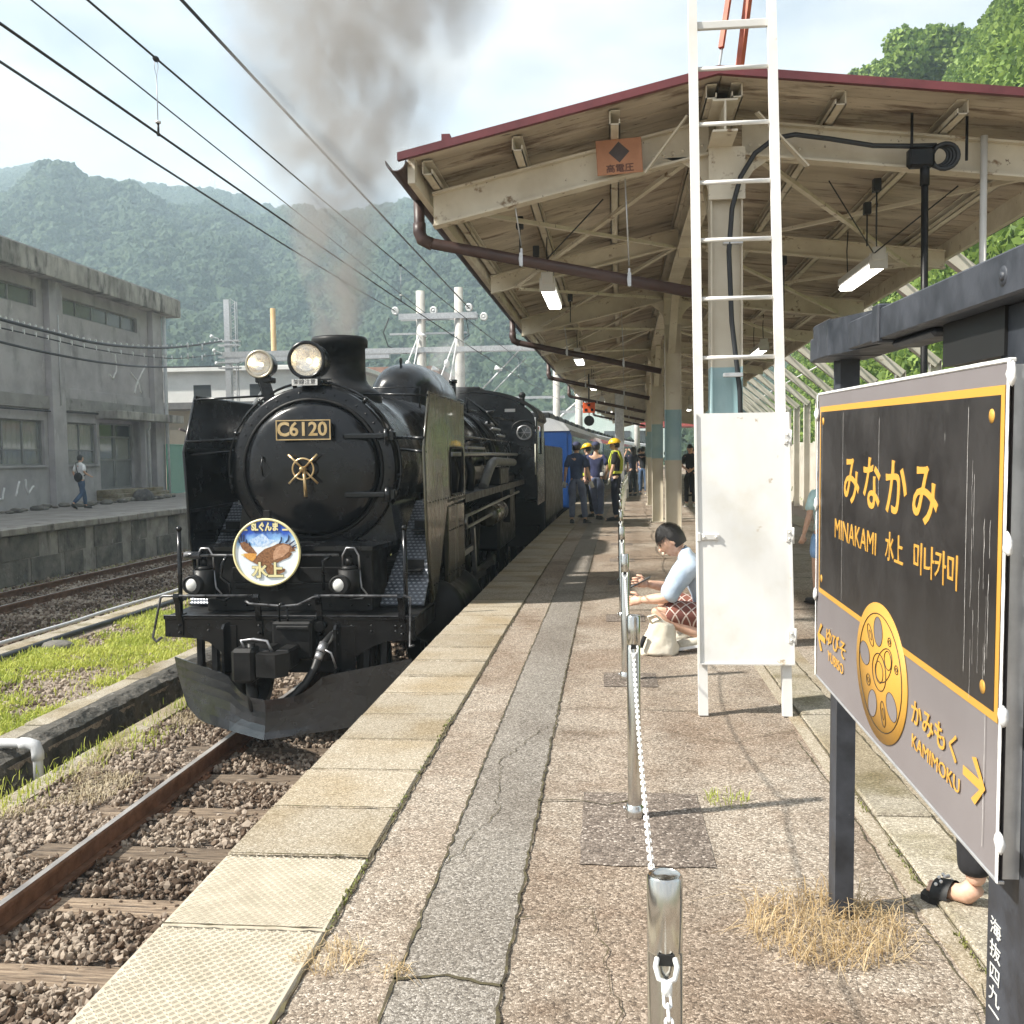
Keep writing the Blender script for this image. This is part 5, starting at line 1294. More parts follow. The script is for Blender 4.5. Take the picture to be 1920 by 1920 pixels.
# fluorescent lamps hanging under the canopy
def flamp(x, y, z, label):
    bx = bend(y); r = empty('fluorescent_lamp', (x + bx, y, z), math.atan(-(y) / 900), label=label, cat='lamp', group='fluorescent lamps under the canopy')
    b = MB(); b.box(-.075, .075, 0, 1.25, .02, .10, .01); b.build('fitting', M_['lampbox'], r)
    b = MB(); b.box(-.07, .07, .02, 1.23, -.025, .018, .015); b.build('light_tube', M_['lamp'], r)
    b = MB(); b.box(-.078, .078, -.012, .0, -.03, .105); b.box(-.06, .06, -.03, -.012, .04, .16, .008); b.build('end_box', M_['lampbox'], r)
    for yy_ in (.05, 1.15):
        b = MB(); b.tube([(0, yy_, .10), (-.01, yy_, .35), (0, yy_, .55)], .006, 6); b.build('hanger', M_['wire'], r)
nmk = ['nearest', 'second', 'third', 'fourth', 'fifth']
for k in range(5):
    flamp(-.60, 9.75 + 6.9 * k, 3.08, 'lit fluorescent lamp on the locomotive side, %s from the canopy front' % nmk[k])
    flamp(2.36, 9.05 + 6.9 * k, 3.08, 'lit fluorescent lamp on the hillside side, %s from the canopy front' % nmk[k])
# thin hanging rods and old clamps
for x, y, z in ((-.72, 8.2, 3.0), (2.1, 8.1, 3.15), (-.68, 9.4, 3.2), (2.2, 8.8, 3.2), (1.9, 11.2, 3.0), (-.5, 12.4, 3.1)):
    b = MB(); b.cyl((x + bend(y), y, z), (x + bend(y), y, zroof(x) - .28), .007, 6); b.box(x + bend(y) - .03, x + bend(y) + .03, y - .03, y + .03, zroof(x) - .36, zroof(x) - .26, .005); C('old_hanger', b, M_['wire'])
for a, c in (((.0, 8.1, 3.5), (-.55, 8.9, 3.15)), ((1.75, 8.0, 3.55), (2.35, 9.0, 3.18)), ((2.75, 8.1, 3.5), (2.36, 9.0, 3.18))):
    b = MB(); b.cyl(a, c, .006, 6); C('stay_wire', b, M_['wire'])
# high voltage warning plate on the first beam
hv = empty('warning_plate', (.12, 7.34, 3.61), label='faded orange high voltage plate with dark diamond on the first canopy beam', cat='sign')
b = MB(); b.box(-.165, .165, -.004, .004, -.125, .125, .003); b.build('plate', M_['signorange'], hv)
b = MB(); b.prism([(0, .095), (-.075, .02), (0, -.055), (.075, .02)], fy(0, -.004, .01), .0015); b.build('diamond', mat('faded_black', (.06, .045, .045), (.09, .07, .065), 9, .6), hv)
text_mesh('plate_lettering', '高電圧', .062, fy(0, -.0055, -.088), mat('faded_letters', (.12, .05, .035), rough=.6), hv, .0006, 1.1, .001, world=False)
hv.rotation_euler = (0, -R(3), 0)
# black cable looping up the first column and along the beam, coil and down pole
cb = empty('black_cable', (.97, 7.30, 0), label='thick black cable climbing the first canopy column to a coil', cat='cable')
b = MB(); b.tube([(1.00, 7.36, .0), (1.00, 7.36, 1.2), (.98, 7.34, 1.9), (.92, 7.32, 2.4), (.90, 7.32, 2.9), (.92, 7.30, 3.2), (.98, 7.30, 3.42), (1.08, 7.30, 3.58), (1.22, 7.30, 3.68), (1.36, 7.30, 3.70), (1.6, 7.30, 3.66), (1.9, 7.30, 3.60), (2.15, 7.28, 3.58), (2.32, 7.27, 3.575)], .018, 8)
b.build('cable', M_['wire'], cb, world=True)
b = MB()
for k in range(4):
    b.torus((2.37 - .01 * k, 7.24 + .02 * k, 3.49 + .006 * k), (.25, 1, .1), .085 - .006 * k, .015, 20, 6)
b.build('cable_coil', M_['wire'], cb, world=True)
b = MB(); b.box(2.12, 2.30, 7.22, 7.30, 3.42, 3.56, .02); b.build('coil_bracket', BK2, cb, world=True)
for x_, z_ in ((2.15, 3.80), (2.52, 3.76)):
    b = MB(); b.cyl((x_, 7.26, 3.46), (x_, 7.26, z_), .010, 6); b.build('bracket_rod', BK2, cb, world=True)
b = MB(); b.cyl((2.24, 7.26, 3.45), (2.26, 7.26, 0), .024, 10); b.cyl((2.24, 7.26, 3.45), (2.24, 7.26, 3.30), .032, 10); b.build('conduit', BK2, cb, world=True)
for z in (2.0, 2.95):
    b = MB(); b.box(.86, 1.0, 7.30, 7.36, z, z + .03, .004); b.build('cable_clip', M_['galv'], cb, world=True)
b = MB(); b.cyl((2.68, 7.38, 0), (2.68, 7.38, 3.66), .024, 12)
b.build('white_post', M_['white'], label='slim white steel post standing under the canopy beam behind the station sign', cat='post')
# hanging orange stop board by the locomotive cab
hs = empty('hanging_stop_board', (-.36, 23.0, 2.52), label='small orange board with round black disc hanging over the workers', cat='sign')
b = MB(); b.cyl((0, 0, .14), (0, 0, .80), .016, 8); b.build('rod', M_['wire'], hs)
b = MB(); b.box(-.14, .14, -.01, .01, -.10, .14, .01); b.build('board', mat('bright_orange', (.85, .13, .03), rough=.5), hs)
b = MB(); b.box(-.03, .03, -.016, -.01, .06, .11); b.box(-.10, -.04, -.016, -.01, -.06, .0); b.box(.04, .10, -.016, -.01, -.06, .0); b.build('board_marks', BK2, hs)
b = MB(); b.cyl((0, -.03, -.28), (0, .03, -.28), .12, 20); b.cyl((0, 0, -.17), (0, 0, -.10), .012, 6); b.build('disc', BK2, hs)
# rust red stays on the roof behind the ladder
ms = empty('roof_stay', (1.0, 8.2, 4.1), label='rust red stay bars rising from the canopy ridge behind the ladder', cat='stay')
b = MB(); b.beam((1.05, 8.3, 4.10), (1.30, 8.6, 5.9), .05, .05); b.build('stay_bar', M_['orange'], ms, world=True)
b = MB(); b.beam((.96, 8.3, 4.72), (1.16, 8.6, 5.9), .04, .03); b.build('stay_bar', M_['orange'], ms, world=True)
b = MB(); b.cyl((.86, 8.2, 4.1), (.98, 8.32, 4.78), .010, 6); b.build('turnbuckle', M_['galv'], ms, world=True)
# small white conduit junctions on far columns
# grey lattice column standing under the far canopy
gc = empty('grey_steel_column', (-.12 + bend(33), 33, 0), label='grey steel column on white footing at the platform edge, far under the canopy', cat='column')
b = MB(); b.box(-.15, .15, -.15, .15, .3, 3.5, .02); b.build('shaft', M_['galv'], gc)
b = MB(); b.box(-.28, .28, -.25, .25, 0, .30, .02); b.build('footing', M_['polec'], gc)

# ================================================================ white ladder with door panel
lad = empty('ladder', (.76, 5.48, 0), label='tall white steel ladder with a blank locked door panel on its lower half', cat='ladder')
lean = .139
def lp_(x, z, dy=0.0): return Vector((x - .76, lean * z + dy, z))
for x in (-.228, .228):
    b = MB(); b.beam((x, 0, 0), (x, lean * 5.0, 5.0), .050, .05, up=(0, 1, 0)); b.build('rail', M_['white'], lad)
for z in (1.994, 2.335, 2.677, 3.016, 3.363, 3.695, 4.35, 4.69):
    b = MB(); b.cyl((-.205, lean * z, z), (.205, lean * z, z), .0125, 10); b.build('rung', M_['white'], lad)
b = MB(); b.box(-.203, .203, lean * 3.96 - .01, lean * 3.96 + .02, 3.935, 3.98, .004); b.build('rung', M_['white'], lad)
b = MB(); vs = []
z0, z1 = .29, 1.675
for dy in (-.050, -.034):
    vs += [(-.252, lean * z0 + dy, z0), (.268, lean * z0 + dy, z0), (.262, lean * z1 + dy, z1), (-.246, lean * z1 + dy, z1)]
b.add(vs, [(0, 1, 2, 3), (7, 6, 5, 4), (0, 4, 5, 1), (1, 5, 6, 2), (2, 6, 7, 3), (3, 7, 4, 0)]); dr = b.build('door_panel', M_['white'], lad)
b = MB()
for dx in (-.25, .262): b.beam((dx, lean * z0 - .056, z0), (dx, lean * z1 - .056, z1), .008, .012, up=(0, 1, 0))
b.beam((-.25, lean * z0 - .056, z0), (.262, lean * z0 - .056, z0), .012, .008); b.build('door_edge', M_['white'], dr)
for z in (.44, .99, 1.53):
    b = MB(); b.box(.232, .276, lean * z - .064, lean * z - .052, z - .035, z + .035, .003)
    for dz in (-.018, .018): b.ball((.25, lean * z - .066, z + dz), .007, 8, 5)
    b.cyl((.272, lean * z - .060, z - .045), (.272, lean * z - .060, z + .045), .007, 8); b.build('hinge', M_['white'], dr)
z = .985
b = MB(); b.box(-.232, -.13, lean * z - .066, lean * z - .052, z - .018, z + .018, .005); b.box(-.256, -.232, lean * z - .07, lean * z - .03, z - .025, z + .025, .004); b.ball((-.215, lean * z - .068, z), .008, 8, 5); b.ball((-.148, lean * z - .068, z), .008, 8, 5); b.build('latch', M_['white'], dr)

# ================================================================ station name sign
sg = empty('station_sign', (.70, 2.38, 0), label='black and grey station name board MINAKAMI with yellow border on black posts', cat='sign')
SX = .665
def fx(y, z, off=0.0): return Matrix.Translation((SX - off, y, z)) @ Matrix(((0, 0, -1, 0), (-1, 0, 0, 0), (0, 1, 0, 0), (0, 0, 0, 1)))
def SGN(name, mb, m, par=None, **k): return mb.build(name, m, par or sg, world=True, **k)
y0, y1, z0, z1 = 1.650, 3.14, .726, 1.610
# slightly warped face panel
n = 14; vs = []
for th in (0, 1):
    for i in range(n + 1):
        y = y0 + (y1 - y0) * i / n
        for z in (z0, z1): vs.append((SX + .006 * th, y, z))
fs = []
for i in range(n):
    fs += [(2 * i, 2 * i + 1, 2 * i + 3, 2 * i + 2), (2 * n + 2 + 2 * i, 2 * n + 4 + 2 * i, 2 * n + 5 + 2 * i, 2 * n + 3 + 2 * i), (2 * i, 2 * i + 2, 2 * n + 4 + 2 * i, 2 * n + 2 + 2 * i), (2 * i + 1, 2 * n + 3 + 2 * i, 2 * n + 5 + 2 * i, 2 * i + 3)]
bd = SGN('board', MB().add(vs, fs), M_['signgrey'])
b = MB(); b.box(SX + .007, SX + .035, y0 + .004, y1 - .004, z0 + .004, z1 - .004); SGN('backing', b, M_['galv'])
def quad(name, ya, yb, za, zb, off, m, par=None):
    b = MB(); b.box(SX - off - .0008, SX - off, ya, yb, za, zb); return SGN(name, b, m, par)
quad('yellow_border', 1.668, 3.108, .998, 1.573, .0008, M_['yellow'])
quad('black_panel', 1.684, 3.092, 1.014, 1.557, .0018, M_['signblack'])
for y, z, r in ((1.720, 1.522, .0125), (3.06, 1.528, .012), (1.735, 1.045, .0125), (3.065, 1.045, .012)):
    b = MB(); b.lathe((SX - .0034, y, z), (1, 0, 0), [(0, .0004), (0, r), (.001, r)], 20); SGN('dot', b, M_['yellow'])
YL = M_['yellow']
def T(s, size, y, z, sx=1.0, bold=0.0, m=None): return text_mesh('sign_lettering', s, size, fx(y, z, .0032), m or YL, sg, .0006, sx, bold)
for ch_, y in zip('みなかみ', (2.70, 2.495, 2.285, 2.075)): T(ch_, .146, y, 1.357, 1.25, .0020)
T('MINAKAMI', .080, 2.665, 1.216, 1.18, .0)
T('水上', .074, 2.29, 1.222, 1.0, .0005)
T('미나카미', .074, 2.005, 1.222, 1.05, .0005)
# wheel emblem: ring, spokes, holes
wy, wz, wr = 2.397, .912, .168
b = MB(); b.lathe((SX - .0035, wy, wz), (1, 0, 0), [(0, .0004), (0, wr), (.002, wr)], 64); b.v = [(v[0], wy + (v[1] - wy) * 1.33, v[2]) for v in b.v]; em = SGN('wheel_emblem', b, YL)
M_['emline'] = mat('emblem_line', (.045, .032, .02), rough=.5)
def ell(name, cy, cz, ry, rz, rot, off, m, par=em, n=28):
    vs = []
    for o_ in (off, off - .0006):
        for k in range(n):
            a = 2 * math.pi * k / n; p = ry * math.cos(a); q = rz * math.sin(a); c, s = math.cos(rot), math.sin(rot)
            vs.append((SX - o_, wy - 1.33 * (cy + p * c - q * s), wz + cz + p * s + q * c))
    b = MB(); b.add(vs, [tuple(range(n)), tuple(range(n, 2 * n))[::-1]] + [(k, (k + 1) % n, n + (k + 1) % n, n + k) for k in range(n)])
    o = b.build(name, m, par); o.data.transform(sg.matrix_basis.inverted()); return o
def oline(cy, cz, ry, rz, rot=0, w=.0022, off=.0043):
    n = 40; b = MB(); pts = []
    for k in range(n):
        a = 2 * math.pi * k / n; p = ry * math.cos(a); q = rz * math.sin(a); c, s = math.cos(rot), math.sin(rot)
        pts.append((SX - off, wy - 1.33 * (cy + p * c - q * s), wz + cz + p * s + q * c))
    b.tube(pts, w * .6, 4, closed=True); o = b.build('emblem_outline', M_['emline'], em); o.data.transform(sg.matrix_basis.inverted())
oline(0, 0, .142, .142)
for a, r, s_ in ((96, .098, (.034, .026)), (170, .104, (.034, .026)), (325, .100, (.034, .026)), (245, .102, (.034, .026)), ):
    ell('emblem_hole', r * math.cos(R(a)), r * math.sin(R(a)), s_[0] * 1.05, s_[1] * 1.1, R(a), .0040, M_['signgrey'])
    oline(r * math.cos(R(a)), r * math.sin(R(a)), s_[0] * 1.05, s_[1] * 1.1, R(a), .0012)
for a, r, s_ in ((130, .098, (.030, .014)), (288, .098, (.030, .014)), (210, .085, (.014, .014)), (20, .115, (.010, .010)), (55, .112, (.010, .010))):
    oline(r * math.cos(R(a)), r * math.sin(R(a)), s_[0], s_[1], R(a), .0018); oline(r * math.cos(R(a)), r * math.sin(R(a)), s_[0] * .45, s_[1] * .45, R(a), .0012)
oline(0, 0, .045, .045, 0, .0022); oline(0, 0, .026, .026, 0, .0018); oline(.055, .045, .022, .022, 0, .0018); oline(.030, .025, .062, .034, R(40), .0022, .0041)
T('ゆびそ', .058, 2.865, .880, 1.5, .0005); T('YUBISO', .042, 2.865, .826, 1.4, .0)
T('かみもく', .060, 1.99, .886, 1.28, .0006); T('KAMIMOKU', .043, 1.985, .824, 1.32, .0)
def arrow(y, z, s, h):
    b = MB(); M = fx(y, z, .0030)
    if s > 0: M = M @ Matrix.Diagonal((-1, 1, 1, 1))
    w = h * .62; t_ = h * .20
    pts = [(-w, 0), (-w * .20, h / 2), (w * .22, h / 2), (-w * .45, t_ * .55), (w, t_ * .55), (w, -t_ * .55), (-w * .45, -t_ * .55), (w * .22, -h / 2), (-w * .20, -h / 2)]
    pts = [(-w, 0), (-w * .15, h / 2), (-w * .15 + t_ * 1.1, h / 2 - t_ * .3), (-w * .52, t_ * .5), (w, t_ * .5), (w, -t_ * .5), (-w * .52, -t_ * .5), (-w * .15 + t_ * 1.1, -h / 2 + t_ * .3), (-w * .15, -h / 2)]
    b.prism(pts, M, .0008); SGN('arrow', b, YL)
arrow(3.055, .862, -1, .088); arrow(1.765, .866, 1, .088)
# taped metal edges and crumpled clips
for a_ in (((SX - .003, y0, z0), (SX - .003, y0, z1)), ((SX - .003, y1, z0), (SX - .003, y1, z1))):
    b = MB(); vs = []
    for i in range(41):
        t_ = i / 40; z = z0 + (z1 - z0) * t_; w = .013 + .004 * mnoise.noise((z * 30, a_[0][1], 0)); yy = a_[0][1]
        vs += [(SX - .004, yy - w * .5, z), (SX - .005 - .003 * abs(mnoise.noise((z * 40, 3, 1))), yy, z), (SX - .004, yy + w * .5, z)]
    b.add(vs, [(3 * i + j, 3 * i + j + 1, 3 * i + j + 4, 3 * i + j + 3) for i in range(40) for j in (0, 1)]); SGN('edge_tape', b, M_['tape'])
b = MB(); b.box(SX - .003, SX + .01, y0, y1, z1 - .001, z1 + .007, .002); SGN('edge_tape', b, M_['tape'])
b = MB(); b.box(SX - .003, SX + .01, y0, y1, z0 - .004, z0 + .002, .001); SGN('edge_strip', b, M_['galv'])
for y, z in ((1.632, 1.590), (1.63, 1.31), (1.632, 1.02), (1.635, .80), (3.135, 1.55), (3.135, 1.27), (3.135, .985)):
    b = MB(); b.ball((SX - .006, y, z), .014, 9, 6, (.5, 1, 1.4))
    b.v = [(v[0] + .004 * mnoise.noise((v[1] * 90, v[2] * 90, 1)), v[1] + .007 * mnoise.noise((v[1] * 80, v[2] * 80, 5)), v[2] + .007 * mnoise.noise((v[1] * 80, v[2] * 80, 9))) for v in b.v]
    SGN('tape_clip', b, M_['tape'])
# posts and top rail
for ya, yb, xa, xb in ((3.01, 3.10, SX + .036, SX + .092), (1.62, 1.79, SX + .036, SX + .125)):
    b = MB(); b.box(xa, xb, ya, ya + .008, -.05, 1.712); b.box(xa, xa + .008, ya + .008, yb - .008, -.05, 1.712); b.box(xa, xb, yb - .008, yb, -.05, 1.712); SGN('post', b, M_['frame'])
b = MB(); b.box(SX - .012, SX + .10, .85, 3.22, 1.715, 1.79, .004); tr_ = SGN('top_rail', b, M_['frame'])
b = MB(); b.box(SX - .035, SX + .12, 2.86, 3.06, 1.710, 1.815, .004); SGN('rail_sleeve', b, M_['frame'])
b = MB(); b.add([(SX - .035, 2.86, 1.712), (SX - .035, 2.86, 1.812), (SX + .03, 2.46, 1.80), (SX + .03, 2.46, 1.712), (SX + .12, 2.86, 1.712), (SX + .12, 2.86, 1.812), (SX + .12, 2.46, 1.80), (SX + .12, 2.46, 1.712), (SX - .030, 2.50, 1.712), (SX - .03, 2.50, 1.716)], [(0, 1, 2, 3), (4, 7, 6, 5), (1, 5, 6, 2), (0, 3, 7, 4), (0, 4, 5, 1), (3, 2, 6, 7)]); SGN('lamp_hood', b, M_['frame'])
b = MB(); b.box(SX - .018, SX + .105, 2.40, 2.455, 1.708, 1.80, .004); SGN('rail_collar', b, M_['frame'])
b = MB(); b.box(SX + .03, SX + .06, 1.76, 2.08, 1.628, 1.714); SGN('hanging_plate', b, M_['rubber'])
b = MB(); b.box(SX + .02, SX + .09, 2.12, 2.42, 1.695, 1.714, .008); SGN('lamp_fitting', b, M_['frame'])
for y in (1.66, 3.12):
    b = MB(); b.lathe((SX - .016, y, 1.75), (1, 0, 0), [(0, .001), (0, .007), (.004, .008)], 10); b.lathe((SX - .013, y, 1.75), (1, 0, 0), [(0, .008), (0, .017), (.003, .018)], 14); SGN('bolt', b, M_['frame'])
for ch_, z in zip('海抜四九一', [0.592, 0.549, 0.506, 0.466, 0.433]):
    text_mesh('post_lettering', ch_, .036, Matrix.Translation((SX + .0345, 1.748, z)) @ Matrix(((0, 0, -1, 0), (-1, 0, 0, 0), (0, 1, 0, 0), (0, 0, 0, 1))), M_['lampbox'], sg, .0006, 1.45, .0)
# pale scratches peeling down the near side of the black panel
rs = random.Random(4)
b = MB()
for i in range(13):
    yy = 1.70 + rs.uniform(.01, .11); z_ = rs.uniform(1.08, 1.50); ln = rs.uniform(.03, .16); w = rs.uniform(.0004, .0012); n = 8; vs = []
    for k in range(n + 1):
        zz = z_ - ln * k / n; dy = .004 * mnoise.noise((zz * 60, i, 0)); ww = w * (.4 + abs(mnoise.noise((zz * 90, i, 4))) * 1.6); vs += [(SX - .0034, yy + dy - ww, zz), (SX - .0034, yy + dy + ww, zz)]
    b.add(vs, [(2 * k, 2 * k + 1, 2 * k + 3, 2 * k + 2) for k in range(n)])
for yy, za, zb in ((2.80, 1.55, 1.02), (2.43, 1.53, 1.32), (1.83, 1.54, 1.05), (3.07, 1.52, 1.05), (1.72, 1.0, .76)):
    vs = []
    for k in range(21):
        zz = za + (zb - za) * k / 20; dy = .002 * mnoise.noise((zz * 12, yy, 0)); vs += [(SX - .0033, yy + dy - .0008, zz), (SX - .0033, yy + dy + .0008, zz)]
    b.add(vs, [(2 * k, 2 * k + 1, 2 * k + 3, 2 * k + 2) for k in range(20)])
SGN('scratches', b, mat('scratch_white', (.34, .32, .30), (.62, .60, .58), 60, .7), kind='stuff')

sg.location.y += .075; sg.scale = (1, .985, 1); sg.rotation_euler.x = R(1.25)
# ================================================================ bollards and chains
BY = [1.48 + 2.43 * k for k in range(-1, 17)]
def bxy(y): return .075 + .012 * min(max(y, 0), 4) / 2 + bend(y)
ordn = ['behind', 'first', 'second', 'third', 'fourth', 'fifth', 'sixth', 'seventh', 'eighth', 'ninth', 'tenth', 'eleventh', 'twelfth', 'thirteenth', 'fourteenth', 'fifteenth', 'sixteenth', 'seventeenth', 'eighteenth']
pro = None
HB = .813
for k, y in enumerate(BY):
    if k == 0: continue
    if pro is None:
        pro = empty('bollard', (0, 0, 0), group='stainless steel bollards along the platform', cat='bollard')
        b = MB(); b.lathe((0, 0, 0), (0, 0, 1), [(0, .027), (HB - .12, .027), (HB - .118, .0262), (HB - .115, .0262), (HB - .113, .027), (HB - .004, .027), (HB, .024)], 28); b.build('tube', M_['chrome'], pro)
        b = MB(); b.lathe((0, 0, 0), (0, 0, 1), [(HB - .001, .0245), (HB - .004, .022), (HB - .003, .001)], 28); b.build('cap', M_['chrome'], pro)
        b = MB(); b.lathe((0, 0, 0), (0, 0, 1), [(0, .036), (.02, .036), (.05, .033), (.052, .027)], 24)
        b.build('foot_collar', M_['chrome'], pro)
        for s in (-1, 1):
            b = MB(); b.cyl((s * .036, 0, .035), (s * .044, 0, .035), .007, 8); b.build('bolt', M_['galv'], pro)
            b = MB(); b.box(-.013, .013, s * .027 - .001, s * .027 + .001, HB - .13, HB - .112, .0008); b.build('chain_slot', M_['rubber'], pro)
            b = MB(); b.tube([(-.013, s * .026, HB - .118), (-.016, s * .036, HB - .126), (-.012, s * .041, HB - .142), (0, s * .042, HB - .148), (.012, s * .041, HB - .142), (.016, s * .036, HB - .126), (.013, s * .026, HB - .118)], .0042, 6)
            b.cyl((0, s * .042, HB - .146), (0, s * .042, HB - .165), .0085, 10); b.build('chain_shackle', M_['chainwhite'], pro)
        o = pro
    else: o = copy_tree(pro)
    o.location = (bxy(y), y, 0)
    o['label'] = ('polished steel bollard nearest the camera, at the bottom edge' if k == 1 else 'polished steel bollard, %s from the camera in the chained row' % ordn[k])
lk = None
for k in range(len(BY) - 1):
    a = Vector((bxy(BY[k]), BY[k] + .042, HB - .165)); c = Vector((bxy(BY[k + 1]), BY[k + 1] - .042, HB - .165))
    if k == 0: a.y = .25; a.z = HB - .30
    nn = max(3, int((c - a).length / .0275))
    ch = empty('chain', tuple(a), label=('white link chain hanging from the nearest bollard towards the camera' if k == 0 else 'white link chain between the %s and %s bollards' % (ordn[k], ordn[k + 1])), cat='chain', group='white chains between the bollards')
    sag = .085 if k else .0
    def pt(t): 
        p = a.lerp(c, t); p.z -= sag * 4 * t * (1 - t); return p - a
    if k < 4:
        for i in range(nn):
            p = (pt(i / nn) + pt((i + 1) / nn)) / 2; d = (pt((i + 1) / nn) - pt(i / nn)).normalized()
            if lk is None:
                b = MB(); L_ = .0118; r = .0050
                pts = [(r * math.cos(R(t_)), L_ * (1 if 0 < t_ < 180 else -1) + r * math.sin(R(t_)), 0) for t_ in (0.01, 45, 90, 135, 179.9, 180.1, 225, 270, 315, 359.9)]
                b.tube(pts, .0023, 5, closed=True); o = b.build('link', M_['chainwhite'], ch); lk = o
            else: o = lk.copy(); COL.objects.link(o); o.parent = ch
            q = d.to_track_quat('Y', 'Z') @ Matrix.Rotation(R(90 if i % 2 else 0), 3, 'Y').to_quaternion()
            o.rotation_mode = 'QUATERNION'; o.rotation_quaternion = q; o.location = p
    else:
        b = MB()
        for i in range(0, nn):
            p = (pt(i / nn) + pt((i + 1) / nn)) / 2; w = .0085 if i % 2 else .004; b.add([(p.x - w, p.y - .015, p.z), (p.x + w, p.y - .015, p.z), (p.x + w, p.y + .015, p.z), (p.x - w, p.y + .015, p.z), (p.x, p.y, p.z + .0125 - w), (p.x, p.y, p.z - .0125 + w)], [(0, 1, 4), (1, 2, 4), (2, 3, 4), (3, 0, 4), (1, 0, 5), (2, 1, 5), (3, 2, 5), (0, 3, 5)])
        b.build('links', M_['chainwhite'], ch, kind='stuff')
# ================================================================ left station building
bl = empty('station_building', (-16.0, 28, 0), label='grey stained concrete two storey building on the opposite platform', cat='building')
def B(name, mb, m=None, par=None, **k):
    return mb.build(name, m or M_['conc_wall'], par or bl, world=True, **k)
FXW = -16.0; YC = 35.2
def wallpanel(y0, y1, z0, z1, d=.25, off=0.0):
    b = MB(); b.box(FXW - d, FXW + off, y0, y1, z0, z1); return b
# ground floor walls around the openings, upper storey
ope = [(21.5, 24.2, 1.18, 2.45), (24.7, 27.55, 1.18, 2.45), (28.75, 30.55, 1.18, 2.45), (30.72, 33.0, .38, 2.50)]
yy = 12.0
b = MB(); b.box(FXW - .25, FXW, yy, YC, 2.5, 5.62); b.box(FXW - .25, FXW, yy, YC, 6.12, 6.46)
b.box(FXW - .25, FXW, yy, YC, -.02, .38)
for o in ope: b.box(FXW - .25, FXW, o[0], o[1], .38, o[2]) if o[2] > .4 else None
for o in ope: b.box(FXW - .25, FXW, o[0], o[1], o[3], 2.5) if o[3] < 2.5 else None
last = yy
for o in ope: b.box(FXW - .25, FXW, last, o[0], .38, 2.5); last = o[1]
b.box(FXW - .25, FXW, last, YC, .38, 2.5)
last = yy
for o in ((20, 27.4), (28.75, 33.6)): b.box(FXW - .25, FXW, last, o[0], 5.62, 6.12); last = o[1]
b.box(FXW - .25, FXW, last, YC, 5.62, 6.12); b.box(-30, FXW - .25, YC - .25, YC, -.02, 6.46); b.box(-30, -29.8, 12, YC, -.02, 6.46)
B('wall', b)
b = MB(); b.box(-30, FXW - .25, 12, YC - .25, 3.0, 3.1); B('floor_slab', b)
for y in (21.0, 28.1, 34.75):
    b = MB(); b.box(FXW, FXW + .22, y - .36, y + .36, 0, 6.46, .01); B('pilaster', b)
b = MB(); b.box(FXW, FXW + .10, 12, YC, 2.78, 3.15, .01); B('floor_band', b, mat('pale_concrete_band', (.26, .25, .24), (.36, .345, .33), 1.5, .9, wear=[((.16, .15, .14), 2, .58, .7)], world=True))
b = MB(); b.box(FXW, FXW + .05, 28.5, 34.4, 3.15, 3.45, .01); B('sill_band', b)
b = MB(); b.box(-30.5, FXW + .55, 10, YC + .95, 6.46, 7.08, .02); B('roof_slab', b, M_['conc_slab'])
b = MB(); b.box(-30.5, FXW + .50, 10, YC + .9, 7.08, 7.12); B('roof_top', b)
def window(y0, y1, z0, z1, n, name='window', curtain=True, trans=0):
    b = MB(); t_ = .05; x0, x1 = FXW - .16, FXW - .10
    b.box(x0, x1, y0, y1, z0, z0 + t_); b.box(x0, x1, y0, y1, z1 - t_, z1); b.box(x0, x1, y0, y0 + t_, z0 + t_, z1 - t_); b.box(x0, x1, y1 - t_, y1, z0 + t_, z1 - t_)
    for i in range(1, n): yc = y0 + (y1 - y0) * i / n; b.box(x0, x1, yc - .03, yc + .03, z0 + t_, z1 - t_)
    if curtain: b.box(x0 + .01, x1 - .01, y0 + t_, y1 - t_, z0 + .42, z0 + .45)
    w = B(name, b, M_['alum'])
    for i in range(n):
        ya = y0 + (y1 - y0) * i / n + .03; yb = y0 + (y1 - y0) * (i + 1) / n - .03
        b = MB(); b.box(FXW - .135, FXW - .130, ya, yb, z0 + t_, z1 - t_)
        o = b.build('pane', M_['paneglass'], w); o.data.transform(bl.matrix_basis.inverted())
    if curtain:
        b = MB(); vs = []
        nn = int((y1 - y0) / .05)
        for i in range(nn + 1):
            y = y0 + (y1 - y0) * i / nn; x = FXW - .24 + .022 * math.sin(i * 1.3) + .012 * mnoise.noise((i * .7, 0, 0)); vs += [(x, y, z0), (x, y, z1)]
        b.add(vs, [(2 * i, 2 * i + 1, 2 * i + 3, 2 * i + 2) for i in range(nn)])
        o = b.build('curtain', M_['curtain'], w); o.data.transform(bl.matrix_basis.inverted())
    else:
        b = MB(); b.box(FXW - .30, FXW - .27, y0, y1, z0, z1); o = b.build('dark_interior', M_['alum'], w); o.data.transform(bl.matrix_basis.inverted())
    return w
M_['paneglass'] = mat('window_pane', (.35, .37, .37), rough=.06, alpha=.35, spec=.8)
window(21.5, 24.2, 1.18, 2.45, 4); window(24.7, 27.55, 1.18, 2.45, 3); window(28.75, 30.55, 1.18, 2.45, 2)
window(20, 27.4, 5.62, 6.12, 6, curtain=False); window(28.75, 33.6, 5.62, 6.12, 5, curtain=False)
for a_ in ((24.7, 27.55), (28.75, 30.55), (21.5, 24.2)):
    b = MB(); b.box(FXW - .02, FXW + .06, a_[0] - .05, a_[1] + .05, 1.12, 1.18, .005); B('window_sill', b)
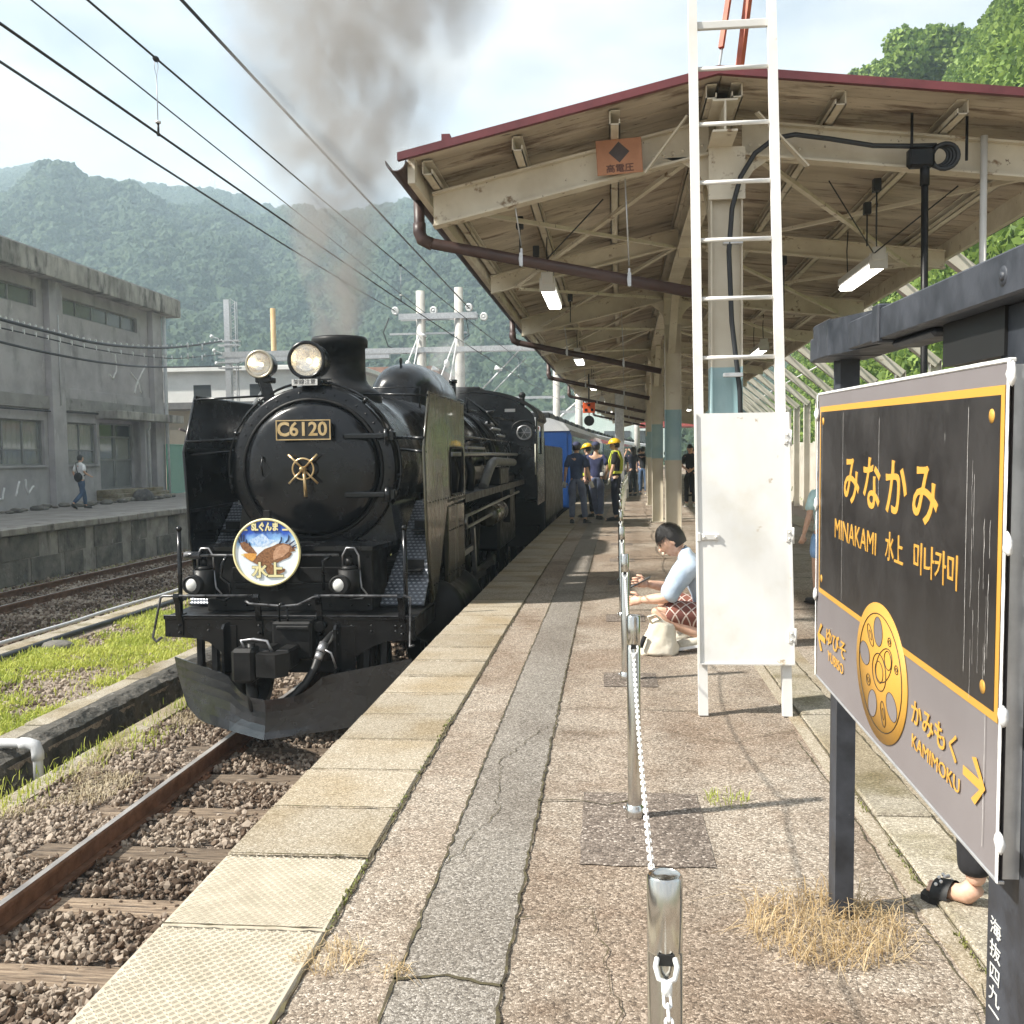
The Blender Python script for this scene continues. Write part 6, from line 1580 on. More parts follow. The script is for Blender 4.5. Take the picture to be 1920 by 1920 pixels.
# sliding entrance door with transom
b = MB(); x0, x1 = FXW - .16, FXW - .08
for z0, z1 in ((.38, .44), (1.28, 1.34), (2.02, 2.08), (2.44, 2.50)): b.box(x0, x1, 30.72, 33.0, z0, z1)
for y in (30.74, 31.80, 31.90, 32.96): b.box(x0 + .001, x1 - .001, y - .03, y + .03, .44, 2.44)
dr = B('entrance_door', b, M_['alum'])
for ya, yb in ((30.77, 31.77), (31.93, 32.93)):
    b = MB(); b.box(FXW - .13, FXW - .12, ya, yb, .44, 1.28); o = b.build('door_panel', mat('door_panel_grey', (.17, .175, .18), (.22, .225, .23), 2, .5), dr); o.data.transform(bl.matrix_basis.inverted())
    b = MB(); b.box(FXW - .13, FXW - .125, ya, yb, 1.34, 2.02); o = b.build('pane', M_['paneglass'], dr); o.data.transform(bl.matrix_basis.inverted())
    b = MB(); b.box(FXW - .13, FXW - .125, ya, yb, 2.08, 2.44); o = b.build('pane', M_['glass'], dr); o.data.transform(bl.matrix_basis.inverted())
b = MB(); b.box(FXW - .2, FXW - .18, 30.75, 32.95, 1.3, 2.05); o = b.build('blind', M_['curtain'], dr); o.data.transform(bl.matrix_basis.inverted())
b = MB(); b.box(FXW, FXW + .85, 30.5, 35.5, 2.60, 2.86, .015); B('door_canopy', b, M_['conc_slab'])
b = MB(); b.box(FXW + .25, FXW + .45, 33.1, 33.5, .0, 2.60, .01); B('canopy_pier', b)
b = MB(); b.tube([(FXW + .60, 33.2, 2.58), (FXW + .60, 33.2, 2.40), (FXW + .5, 33.25, 2.3), (FXW + .5, 33.25, .2)], .04, 10); B('downpipe', b, M_['pvc'])
b = MB(); b.tube([(FXW + .30, 35.15, 6.4), (FXW + .30, 35.15, .1)], .075, 12)
for z in (1.2, 3.2, 5.0): b.lathe((FXW + .30, 35.15, z), (0, 0, 1), [(0, .085), (.06, .085)], 12)
B('downpipe', b, M_['pvc'])
b = MB(); b.tube([(FXW + .24, 28.15, 5.5), (FXW + .24, 28.15, 2.9)], .02, 8); B('conduit', b, M_['pvc'])
b = MB(); b.tube([(FXW + .10, 12, 2.74), (FXW + .12, 22, 2.70), (FXW + .12, 28, 2.72), (FXW + .12, 31, 2.76)], .022, 6); B('wall_cable', b, M_['wire'])
for k in range(3):
    b = MB(); b.box(FXW, FXW + .55 + .25 * (2 - k), 30.4, 34.2, .0 + .12 * k, .12 + .12 * k, .015); B('door_step', b, M_['kerb'])
# white repaired cracks in the render
crk = mat('pale_crack_filler', (.72, .71, .70), (.80, .79, .78), 10, .9)
def crackline(pts):
    b = MB(); P_ = [Vector((FXW + .004, p[0], p[1])) for p in pts]; Q = []
    for a, c in zip(P_[:-1], P_[1:]):
        for i in range(5): q = a.lerp(c, i / 5); q.y += .05 * mnoise.noise((q.y * 6, q.z * 6, 1)); Q.append(q)
    Q.append(P_[-1]); b.tube(Q, .038, 4); B('crack_repair', b, crk)
crackline([(31.95, 4.75), (32.0, 4.25), (31.75, 3.95), (31.5, 4.05)]); crackline([(34.2, 4.6), (33.5, 4.0), (33.2, 3.55)]); crackline([(33.0, 4.25), (33.5, 4.0), (33.7, 3.6)])
crackline([(24.2, .95), (24.5, .35), (25.4, .30), (25.5, .6)]); crackline([(26.2, .75), (26.0, .35)]); crackline([(26.5, .8), (26.6, .4), (26.9, .6)])
# rubble and uneven stones at the foot of the building
rb_ = MB()
for k in range(70):
    y = random.uniform(25, 38.5); x = -18.2 + random.uniform(.3, 1.3); r = random.uniform(.06, .2)
    rb_.ball((x, y, r * .25), r, 7, 5, (1.2, 1, .5))
rb_.v = [(v[0] + .03 * mnoise.noise((v[0] * 9, v[1] * 9, v[2] * 9)), v[1] + .03 * mnoise.noise((v[1] * 9, v[0] * 9, 3)), v[2]) for v in rb_.v]
rb_.build('rubble', M_['mortar'], kind='stuff')
b = MB(); b.ball((-17.0, 35.0, .12), .38, 12, 8, (.9, 1.5, .75)); b.v = [(v[0], v[1], v[2] + .12 * mnoise.noise((v[0] * 3, v[1] * 3, 0))) for v in b.v]
b.build('tarp_bundle', mat('dark_tarp', (.05, .045, .045), (.14, .13, .12), 5, .8, bump=.5), label='dark crumpled bundle lying by the door step of the concrete building', cat='bundle')
# green netting fence
gf = empty('net_fence', (-17.9, 40.6, 0), label='pale green netting fence standing right of the concrete building', cat='fence')
b = MB(); b.box(0, .01, -1.6, 1.9, .08, 2.1); nm_ = mat('green_net', (.20, .42, .34), (.28, .50, .42), 30, .7, alpha=.8); b.build('net', nm_, gf)
for y in (-1.6, .9, 1.9):
    b = MB(); b.cyl((0.02, y, 0), (.02, y, 2.12), .03, 8); b.build('post', mat('green_post', (.12, .42, .30), rough=.5), gf)
b = MB(); b.cyl((.02, -1.6, 2.1), (.02, 1.9, 2.1), .025, 8); b.build('rail', nm_, gf)
b = MB(); b.cyl((.02, -1.6, .1), (.02, 1.9, .1), .025, 8); b.build('rail', nm_, gf)
bl.location = (-18.2, 31.2, 0); bl.scale = (1.0, 1.113, 1.145)
# white low building behind
wb = empty('white_building', (-20, 48, 0), label='low white and beige building with flat eave, behind the locomotive smoke deflector', cat='building')
wm = mat('white_render', (.66, .66, .63), (.78, .77, .74), 1, .8, world=True); bg_ = mat('beige_render', (.42, .37, .29), (.50, .45, .36), 1, .8, world=True)
b = MB(); b.box(-16, 7.5, 0, 14, 4.3, 5.85); b.build('upper_wall', wm, wb)
b = MB(); b.box(-16, 7.5, .1, 14, 0, 3.95); b.build('lower_wall', bg_, wb)
b = MB(); b.box(-16.5, 8.0, -.9, 14.5, 3.95, 4.3, .02); b.build('eave', mat('dark_eave', (.10, .10, .10), (.16, .155, .15), 2, .8, world=True), wb)
b = MB(); b.box(-16.3, 7.9, -.3, 14.3, 5.85, 6.08, .02); b.build('parapet', wm, wb)
for x in (-.5, 2.4):
    b = MB(); b.box(x, x + .9, -.012, .0, 4.6, 5.2, .004); b.build('window', M_['glass'], wb)
b = MB(); b.tube([(-.9, -.9, 3.0), (-.6, -.3, 2.8), (-.6, -.05, 2.6), (-.6, -.05, 0)], .06, 8); b.build('downpipe', M_['pipe'], wb)
b = MB(); b.box(-3, 0, -.03, .09, 0, 3.0, .01); b.build('pier', bg_, wb)
rbd = empty('brown_roof_house', (-15.5, 62, 0), label='house with a brown sloping roof showing between chimney and dome', cat='building')
b = MB(); b.prism_y([(-6, 5.5), (6, 5.5), (4.8, 7.2), (-4.8, 7.2)], 0, 10); b.build('roof', mat('brown_roof', (.16, .085, .06), (.24, .13, .09), 3, .7, world=True), rbd)
b = MB(); b.box(-5.5, 5.5, .2, 9.8, 0, 5.45); b.build('wall', wm, rbd)
b = MB(); b.box(-6.1, 6.1, -.05, .1, 5.42, 5.6); b.build('eave_board', wm, rbd)
# distant station clutter beyond the coaches: pale arch roof shed, red roof
sh = empty('arched_shed', (1.0, 150, 0), label='pale green arched roof building beyond the far end of the train', cat='building')
b = MB(); pts = [(-9 + 18 * i / 16, 6 + 5.5 * math.sin(math.pi * i / 16)) for i in range(17)]; b.prism_y([(-9, -1)] + pts + [(9, -1)], 0, 20); b.build('body', mat('pale_mint', (.55, .66, .60), (.70, .76, .72), .4, .6, world=True), sh)
b = MB()
for i in range(16): b.cyl((pts[i][0], -.1, pts[i][1]), (pts[i + 1][0], -.1, pts[i + 1][1]), .18, 6)
b.build('roof_rim', wm, sh)
for i in range(7):
    b = MB(); b.box(-8 + i * 2.3, -6.4 + i * 2.3, -.1, 0, 2.0, 5.0); b.build('window', M_['glass'], sh)
b = MB(); b.prism_y([(-4, 5), (4, 5), (2.5, 8), (-2.5, 8)], 0, 8); o = b.build('red_roof', mat('red_roof', (.40, .06, .05), rough=.6), label='small red roof beside the arched shed at the end of the line', cat='roof'); o.location = (8.5, 130, 0)

# ================================================================ masts, gantry, overhead wires
def wire(name, pts, r, label, m=None, cat='overhead wire', **k):
    b = MB(); b.tube(pts, r, 6, caps=False); return b.build(name, m or M_['wire'], label=label, cat=cat, **k)
hp = empty('catenary_gantry', (-7.2, 42, 0), label='twin pale concrete masts with steel crossarm and long lattice beam over the tracks', cat='gantry')
for x, zt in ((-7.79, 8.52), (-6.14, 8.62)):
    b = MB(); b.tube([(x + 7.2, 0, -1.2), (x + 7.2, 0, zt)], [.25, .185], 18); b.build('mast', M_['polec'], hp)
b = MB(); b.box(-1.5, 1.85, -.25, -.20, 7.30, 7.55); b.box(-1.5, 1.85, .20, .25, 7.30, 7.55); b.build('crossarm', M_['galv'], hp)
b = MB(); b.box(-1.95, 1.4, -.06, .06, 6.68, 6.76); b.build('lower_arm', M_['galv'], hp)
b = MB(); b.box(-9.3, 9.0, -.22, -.16, 5.90, 6.12); b.box(-9.3, 9.0, .16, .22, 5.90, 6.12)
for i in range(36): b.beam((-9.2 + i * .5, 0, 5.92), (-8.95 + i * .5, 0, 6.1), .03, .03)
b.build('long_beam', M_['galv'], hp)
for x, z in ((-1.67, 7.70), (-.01, 7.67), (1.51, 7.76), (2.14, 7.36)):
    b = MB(); b.torus((x, -.1, z), (.3, 1, .2), .13, .05, 16, 6); b.ball((x, -.1, z), .07, 8, 6); b.build('insulator', M_['porcelain'], hp)
for x, z in ((-.1, 5.25), (-.6, 6.7), (2.6, 5.2)):
    b = MB(); b.cyl((x, -.1, z), (x + .28, -.15, z - .12), .11, 10, .03); b.build('insulator', M_['porcelain'], hp)
for x in (-.59, 1.06):
    for dx, dy in ((-1.35, -2.4), (-.55, -2.0)):
        b = MB(); b.cyl((x, 0, 6.9), (x + dx, dy, 2.4), .03, 6); b.build('guy_wire', M_['porcelain'], hp)
    b = MB(); b.ball((x - .43, -.8, 5.35), .13, 8, 6, (1, 1, 1.4)); b.build('guy_insulator', M_['porcelain'], hp)
b = MB(); b.tube([(-1.95, -.1, 7.4), (-2.2, -.1, 6.8), (-2.0, -.1, 6.2), (-1.2, -.1, 5.9)], .03, 6); b.tube([(1.35, -.1, 7.5), (1.5, -.1, 6.6), (1.2, -.1, 6.4)], .02, 6); b.build('jumper_wire', M_['wire'], hp)
for x0, x1 in ((3.3, 1.1),):
    b = MB(); b.cyl((1.7, 0, 4.0), (3.6, 0, 5.9), .03, 6); b.cyl((2.3, 0, 4.0), (3.9, 0, 5.6), .025, 6); b.cyl((1.7, 0, 4.0), (2.3, 0, 4.0), .03, 6); b.build('cantilever', M_['galv'], hp)
lm = empty('lattice_mast', (-17.32, 45, 0), label='grey lattice mast rising behind the white building eave, left of the chimney', cat='mast')
b = MB(); b.box(-.28, -.02, -.14, .14, 0, 8.88); b.build('channel', M_['galv'], lm)
b = MB()
b.box(.24, .28, -.14, -.10, 0, 8.8); b.box(.24, .28, .10, .14, 0, 8.8)
for i in range(24): b.beam((-.02, 0, .3 + i * .36), (.26, 0, .48 + i * .36), .02, .02); b.beam((.26, 0, .48 + i * .36), (-.02, 0, .66 + i * .36), .02, .02)
b.build('lacing', M_['galv'], lm)
for z in (5.7, 6.2, 6.75, 6.95, 5.95): 
    b = MB(); b.box(-.6, .4, -.17, .17, z, z + .07); b.build('clamp_band', M_['galv'], lm)
b = MB(); b.box(-.1, 7.5, -.15, .15, 6.0, 6.2); b.build('side_beam', M_['galv'], lm)
b = MB(); b.beam((.2, 0, 3.0), (1.6, 0, 4.9), .08, .08); b.beam((.5, 0, 3.0), (1.9, 0, 4.7), .08, .08); b.build('strut', M_['galv'], lm)
for x, z in ((-.9, 7.2), (-.8, 6.55), (-.7, 5.95)):
    b = MB(); b.ball((x, -.1, z), .09, 8, 6); b.cyl((x, -.1, z), (x + .3, 0, z - .1), .03, 6); b.build('insulator', M_['porcelain'], lm)
tp = MB(); tp.tube([(-16.65, 49, 0), (-16.65, 49, 9.05)], [.16, .13], 12); tp.build('wooden_pole', mat('tan_pole', (.42, .28, .13), (.52, .37, .20), 3, .8, world=True), label='tan pole standing just right of the grey lattice mast', cat='pole')
for k, (x, y, zt) in enumerate(((-4.1, 60, 6.8), (-2.75, 60, 5.9), (.3, 86, 8.0))):
    r = empty('distant_mast', (x + bend(y) * .6, y, 0), label=['pale concrete mast, left one above the coach roofs', 'pale concrete mast, right one above the coach roofs', 'pale mast farthest away above the last coach'][k], cat='mast', group='pale masts above the coaches')
    b = MB(); b.tube([(0, 0, -1.2), (0, 0, zt)], [.26, .2], 14); b.build('shaft', M_['polec'], r)
    b = MB(); b.box(-4.5, .5, -.08, .08, zt - 1.9, zt - 1.75); b.build('arm', M_['galv'], r)
    b = MB(); b.ball((-2, 0, zt - 2.4), .14, 8, 6); b.cyl((-2, 0, zt - 2.3), (-2, 0, zt - 1.8), .03, 5); b.build('insulator', M_['porcelain'], r)
def span(x0, z0, y0, x1, z1, y1, sag=.0, n=12):
    return [(x0 + (x1 - x0) * t + 0, y0 + (y1 - y0) * t, z0 + (z1 - z0) * t - sag * 4 * t * (1 - t)) for t in [i / n for i in range(n + 1)]]
wire('overhead_wire', span(-5.74, 7.82, -4, -5.69, 7.74, 42, .05), .026, 'thick black overhead wire running nearest the smoke plume')
wire('overhead_wire', span(-8.9, 7.66, -4, -8.87, 7.70, 42, .30), .022, 'lower thick black overhead wire ending left of the twin masts')
wire('overhead_wire', span(-7.7, 7.85, -4, -7.6, 7.60, 42, .08), .013, 'thin overhead wire, middle of those crossing the left sky')
wire('messenger_wire', [(-3.45 + bend(y), y, 4.54 + .0055 * (y - 7)) for y in ys(-4, 100, 2.6)], .0085, 'catenary messenger wire carrying the dropper with dark pulley')
wire('contact_wire', [(-3.45 + bend(y), y, 3.97 + .004 * (y - 7)) for y in ys(-4, 100, 2.6)], .0095, 'contact wire hanging below the messenger wire, held by droppers')
def dropper(y, zt, zb, x, label):
    d = empty('dropper', (x, y, zb), label=label, cat='dropper', group='droppers on the locomotive track catenary')
    b = MB(); b.ball((0, 0, zt - zb), .024, 10, 7, (1, 1.5, .9)); b.build('clamp', M_['wire'], d)
    b = MB(); b.tube([(-.012, 0, zt - zb), (-.014, 0, zt - zb - .07), (0, 0, zt - zb - .13), (.014, 0, zt - zb - .07), (.012, 0, zt - zb)], .003, 5); b.cyl((0, 0, zt - zb - .13), (0, 0, .09), .0035, 5); b.build('rod', M_['steel'], d)
    b = MB(); b.cyl((0, 0, .085), (0, 0, .10), .022, 10); b.build('insulator', M_['porcelain'], d)
    b = MB(); b.cyl((0, 0, 0), (0, 0, .085), .009, 6); b.ball((0, 0, 0), .016, 8, 5); b.build('ear', M_['wire'], d)
dropper(7.5, 4.54, 3.97, -3.42, 'dropper hanging high in the left sky with dark pulley clamp')
dropper(16.1, 4.59, 4.01, -3.306, 'dropper hanging beside the smoke column, above the steam dome')
dropper(25, 4.64, 4.04, -3.103, 'dropper hanging left of the canopy edge')
dropper(33, 4.68, 4.07, -2.845, 'dropper hanging just past the twin masts')
# clipped cables along the opposite platform
def cable(name, p, r, clips, label):
    c_ = empty(name, (0, 0, 0), label=label, cat='cable', group='cables strung along the opposite platform')
    P_ = [Vector(q) for q in p]; Q = []
    for i in range(len(P_) - 1):
        for j in range(8):
            t = j / 8; p0 = P_[max(i - 1, 0)]; p1 = P_[i]; p2 = P_[i + 1]; p3 = P_[min(i + 2, len(P_) - 1)]
            Q.append(.5 * ((2 * p1) + (p2 - p0) * t + (2 * p0 - 5 * p1 + 4 * p2 - p3) * t * t + (3 * p1 - p0 - 3 * p2 + p3) * t ** 3))
    Q.append(P_[-1]); b = MB(); b.tube(Q, r, 6); b.build('strand', M_['wire'], c_)
    if clips:
        for q in Q[::max(1, len(Q) // clips)]:
            b = MB(); b.box(q.x - .02, q.x + .02, q.y - .02, q.y + .02, q.z - .03, q.z + .10); b.build('clip', M_['porcelain'], c_)
            if False: pass
cable('clipped_cable', [(-15.0, 21.73, 5.13), (-15.0, 23.55, 5.03), (-15.0, 25.68, 4.98), (-15.0, 28.21, 4.96), (-15.6, 32.54, 5.3), (-16.4, 37.37, 5.87), (-17.4, 43.99, 6.85)], .045, 26, 'thick black cable with white clips sagging across the grey building')
cable('clipped_cable', [(-15.0, 21.71, 4.76), (-15.0, 23.53, 4.81), (-15.0, 25.66, 4.79), (-15.0, 28.2, 4.77), (-15.6, 32.52, 5.01), (-16.4, 37.34, 5.42), (-17.4, 43.94, 6.27)], .02, 22, 'thin clipped cable just below the thick sagging one')
cable('plain_cable', [(-15.0, 21.69, 4.54), (-15.0, 23.51, 4.46), (-15.0, 25.9, 4.4), (-15.0, 28.8, 4.42), (-15.6, 33.3, 4.71), (-17.4, 43.9, 5.71)], .035, 0, 'plain black cable, lowest of those sagging across the grey building')
for k, q in enumerate(((-16.4, 37.97, 5.98), (-16.4, 39.39, 6.07), (-16.4, 37.94, 5.56), (-16.4, 39.35, 5.63))):
    b = MB(); b.torus(q, (.9, .4, 0), .09, .035, 12, 5); b.build('ring_insulator', M_['porcelain'], label=['upper left', 'upper right', 'lower left', 'lower right'][k] + ' of four glass ring insulators near the lattice mast', cat='insulator')
# right track catenary
wire('overhead_wire', span(6.3, 5.6, 0, 6.3, 5.5, 60, .05), .012, 'upper thin wire in front of the green hillside')
wire('overhead_wire', span(6.3, 5.0, 0, 6.3, 4.9, 60, .02), .012, 'lower thin wire in front of the green hillside')
dr_ = empty('dropper', (6.3, 15.6, 4.95), label='white insulated dropper hanging in front of the hillside', cat='dropper')
b = MB(); b.cyl((0, 0, 0), (0, 0, .6), .006, 5); b.ball((0, 0, .04), .035, 8, 5); b.ball((0, 0, .52), .035, 8, 5); b.build('rod', M_['porcelain'], dr_)

# ================================================================ hillside protection posts on the right
ps = None; M_['shed'] = mat('beige_steel_post', (.50, .46, .38), (.62, .58, .50), 1, .6, wear=[((.30, .22, .14), 3, .62, .7)], world=True)
for k in range(16):
    y = 19.5 + 3.35 * k
    if ps is None:
        ps = empty('hillside_post', (0, 0, 0), cat='post', group='leaning topped protection posts along the hillside')
        b = MB(); b.box(-.14, -.125, -.10, .10, -1.2, 3.75); b.box(.125, .14, -.10, .10, -1.2, 3.75); b.box(-.125, .125, -.01, .01, -1.2, 3.75); b.build('shaft', M_['shed'], ps)
        b = MB(); b.beam((.05, 0, 3.65), (-2.4, 0, 5.65), .24, .22, up=(0, 1, 0)); b.build('leaning_arm', M_['shed'], ps)
        o = ps
    else: o = copy_tree(ps)
    o.location = (8.0 + bend(y), y, 0); o.scale.z = 1.0
    o['label'] = 'beige steel hillside post with leaning top, %s from the camera' % (['nearest'] + ordn[2:])[k]
for k in range(16): pass
for s, z in ((-.9, 4.5), (-2.0, 5.4)):
    wire('guard_rail', [(8.0 + s + bend(y), y, z + .12) for y in ys(19, 70, 3)], .03, 'thin guard cable strung along the %s of the leaning post tops' % ('lower part' if s > -1 else 'tips'), M_['porcelain'], cat='cable')
rw = empty('retaining_wall', (9.0, 40, 0), label='beige boarded retaining wall behind the hillside posts', cat='wall')
y = 15
while y < 70:
    b = MB(); b.box(8.5 + bend(y), 8.62 + bend(y), y + .01, y + 1.1, -1.3, 1.9 + .05 * math.sin(y), .01); b.build('wall_board', M_['shed'], rw, world=True); y += 1.12

# ================================================================ hillside and mountains
def gn_scatter(name, base, density, proto_fn, m, seed=1, scale=(.7, 1.3), align=True, keep=True, **k):
    """geometry-nodes scatter on a base mesh object; keeps base geometry"""
    ng = bpy.data.node_groups.new(name, 'GeometryNodeTree')
    ng.interface.new_socket('Geometry', in_out='INPUT', socket_type='NodeSocketGeometry'); ng.interface.new_socket('Geometry', in_out='OUTPUT', socket_type='NodeSocketGeometry')
    def g(t, **kw):
        n_ = ng.nodes.new(t)
        for a, c in kw.items(): setattr(n_, a, c)
        return n_
    L = ng.links.new
    gi = g('NodeGroupInput'); go = g('NodeGroupOutput')
    dp = g('GeometryNodeDistributePointsOnFaces'); dp.inputs['Density'].default_value = density; dp.inputs['Seed'].default_value = seed
    L(gi.outputs[0], dp.inputs['Mesh'])
    ip = g('GeometryNodeInstanceOnPoints'); L(dp.outputs['Points'], ip.inputs['Points'])
    L(proto_fn(ng, g, L), ip.inputs['Instance'])
    rr = g('FunctionNodeRandomValue', data_type='FLOAT_VECTOR'); rr.inputs[0].default_value = (-.5, -.5, 0); rr.inputs[1].default_value = (.5, .5, 6.28)
    if align: rr.inputs[0].default_value = (-.9, -.9, 0); rr.inputs[1].default_value = (.9, .9, 6.28)
    L(rr.outputs[0], ip.inputs['Rotation'])
    rs = g('FunctionNodeRandomValue', data_type='FLOAT'); rs.inputs[2].default_value = scale[0]; rs.inputs[3].default_value = scale[1]; rs.inputs['Seed'].default_value = 5
    L(rs.outputs[1], ip.inputs['Scale'])
    jn = g('GeometryNodeJoinGeometry'); L(ip.outputs[0], jn.inputs[0])
    if keep: L(gi.outputs[0], jn.inputs[0])
    sm_ = g('GeometryNodeSetMaterial'); sm_.inputs['Material'].default_value = m; L(jn.outputs[0], sm_.inputs[0]); L(sm_.outputs[0], go.inputs[0])
    md = base.modifiers.new(name, 'NODES'); md.node_group = ng
    return base
def crown_proto(r, sub, nsc, amp):
    def f(ng, g, L):
        ic = g('GeometryNodeMeshIcoSphere'); ic.inputs['Radius'].default_value = r; ic.inputs['Subdivisions'].default_value = sub
        nz = g('ShaderNodeTexNoise'); nz.inputs['Scale'].default_value = nsc; nz.inputs['Detail'].default_value = 5; nz.inputs['Roughness'].default_value = .75
        po = g('GeometryNodeInputPosition'); L(po.outputs[0], nz.inputs['Vector'])
        sb = g('ShaderNodeMath', operation='MULTIPLY_ADD'); sb.inputs[1].default_value = amp; sb.inputs[2].default_value = -amp * .5; L(nz.outputs[0], sb.inputs[0])
        nr = g('GeometryNodeInputNormal'); vm = g('ShaderNodeVectorMath', operation='SCALE'); L(nr.outputs[0], vm.inputs[0]); L(sb.outputs[0], vm.inputs['Scale'])
        sp = g('GeometryNodeSetPosition'); L(ic.outputs[0], sp.inputs['Geometry']); L(vm.outputs[0], sp.inputs['Offset'])
        ss = g('GeometryNodeSetShadeSmooth'); ss.inputs['Shade Smooth'].default_value = False; L(sp.outputs[0], ss.inputs[0])
        return ss.outputs[0]
    return f
def leaf_proto(w, n, rad):
    """a little spray of n leaf quads inside radius rad"""
    def f(ng, g, L):
        gr = g('GeometryNodeMeshGrid'); gr.inputs[0].default_value = w; gr.inputs[1].default_value = w * 1.25; gr.inputs[2].default_value = 2; gr.inputs[3].default_value = 2
        ic = g('GeometryNodeMeshIcoSphere'); ic.inputs['Radius'].default_value = rad; ic.inputs['Subdivisions'].default_value = 1
        ip = g('GeometryNodeInstanceOnPoints'); L(ic.outputs[0], ip.inputs['Points']); L(gr.outputs[0], ip.inputs['Instance'])
        rr = g('FunctionNodeRandomValue', data_type='FLOAT_VECTOR'); rr.inputs[0].default_value = (-1.2, -1.2, 0); rr.inputs[1].default_value = (1.2, 1.2, 6.28); L(rr.outputs[0], ip.inputs['Rotation'])
        rz = g('GeometryNodeRealizeInstances'); L(ip.outputs[0], rz.inputs[0]); return rz.outputs[0]
    return f
# left mountain: ridge heights read along azimuth, built as a terrain ~350-700 m away
ridge = [(-0.8717, 0.3102), (-0.6895, 0.3075), (-0.63, 0.3073), (-0.5944, 0.3124), (-0.5711, 0.3093), (-0.5425, 0.2951), (-0.479, 0.2882), (-0.4391, 0.2813), (-0.3992, 0.2797), (-0.36, 0.2675), (-0.3321, 0.2578), (-0.3097, 0.2602), (-0.2764, 0.2537), (-0.2321, 0.2563), (-0.1935, 0.2634), (-0.15, 0.2597), (-0.0911, 0.2269), (-0.0168, 0.1771), (0.0882, 0.1112), (0.2934, 0.0753)]       # (lateral slope, ridge elevation slope)
def ridge_s(k):
    for a, c in zip(ridge[:-1], ridge[1:]):
        if a[0] <= k <= c[0]: return a[1] + (c[1] - a[1]) * (k - a[0]) / (c[0] - a[0])
    return ridge[0][1] if k < 0 else ridge[-1][1]
def mountain(name, D0, D1, nu, nv):
    ks = np.linspace(-.93, .30, nu); V = []
    for k in ks:
        top = ridge_s(k) * D1 - 4
        for j in range(nv):
            t = j / (nv - 1); d = D0 + (D1 - D0) * t; x = k * d; y = d
            n1_ = mnoise.noise((x * .009, y * .009, 1)); n2_ = mnoise.noise((x * .024, y * .024, 4))
            gul = abs(mnoise.noise((k * 9, t * .8, 3))) * 30 * t * (1 - t) * 2
            z = H + top * t ** .85 + (n1_ * 24 + n2_ * 12 - gul) * min(1, t * 3) * (1 - t ** 3)
            if t < .03: z = -1
            V.append((x, y, z))
    F = [(i * nv + j, (i + 1) * nv + j, (i + 1) * nv + j + 1, i * nv + j + 1) for i in range(nu - 1) for j in range(nv - 1)]
    return np_mesh(name, np.array(V), np.array(F), M_['forest'], smooth=True, kind='structure')
mt = mountain('mountain', 150, 520, 80, 34)
gn_scatter('forest_scatter', mt, .060, crown_proto(2.6, 4, .9, 3.6), M_['forest'], 3, (.4, 1.8), align=False)
# transmission tower on the ridge
b = MB(); tx, ty, tz = -205.0, 512, 144.7
for dx in (-1.6, 1.6): b.cyl((tx + dx, ty, tz - 4), (tx + dx * .5, ty, tz + 7), .12, 4)
for z in (1, 3.5, 6): b.cyl((tx - 2.6, ty, tz + z), (tx + 2.6, ty, tz + z), .12, 4)
b.build('transmission_tower', M_['galv'], label='tiny steel transmission tower on the mountain ridge', cat='tower')
# right hillside of vines behind the posts
vs = []; nu, nv = 60, 34
for i in range(nu):
    y = 6 + 110 * (i / (nu - 1)) ** 1.4
    for j in range(nv):
        t = j / (nv - 1); x = 9.0 + bend(y) + 17 * t
        z = -1.2 + 35.5 * t ** .86 + 1.6 * mnoise.noise((x * .25, y * .16, 2)) * min(1, t * 5) + .7 * mnoise.noise((x * .8, y * .6, 7)) * min(1, t * 5)
        vs.append((x, y, z))
F = [(i * nv + j, (i + 1) * nv + j, (i + 1) * nv + j + 1, i * nv + j + 1) for i in range(nu - 1) for j in range(nv - 1)]
hl = np_mesh('hillside', np.array(vs), np.array(F), M_['leaf'], smooth=True, kind='structure')
gn_scatter('vine_scatter', hl, 22, leaf_proto(.14, 12, .30), M_['leaf'], 9, (.5, 2.0))
def tree(x, y, z, h, r, label, n=420, sd=1):
    t = empty('broadleaf_tree', (x, y, z), label=label, cat='tree', group='trees above the hillside')
    rl = random.Random(sd)
    b = MB(); b.tube([(0, 0, -1), (.1, 0, h * .3), (-.1, .1, h * .6), (0, 0, h * .85)], [.22, .17, .12, .05], 8)
    for i in range(7):
        a = rl.uniform(0, 6.28); z0 = h * rl.uniform(.35, .7); b.tube([(0, 0, z0), (r * .4 * math.cos(a), r * .4 * math.sin(a), z0 + h * .12), (r * .8 * math.cos(a), r * .8 * math.sin(a), z0 + h * .18)], [.08, .05, .02], 6)
    b.build('trunk', M_['bark'], t)
    b = MB()
    for i in range(34):
        a = rl.uniform(0, 6.28); ph = rl.uniform(-.6, 1); rr_ = r * rl.uniform(.2, 1.15) * math.sqrt(max(0, 1 - ph * ph * .6)); s = r * rl.uniform(.10, .34)
        b.ball((rr_ * math.cos(a), rr_ * math.sin(a), h * .62 + ph * h * .33), s, 7, 5, (1, 1, .7))
    cr = b.build('crown', M_['leaf'], t, kind='stuff')
    gn_scatter('crown_leaves', cr, 34, leaf_proto(.20, 12, .65), M_['leaf'], sd, (.5, 1.6), keep=False)
tree(27.0, 88, 30.0, 6.0, 3.0, 'broadleaf tree high on the hillside in the top right corner, nearest one', sd=1)
tree(26.0, 100, 31.0, 6.0, 3.0, 'broadleaf tree on the hillside crest behind the canopy roof edge, farther one', sd=2)
tree(24.5, 62, 29.0, 6.5, 2.8, 'broadleaf tree leaning in from the right edge of the hillside', sd=3)
